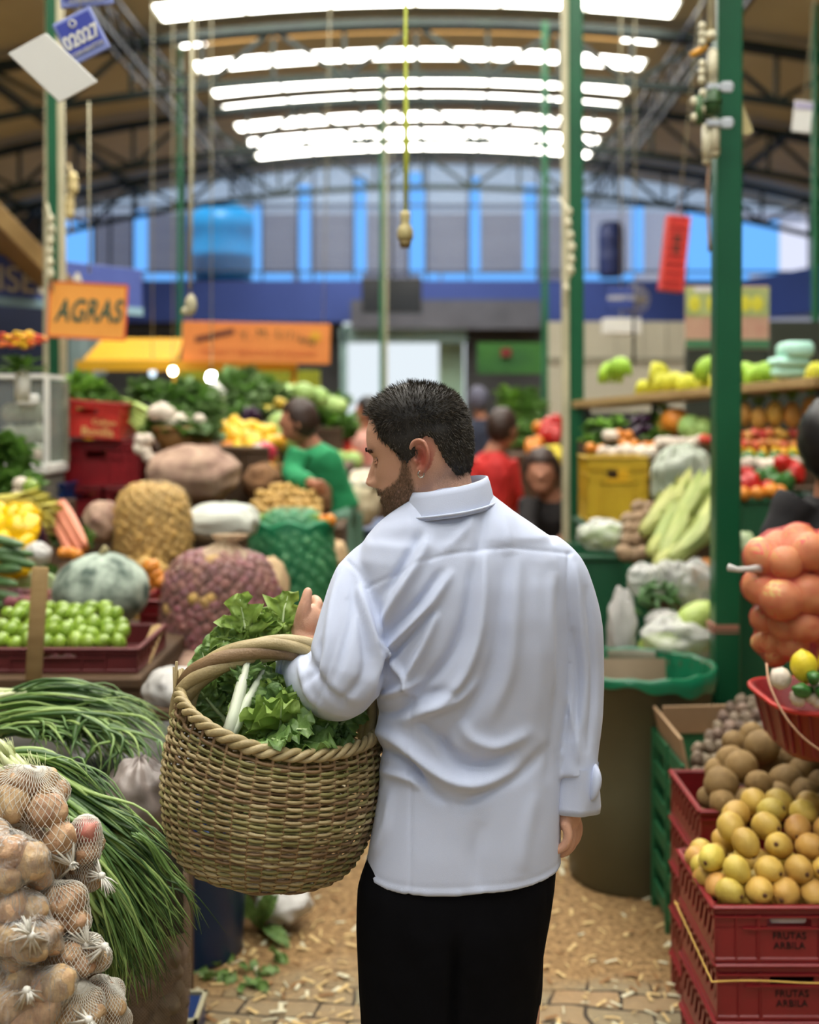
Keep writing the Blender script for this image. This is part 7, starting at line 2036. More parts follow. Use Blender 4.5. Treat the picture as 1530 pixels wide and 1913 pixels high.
rows('mango', [(800, 412, 470, 7.0, 4), (818, 425, 475, 6.9, 4), (832, 440, 480, 6.8, 3), (805, 480, 510, 7.0, 2), (825, 500, 525, 6.9, 2), (860, 440, 500, 6.7, 4), (872, 460, 505, 6.6, 3)], 'yellow mango heaped left of the man in green', 'mango', 'mangoes left of the man in green', s=1.0, kinds=None)
rows('orange', [(835, 420, 450, 6.85, 3), (850, 450, 500, 6.75, 3)], 'orange fruit between the mangoes', 'fruit', 'orange fruit between the mangoes', s=.9)
put('apple', P(492, 848, 6.65), 'dark red round fruit beside the mangoes', 'fruit', s=2.2); put('garlic', P(482, 842, 6.6), 'white ball on the dark red fruit', 'bulb', s=1.6)
rows('cabbage', [(820, 520, 545, 7.2, 1), (795, 515, 540, 7.4, 1), (738, 525, 560, 9.0, 2), (735, 560, 575, 8.8, 1)], 'whitish green cabbage behind the man in green', 'cabbage', 'cabbages behind the man in green', s=1.1)
rows('papaya', [(760, 515, 535, 8.4, 1), (770, 480, 505, 8.5, 2)], 'pale green fruit standing over the mangoes', 'fruit', 'pale fruit over the mangoes', s=.9)
rows('eggplant', [(782, 455, 485, 8.0, 3)], 'dark purple eggplant above the mangoes', 'eggplant', 'eggplants above the mangoes', s=1.0)
rows('tomato', [(795, 505, 545, 7.6, 4)], 'red tomato in front of the face of the man in green', 'tomato', 'tomatoes before the man in green', s=.9)
block('far left counter carrying the dark greens', 340, 640, 800, 8.8, 1.2, M_woodD)
leafrows([(770, 400, 520, 8.4, 8), (750, 400, 530, 8.6, 9), (730, 400, 530, 8.8, 9), (712, 410, 510, 9.0, 7), (698, 420, 490, 9.2, 5)], 'dark', 'leafy greens piled on the far left counter', 'greens on the far counter', 1.25, ['dark', 'dark', 'mid'])
leafrows([(760, 545, 650, 9.2, 7), (740, 560, 640, 9.5, 6), (780, 580, 660, 9.0, 5), (800, 600, 665, 9.0, 4)], 'bright', 'leafy greens behind the head of the man in green', 'greens behind the man in green', 1.1, ['bright', 'mid'])
rows('cabbage', [(742, 535, 600, 8.9, 4), (760, 610, 640, 9.2, 2)], 'cream cauliflower among the far greens', 'cauliflower', 'cauliflowers among the far greens', s=.9)
block('market counter in the aisle behind the man in green', 590, 720, 880, 9.0, .9, M_woodD)
rows('tomato', [(845, 605, 660, 8.9, 6), (830, 605, 650, 9.0, 5), (815, 605, 640, 9.1, 4)], 'red fruit on the counter behind the man in green', 'tomato', 'red fruit behind the man in green', s=1.3)
rows('cabbage', [(860, 625, 665, 8.8, 2), (795, 630, 660, 9.2, 2)], 'green melon on the counter behind the man in green', 'melon', 'melons behind the man in green', s=.9)
softbag('net_sack', 'white net sack full of pale produce standing left of the man in white', 'sack', P(674, 935, 6.9), (S(36, 6.9), .12, S(52, 6.9)), mat('white_net_sack', (222, 210, 180), .6, (196, 176, 140), 22, bump=.6, bs=60), seed=51)
block('low counter under the white net sack, left of the man in white', 620, 800, 990, 7.0, .8, mat('blue_counter', (52, 70, 104), .6))
rows('garlic', [(905, 650, 700, 6.85, 6), (890, 660, 700, 6.95, 5)], 'pale bulb on top of the white net sack', 'bulb', 'bulbs on the white net sack', s=1.5)
softbag('sack', 'tan sack slumped between the green net sack and the shoulder of the man in white', 'sack', P(632, 1040, 5.9), (S(18, 5.9), .1, S(30, 5.9)), mat('cream_sacking', (206, 180, 140), .8), seed=52)
# yellow stall roof, banner, lamps
t = empty('stall_roof', P(262, 662, 10.5), 'yellow stall canopy behind the AGRAS sign', 'stall roof')
mb = MB(); w_ = S(160, 10.5); 
a = [Vector((-w_ / 2 + .05, 0, S(30, 10.5))), Vector((w_ / 2, 0, S(30, 10.5))), Vector((w_ / 2, -.3, -S(14, 10.5))), Vector((-w_ / 2 - .05, -.3, -S(14, 10.5)))]
mb.add(a + [v + Vector((0, .03, .0)) for v in a], [(0, 1, 2, 3), (7, 6, 5, 4), (0, 4, 5, 1), (1, 5, 6, 2), (2, 6, 7, 3), (3, 7, 4, 0)]); mb.build('canopy', mat('yellow_canopy', (222, 168, 28), .5, (206, 150, 22), 2), t, smooth=False)
mb = MB(); mb.box((w_ * .62, -.32, -S(24, 10.5)), (w_ * 2.5, .03, S(18, 10.5))); mb.build('valance', mat('yellow_valance', (206, 158, 28), .5), t, smooth=False)
for x_ in (-w_ / 2, w_ * .49, w_ * 1.83):
    mb = MB(); mb.box((x_, -.28, -S(20, 10.5) - .9), (.05, .05, 1.8)); mb.build('post', mat('yellow_post', (214, 166, 26), .5), t, smooth=False)
mb = MB(); mb.box((w_ * 1.2, .5, -S(44, 10.5)), (w_ * 1.7, .04, S(36, 10.5))); mb.build('back_board', mat('lime_board', (150, 160, 30), .6, (110, 120, 24), 4), t, smooth=False)
e, w_, h_ = board('long orange banner with faded lettering over the stall behind the AGRAS sign', 340, 603, 617, 678, 10.0, mat('orange_banner', (222, 140, 70), .7, (206, 116, 56), 1.2), 'banner', 'banner', .015, (0, R(1.2), 0))
hang(e, (-w_ * .45, w_ * .45), h_ / 2)
ink = mat('dark_green_ink', (54, 62, 34), .6); rink = mat('rust_ink', (190, 92, 50), .7)
for k, ch in enumerate('Y. M. Liliana'):
    u = k / 12; text(ch, .105, ink, e, (-.10 + u * .58, -.012, .052 + .045 * math.sin(PI * min(1, u * 1.05)) - .03 * u), rot=(R(90), R(18 - 45 * u) * -1 * -1 if False else R(-14 + 34 * u), 0))
text('FRUTAS Y VERDURAS DE CALIDAD', .062, rink, e, (.02, -.012, -.085))
mb = MB(); mb.box((-w_ * .28, -.011, h_ * .16), (w_ * .27, .004, .05), (0, R(-14), 0)); mb.build('printed_streak', mat('dark_streak', (100, 52, 34), .7), e, smooth=False)
mb = MB(); mb.ball((w_ * .40, -.010, h_ * .18), (.05, .004, .05), 16, 8); mb.build('printed_spot', mat('ochre_spot', (206, 150, 40), .7), e)
def bulb(label, px, py, d, c, s_=14, r_=.028):
    e = empty('light_bulb', P(px, py, d), label, 'light bulb'); mb = MB(); mb.ball((0, 0, 0), (r_, r_, r_ * 1.15), 14, 10); mb.build('glass', emis('bulb_' + label[:4].strip(), c, s_), e)
    mb = MB(); mb.tube([(0, 0, r_), (0, 0, r_ + .04)], .014, 8); mb.tube([(0, 0, r_ + .03), (0, 0, r_ + .20)], .003, 5); mb.build('socket', M_black, e)
bulb('warm lit bulb hanging under the yellow canopy', 323, 693, 9.9, (1, .72, .38), 40)
bulb('cool lit bulb hanging above the lamp arm over the dark greens', 395, 705, 9.0, (.92, 1, .9), 45, .036)
bulb('dim bulb left of the warm one under the yellow canopy', 285, 697, 10.2, (.6, .75, .85), 2.2, .03)
e = empty('lamp_arm', P(405, 725, 8.2), 'pale lamp head on a post rising between the bowl of greens and the mangoes', 'lamp')
mb = MB(); mb.tube([(-.03, 0, .04), (.04, 0, -.05)], [.026, .036], 12); mb.build('lamp_head', M_white, e); mb = MB(); mb.tube([(.035, 0, -.04), (.03, 0, -.38)], .018, 8); mb.build('post', M_beige, e)
# flowers, display case and signage on the far left
t = empty('flower_arrangement', P(42, 690, 5.2), 'vase of yellow and orange flowers at the left edge under the blue signs', 'flowers')
mf = MB(); rg = random.Random(9)
for k in range(34):
    a, b_ = rg.uniform(0, 2 * PI), rg.random(); c = Vector((math.cos(a) * .085 * b_ ** .5, math.sin(a) * .08, .10 + .06 * rg.random())); mf.mi = rg.choice((0, 0, 1, 2))
    for q in range(5): mf.ball(c + Vector((rg.uniform(-.014, .014), rg.uniform(-.014, .014), rg.uniform(-.01, .01))), (.014, .014, .008), 7, 5)
fl_ = mf.build('blossoms', [mat('yellow_petal', (232, 184, 32), .5), mat('orange_petal', (226, 116, 44), .5), mat('red_petal', (200, 70, 40), .5)], t)
mf = MB()
for k in range(26):
    a = rg.uniform(0, 6.3); leaf_geo(mf, frame((0, 0, -.02), (math.cos(a), math.sin(a), rg.uniform(.3, 2))), .12, .035, 'long', .6, nx=3, ny=6, seed=k, ruf=.002)
mf.build('leaves', G_mid, t)
mf = MB(); mf.lathe([(0, -.14), (.03, -.14), (.035, -.05), (.022, 0), (.03, .02), (.02, .02), (0, -.1)], 16); mf.build('vase', M_white, t)
t = empty('display_case', (P(0, 0, 5.4).x, 5.6, 0), 'glass display case with white edges at the left, below the flowers', 'display case')
zt_, zb_ = P(0, 700, 5.4).z, P(0, 880, 5.4).z; w_ = S(120, 5.4)
mb = MB(); mb.box((0, -.0, (zt_ + zb_) / 2), (w_, .006, zt_ - zb_ - .02)); mb.box((w_ / 2, .15, (zt_ + zb_) / 2), (.006, .3, zt_ - zb_ - .02)); mb.build('glass', tint('case_glass', (.85, .9, .88), .12), t, smooth=False)
mb = MB(); mb.box((0, .15, zb_), (w_ + .03, .36, .05), bev=.008); mb.box((0, .15, zt_), (w_, .34, .02)); mb.box((w_ / 2 + .005, 0, (zt_ + zb_) / 2), (.022, .022, zt_ - zb_)); mb.build('white_frame', M_white, t, smooth=False)
mb = MB(); mb.box((0, .15, zb_ / 2), (w_, .32, zb_ - .03)); mb.build('case_base', mat('dull_base', (110, 106, 96), .7), t, smooth=False)
mb = MB(); mb.box((w_ * .15, .28, (zt_ + zb_) / 2), (w_ * .9, .01, zt_ - zb_ - .04)); mb.build('back_panel', mat('mixed_back', (150, 146, 126), .6, (96, 92, 80), 16), t, smooth=False)
mb = MB(); mb.box((S(28, 5.4), -.02, zt_ - S(46, 5.4)), (S(44, 5.4), .03, S(22, 5.4)), bev=.01); mb.build('label_holder', M_white, t, smooth=False)
rows('garlic', [(850, 10, 80, 5.65, 4), (810, 10, 80, 5.7, 4), (770, 10, 80, 5.75, 4)], 'cream packet behind the glass of the display case', 'packet', 'packets in the display case', s=1.8)
e = empty('shop_sign', P(30, 525, 7.6), 'blue shop sign with pale letters receding on the far left', 'sign', rot=(R(0), 0, R(48)))
mb = MB(); mb.box((0, 0, 0), (1.9, .03, S(92, 7.6)), bev=.004); mb.build('panel', mat('violet_blue_panel', (92, 108, 178), .5, (76, 92, 160), 3), e, smooth=False)
mb = MB(); mb.box((0, -.02, -S(40, 7.6)), (1.9, .01, S(16, 7.6))); mb.build('pale_band', mat('pale_blue_band', (150, 186, 200), .5), e, smooth=False)
text('BRISELLA', .23, mat('cream_letters', (222, 216, 190), .5), e, (.05, -.018, .0), ext=.004)
e = empty('stall_awning', P(10, 420, 7.0), 'brown awning board slanting down beside the left post', 'awning', rot=(R(20), R(34), R(60)))
mb = MB(); mb.box((0, 0, 0), (1.3, .14, .10), bev=.004); mb.box((0, .5, -.03), (1.3, 1.0, .02)); mb.build('awning_board', mat('tan_board', (176, 146, 96), .7, (150, 120, 76), 5), e, smooth=False)
e = empty('stall_board', (P(15, 640, 8.6).x, 8.6, 0), 'dark blue stall partition behind the flowers, left of the AGRAS post', 'partition')
mb = MB(); mb.box((-.25, 0, 1.35), (1.15, .06, 2.7)); mb.build('panel', mat('night_blue_panel', (34, 44, 72), .6, (26, 32, 52), 2), e, smooth=False)
mb = MB(); wallbox(mb, 128, 632, 180, 760, 11.5, .06); wallbox(mb, 160, 630, 196, 700, 11.3, .05); tag(mb.build('hanging_film', mat('teal_film', (84, 110, 106), .5, (150, 170, 172), 5, stretch=(4, 1, .6)), smooth=False), 'greyish teal sheet hanging right of the AGRAS post', 'sheet')
# ------------------------------------------------------------ green stall in the middle distance
mb = MB(); wallbox(mb, 892, 640, 1012, 698, 13.0, .08); o = mb.build('stall_valance', mat('green_valance', (40, 92, 44), .6, (60, 120, 40), 3), smooth=False); tag(o, 'green stall valance behind the head of the man in white, to its right', 'valance')
mb = MB(); wallbox(mb, 936, 650, 955, 666, 12.95, .02); tag(mb.build('red_label', mat('dark_red_label', (120, 34, 36), .6), smooth=False), 'small dark red label on the green valance', 'label')
block('counter of the green stall', 890, 1050, 810, 13.0, 1.0, M_woodD)
leafrows([(740, 940, 1010, 12.4, 5), (755, 940, 1015, 12.2, 5), (725, 945, 1000, 12.6, 4), (775, 950, 1020, 12.0, 4), (790, 960, 1000, 11.8, 3)], 'mid', 'greens on the far green stall', 'greens on the green stall', 1.3, ['bright', 'mid', 'mid'])
block('counter heaped with red and orange fruit behind the crouching woman', 960, 1060, 850, 9.6, .8, M_woodD)
rows('red_pepper', [(788, 1020, 1045, 9.9, 3), (802, 1008, 1045, 9.8, 4), (815, 1010, 1045, 9.7, 3)], 'red pepper on the far counter left of the green posts', 'pepper', 'far red peppers', s=1.5)
rows('orange', [(828, 985, 1010, 9.6, 2), (838, 985, 1010, 9.5, 2), (800, 1000, 1015, 9.8, 1)], 'orange fruit on the far counter behind the crouching woman', 'fruit', 'far orange fruit', s=1.3)
rows('lemon', [(845, 1020, 1045, 9.4, 2), (858, 1025, 1050, 9.3, 2)], 'yellow fruit on the far counter beside the green posts', 'fruit', 'far yellow fruit', s=1.6)
leafrows([(800, 970, 1000, 10.2, 3), (820, 970, 995, 10.0, 2)], 'mid', 'greens on the far fruit counter', 'greens on the far fruit counter', 1.1)
# ------------------------------------------------------------ people
def figure(label, d, head, hr, chest, hips, arms, legs, shirt_m, trou_m, hair_m, skin_m=None, hair_s=1.12, yaw=0.0, tw=.19, hd=.12, long_hair=False, collar=None):
    """joints in picture columns/rows with depth; one continuous body, clothes and hair on top"""
    J = lambda t: P(*t)
    Hc = J(head); C_ = J(chest); Hp = J(hips)
    mb = MB()
    Mh = Matrix.Rotation(yaw, 4, 'Z')
    fwd = (Mh.to_3x3() @ Vector((0, 1, 0)))
    mb.ball(Hc, (hr * .80, hr * .98, hr * 1.18), 26, 20, M=Mh)
    mb.ball(Hc + fwd * hr * .45 - Vector((0, 0, hr * .62)), (hr * .48, hr * .5, hr * .42), 16, 12)      # jaw
    mb.ball(Hc + fwd * hr * 1.0 - Vector((0, 0, hr * .12)), (hr * .14, hr * .2, hr * .2), 10, 8)         # nose
    side = fwd.cross(Vector((0, 0, 1)))
    for s_ in (-1, 1):
        mb.ball(Hc + side * s_ * hr * .80 - Vector((0, 0, hr * .1)), (hr * .12, hr * .2, hr * .28), 8, 6, M=Mh)
        mb.ball(Hc + fwd * hr * .88 + side * s_ * hr * .33 + Vector((0, 0, hr * .12)), hr * .13, 8, 6)
    neck = C_ + (Hc - C_) * .45
    mb.tube([Hc - Vector((0, 0, hr * .5)), neck, C_], [hr * .5, hr * .52, hr * .7], 14)
    mb.tube([C_, (C_ + Hp) / 2, Hp], [tw * .55, tw * .5, tw * .55], 16)
    for (s_, e_, w_) in arms:
        S0, E0, W0 = J(s_), J(e_), J(w_)
        mb.tube(catmull([S0, E0, W0], 14), list(np.linspace(.046, .026, 14)), 12)
        dv = (W0 - E0).normalized(); sd = dv.cross(Vector((0, 1, .2))).normalized()
        mb.ball(W0 + dv * .045, (.034, .030, .034), 10, 8)
        for q in range(4):
            b_ = W0 + dv * .07 + sd * (.021 * (q - 1.5)); mb.tube([b_, b_ + dv * .035, b_ + dv * (.058 - .006 * abs(q - 1.5)) - Vector((0, 0, .012))], [.0095, .009, .007], 7)
        b_ = W0 + dv * .02 - sd * .03; mb.tube([b_, b_ + dv * .03 - sd * .012, b_ + dv * .055 - sd * .012], [.011, .010, .008], 7)
    for (h_, k_, f_) in legs:
        mb.tube(catmull([J(h_), J(k_), J(f_)], 12), list(np.linspace(.075, .042, 12)), 12)
    me = remeshed(mb, .010, 2, .5); me.materials.append(skin_m or M_sk); p = link('person', me); tag(p, label, 'person')
    mb = MB()
    v = (C_ - Hp)
    n = 14; rings = []
    up = v.normalized(); sx_ = Mh.to_3x3() @ Vector((1, 0, 0)); fy = up.cross(sx_).normalized(); 
    for i in range(n):
        t = i / (n - 1); c = Hp + v * (-.08 + 1.20 * t)
        w_ = tw * np.interp(t, [0, .3, .7, .88, 1], [.98, .95, 1.1, 1.0, .42]); dp_ = hd * np.interp(t, [0, .4, .8, 1], [1, 1, 1.05, .5])
        rings.append([c + sx_ * (w_ * math.copysign(abs(math.cos(a)) ** .85, math.cos(a))) + fy * (dp_ * math.sin(a)) for a in np.linspace(0, 2 * PI, 33)[:-1]])
    mb.loft(rings)
    for (s_, e_, w_) in arms:
        S0, E0, W0 = J(s_), J(e_), J(w_); q = catmull([S0, E0, W0], 16)
        mb.tube(q[:14], list(np.linspace(.075, .050, 14)), 14)
    me = remeshed(mb, .012, 4, .5); co = vco(me); no = vno(me)
    dp = np.array([.010 * noise.noise(Vector(v_) * 7) + .006 * noise.noise(Vector(v_) * 16) for v_ in co]); setco(me, co + no * dp[:, None]); me.materials.append(shirt_m); link('top', me, p)
    mb = MB()
    for (h_, k_, f_) in legs:
        q = catmull([J(h_), J(k_), J(f_)], 14); mb.tube(q, list(np.linspace(.105, .065, 14)), 14)
    mb.ball(Hp, (tw * .9, hd, .13), 18, 12)
    me = remeshed(mb, .014, 3, .5); me.materials.append(trou_m); link('trousers', me, p)
    for (h_, k_, f_) in legs:
        mb = MB(); c = J(f_); mb.ball((c.x, c.y, .05), (.045, .12, .05), 12, 8, M=Mh); mb.build('shoe', M_black, p)
    mb = MB()
    mb.ball(Hc - fwd * hr * .12 + Vector((0, 0, hr * .16)), (hr * .80 * hair_s, hr * .94 * hair_s, hr * 1.06 * hair_s), 28, 22, .08, 5, 3, M=Mh @ Matrix.Rotation(-.22, 4, 'X'))
    if long_hair:
        mb.tube(catmull([Hc - fwd * hr * .3, Hc - fwd * hr * .75 - Vector((0, 0, hr * .8)), Hc - fwd * hr * .7 - Vector((0, 0, hr * 1.7))], 10), [hr * .7, hr * .75, hr * .75, hr * .72, hr * .7, hr * .65, hr * .6, hr * .5, hr * .4, hr * .2], 14)
    # carve the face free: keep only hair behind the face plane
    vs = []
    for t in mb.v:
        q = Vector(t) - Hc; f = q.dot(fwd); u = q.z
        lim = hr * (.55 + (.35 if u > hr * .55 else -.25 if u < hr * .1 else 0))
        if f > lim: q = q - fwd * (f - lim)
        vs.append(tuple(Hc + q))
    mb.v = vs
    mb.build('hair', hair_m, p)
    return p
M_sk = mat('person_skin', (184, 128, 100), .5, (166, 110, 86), 8)
M_hairb = mat('brown_hair', (62, 42, 32), .5, (42, 28, 22), 40); M_hairk = mat('black_hair', (30, 28, 28), .4, (20, 19, 20), 50)
d = 6.55
figure('man in a green pullover bending over the produce left of the man in white', d, (556, 788, d), .098, (588, 845, d + .05), (632, 950, d + .15),
       [((562, 846, d - .18), (548, 888, d - .25), (590, 905, d - .5)), ((604, 850, d + .2), (560, 885, d + .25), (545, 900, d + .1))],
       [((620, 960, d + .05), (640, 1130, d), (648, 1330, d + .1)), ((644, 960, d + .25), (660, 1130, d + .3), (668, 1320, d + .3))],
       mat('green_pullover', (44, 150, 96), .8, (30, 126, 78), 5), mat('grey_green_trousers', (96, 132, 112), .8), M_hairb, yaw=R(100), tw=.125, hd=.12, hair_s=1.15)
d = 8.6
figure('person in a red jacket seen from behind, right of the bearded man', d, (940, 800, d), .115, (918, 858, d), (915, 985, d + .05),
       [((884, 856, d), (874, 920, d - .02), (896, 965, d - .1)), ((948, 860, d + .02), (962, 920, d + .05), (970, 960, d + .2))],
       [((900, 1000, d), (900, 1100, d), (900, 1205, d)), ((932, 1000, d), (934, 1100, d), (935, 1205, d))],
       mat('red_jacket', (208, 48, 42), .7, (180, 34, 34), 4), mat('blue_jeans', (52, 62, 92), .8), M_hairb, yaw=R(-50), tw=.175, hd=.13)
d = 7.6
figure('crouching woman in dark clothes with brown hair, beside the slim green posts', d, (1012, 885, d), .125, (1030, 940, d + .05), (1045, 1040, d + .2),
       [((990, 935, d - .05), (985, 990, d - .15), (1005, 1010, d - .35)), ((1066, 935, d), (1075, 985, d - .05), (1050, 1010, d - .3))],
       [((1030, 1050, d + .1), (1000, 1100, d - .25), (1010, 1250, d - .15)), ((1062, 1050, d + .2), (1060, 1100, d - .2), (1062, 1250, d - .1))],
       mat('charcoal_top', (46, 42, 42), .8, (34, 31, 32), 6), mat('dark_trousers', (40, 42, 52), .8), M_hairb, yaw=R(170), tw=.165, hd=.13, hair_s=1.18)
d = 10.6
figure('person in orange-red and white beyond the face of the man in white', d, (686, 768, d), .105, (682, 815, d), (680, 915, d),
       [((664, 820, d), (655, 860, d), (660, 890, d - .1)), ((700, 820, d), (708, 862, d), (700, 890, d - .1))],
       [((672, 925, d), (672, 1010, d), (672, 1110, d)), ((690, 925, d), (692, 1010, d), (692, 1110, d))],
       mat('white_red_top', (206, 196, 180), .8, (206, 70, 46), 3.2, contrast=.12), mat('dark_red_trousers', (120, 24, 34), .8), M_hairk, yaw=R(90), tw=.16, hd=.12)
d = 12.0
figure('person in dark blue with a grey cap farther down the aisle, behind the red jacket', d, (893, 748, d), .105, (900, 792, d), (902, 880, d),
       [((882, 795, d), (876, 835, d), (880, 860, d - .1)), ((920, 795, d), (928, 835, d), (925, 860, d - .1))],
       [((892, 890, d), (892, 980, d), (892, 1075, d)), ((912, 890, d), (912, 980, d), (912, 1075, d))],
       mat('navy_top', (44, 50, 68), .8), mat('dark_trousers', (40, 42, 52), .8), mat('grey_cap', (92, 92, 108), .8), yaw=R(10), tw=.17, hd=.12, hair_s=1.2)
d = 4.05
figure('dark-haired woman in black at the right edge, behind the red bag of onions', d, (1556, 830, d), .115, (1560, 950, d + .02), (1570, 1150, d + .08),
       [((1492, 935, d), (1440, 1035, d - .05), (1480, 1080, d - .25)), ((1625, 928, d + .05), (1650, 1040, d), (1600, 1090, d - .3))],
       [((1540, 1180, d + .05), (1540, 1400, d), (1540, 1660, d + .05)), ((1600, 1180, d + .1), (1600, 1400, d), (1600, 1660, d + .05))],
       mat('black_top', (30, 28, 30), .85, (22, 21, 23), 8), mat('dark_trousers', (40, 42, 52), .8), M_hairk, yaw=R(-20), tw=.20, hd=.14, hair_s=1.22)
# ------------------------------------------------------------ things hanging overhead
def cord(label, pts, r_, m, cat='cord', name='cord', group=None):
    mb = MB(); mb.tube(catmull(pts, 24) if len(pts) > 2 else pts, r_, 8); return tag(mb.build(name, m), label, cat, group)
e = empty('pendant_socket', P(757, 395, 4.0), 'empty lamp socket hanging on a yellow-green cord above the man', 'lamp socket')
top = P(760, -60, 4.0)
mb = MB(); mb.tube([Vector((0, 0, 0)), P(757, 250, 4.0) - e.location, P(760, -500, 4.0) - e.location], [.0045, .006, .006], 8); mb.tube([Vector((.004, 0, 0)), Vector((.009, .004, .2)), Vector((.004, 0, .5))], .004, 6); mb.build('cord', mat('yellow_green_cord', (186, 196, 72), .5), e)
k_ = S(1, 4.0)
mb = MB(); mb.lathe([(0, 0), (8 * k_, 0), (10 * k_, -10 * k_), (8 * k_, -20 * k_), (12 * k_, -30 * k_), (15 * k_, -36 * k_), (15 * k_, -50 * k_), (11 * k_, -56 * k_), (0, -56 * k_)], 20); mb.build('socket', mat('aged_ivory', (196, 184, 130), .5, (140, 126, 84), 50), e)
mb = MB(); mb.lathe([(0, -56 * k_), (12 * k_, -56 * k_), (9 * k_, -68 * k_), (0, -68 * k_)], 16); mb.build('contact', mat('dull_brass', (120, 104, 66), .5, metal=.5), e)
e = empty('pendant_socket', P(355, 540, 5.0), 'small beige socket at the end of a beige cord over the orange banner', 'lamp socket')
mb = MB(); mb.tube([Vector((0, 0, 0)), P(357, 300, 5.0) - e.location, P(360, -400, 5.0) - e.location], [.006, .009, .009], 8); mb.build('cord', M_beige, e)
k_ = S(1, 5.0); mb = MB(); mb.ball((.003, 0, -30 * k_), (11 * k_, 9 * k_, 20 * k_), 14, 10, .2, 3, 2); mb.ball((-.02, 0, -42 * k_), (8 * k_, 8 * k_, 9 * k_), 10, 8); mb.build('socket', M_beige, e)
cord('thin pale string hanging beside the blue number sign', [P(166, 190, 5.5), P(167, 510, 5.5)], .004, M_beige)
e = empty('card', P(99, 127, 3.4), 'blank white card dangling across the left post', 'card', rot=(0, R(43.5), 0))
mb = MB(); mb.box((0, 0, 0), (S(133, 3.4), .006, S(78, 3.4)), Matrix.Shear('XY', 4, (0, 0)), bev=.002); 
mb.v = [(x + z * .32, y, z) for x, y, z in mb.v]; mb.build('sheet', mat('white_card', (216, 216, 210), .6), e, smooth=False)
def numsign(label, c, rot, w_, h_, d, full=True):
    e = empty('number_sign', P(c[0], c[1], d), label, 'sign', rot=(0, rot, 0))
    mb = MB(); mb.box((0, 0, 0), (w_, .008, h_), bev=.008); mb.build('panel', mat('pale_blue_border', (128, 140, 196), .5), e, smooth=False)
    mb = MB(); mb.box((0, -.004, h_ * .04), (w_ * .84, .006, h_ * .74)); mb.build('blue_field', mat('sign_blue', (58, 70, 160), .45), e, smooth=False)
    if full:
        tx = text('02027', .052, mat('sign_white', (214, 214, 206), .5), e, (0, -.0085, -.006), ext=.001, off=.0016); tx.scale = (.86, 1.05, 1)
        text('CORABASTOS', .016, mat('sign_white', (214, 214, 206), .5), e, (0, -.0085, -.044), ext=.001)
        mb = MB(); mb.tube([(.010 * math.cos(t) - .006, -.008, .042 + .010 * math.sin(t)) for t in np.linspace(0, 2 * PI, 17)[:-1]], .0025, 5, closed=True); mb.build('emblem', mat('sign_white', (214, 214, 206), .5), e)
    return e
numsign('blue sign with the number 02027 hanging crooked above the white card', (152, 68), R(-27), S(80, 3.5), S(88, 3.5), 3.5)
numsign('blue number sign cut by the top edge above the crooked one', (160, -26), R(-5), S(100, 3.55), S(78, 3.55), 3.55)
cord('thin wire from which the blue number signs and the card hang', [P(150, -300, 3.6), P(150, 24, 3.52)], .0015, M_beige)
# fittings on the posts
e = empty('cable_fittings', P(1330, 20, 4.42), 'cream porcelain insulators, green clamp and wires fixed high on the thick green post', 'electrical fittings')
B = e.location
def at_(px, py, d=4.42): return P(px, py, d) - B
M_ivory = mat('ivory_porcelain', (212, 206, 176), .35, (186, 180, 150), 12)
mb = MB(); mb.tube([at_(1329, -400), at_(1329, 60)], .016, 10); mb.tube([at_(1327, 60), at_(1329, 75)], .020, 12)
for (x, y0, y1, r_) in ((1331, 100, 150, 10), (1334, 230, 285, 11), (1320, 240, 300, 9)):
    mb.tube([at_(x, y0), at_(x, (y0 + y1) / 2), at_(x, y1)], [S(r_, 4.4)] * 3, 14); mb.ball(at_(x, y1), S(r_, 4.4), 12, 8); mb.ball(at_(x, y0), S(r_, 4.4), 12, 8)
for (x, y) in ((1312, 50), (1312, 65), (1312, 80), (1312, 120), (1311, 135), (1311, 150), (1313, 175), (1297, 190), (1297, 220), (1311, 205)): mb.ball(at_(x, y, 4.38), (S(7, 4.4), S(7, 4.4), S(9, 4.4)), 12, 8)
mb.build('insulators', M_ivory, e)
mb = MB(); mb.tube([at_(1331, 168), at_(1331, 215)], S(16, 4.4), 16); mb.tube([at_(1331, 188), at_(1331, 194)], S(18, 4.4), 16); mb.tube([at_(1306, 180, 4.38), at_(1306, 232, 4.38)], S(8, 4.4), 10); mb.build('green_clamp', mat('olive_clamp', (66, 100, 54), .4, (44, 80, 46), 20), e)
mb = MB()
for y in (163, 230):
    mb.box(at_(1345, y, 4.40), (S(50, 4.4), .02, S(12, 4.4)), bev=.003); mb.box(at_(1358, y, 4.38), (S(20, 4.4), .014, S(20, 4.4)), bev=.004)
mb.build('steel_brackets', mat('pale_steel', (190, 196, 200), .35, metal=.3), e, smooth=False)
mb = MB(); mb.tube([at_(1318, 84), at_(1308, 95), at_(1290, 103)], [.012, .014, .010], 8); mb.build('orange_wire_nut', mat('amber_plastic', (222, 160, 50), .4), e)
mb = MB(); mb.tube(catmull([at_(1326, 300), at_(1322, 360), at_(1326, 470)], 10), .006, 6); mb.build('wire', mat('brown_wire', (150, 120, 96), .6), e)
e = empty('cloth_tag', P(1391, 225, 4.6), 'cream triangular cloth tag poking out behind the thick green post', 'tag')
mb = MB(); mb.add([(S(x, 4.6), y, -S(z, 4.6)) for y in (-.003, .003) for x, z in ((-12, -32), (-4, -32), (16, 20), (8, 27), (-12, 27))], [(0, 1, 2, 3, 4), (9, 8, 7, 6, 5), (0, 5, 6, 1), (1, 6, 7, 2), (2, 7, 8, 3), (3, 8, 9, 4), (4, 9, 5, 0)]); mb.build('cloth', mat('cream_cloth', (206, 192, 140), .8), e, smooth=False)
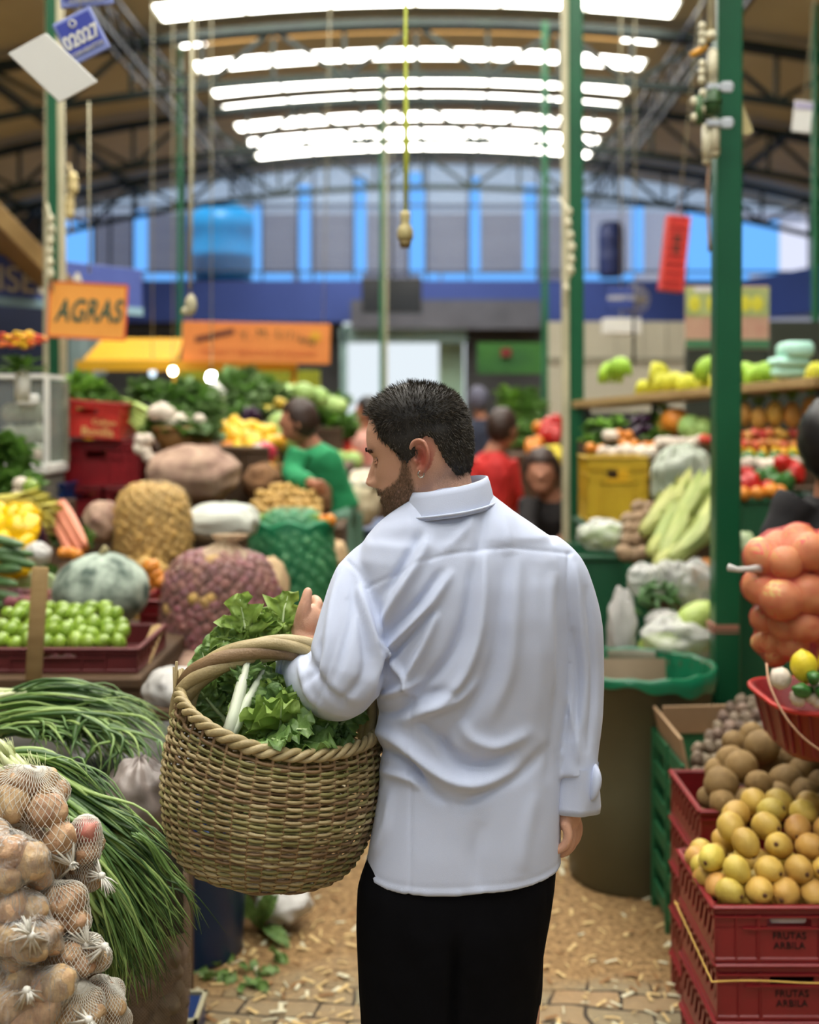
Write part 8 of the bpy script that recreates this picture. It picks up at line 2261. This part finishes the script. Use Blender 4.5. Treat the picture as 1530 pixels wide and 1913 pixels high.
e = empty('hanging_card', P(1499, 218, 6.0), 'small white card hanging near the top right corner', 'card', rot=(0, R(6), 0)); mb = MB(); mb.box((0, 0, 0), (S(34, 6), .008, S(58, 6))); mb.build('sheet', mat('white_card', (216, 216, 210), .6), e, smooth=False)
mb = MB(); mb.box((0, -.006, S(20, 6)), (S(34, 6), .004, S(12, 6))); mb.build('lilac_band', mat('lilac', (170, 164, 190), .6), e, smooth=False); mb = MB(); mb.tube([(0, 0, S(28, 6)), (0, 0, 1.0)], .002, 4); mb.build('string', M_beige, e)
def stringy(label, pts, d, r_, m):
    e = empty('cable_joints', P(pts[0][0], pts[0][1], d), label, 'cable joints'); mb = MB()
    for x, y, k in pts: mb.ball(P(x, y, d) - e.location, (S(r_ * k, d), S(r_ * k, d), S(r_ * 1.5 * k, d)), 12, 8)
    mb.build('joints', m, e); mb = MB(); q = [P(x, y, d) - e.location for x, y, k in pts]; mb.tube([q[0] + Vector((-.05, .1, .1))] + q + [q[-1] + Vector((0, .05, -.1))], .006, 6); mb.build('cable', m, e); return e
M_ochre = mat('aged_cream', (206, 190, 136), .5, (170, 150, 100), 20)
stringy('bulging cream cable joints hanging beside the left green post', [(136, 335, 1), (136, 350, 1.1), (131, 370, .8), (130, 385, .95), (130, 398, .9)], 6.2, 10, M_ochre)
stringy('cream conduit clamps along the left green post above the AGRAS sign', [(95, 410, .7), (96, 430, .8), (94, 450, .8), (93, 470, .7), (93, 490, .8), (94, 512, .8)], 6.3, 9, M_ivory)
stringy('pale clamps and wires on the conduit post right of the aisle', [(1064, 396, .6), (1062, 418, .7), (1066, 440, .7), (1068, 462, .8), (1068, 485, .7), (1066, 505, .8), (1058, 540, .7)], 6.9, 9, M_ivory)

e = bpy.data.objects['water_tank']; mb = MB()
for sx_ in (-1, 1):
    for sy in (-1, 1): mb.box((sx_ * .4, sy * .4, -e.location.z / 2), (.08, .08, e.location.z))
mb.box((0, 0, -.03), (1.0, 1.0, .06)); mb.build('stand', M_truss, e, smooth=False)

for o in list(bpy.data.objects):
    if o.parent is None and o.name.split('.')[0] in ('poster', 'air_unit', 'television', 'hanging_card', 'light_bulb', 'wall_fan') or o.get('label', '').startswith('small blue sign with pale'):
        hang(o, (0,), .0 if o.name.startswith(('hanging', 'wall')) else .05)
block('small plank stand under the white plastic bag behind the onions', 262, 336, 1326, 3.2, .22, M_woodD, 'plank_stand', 'stand')
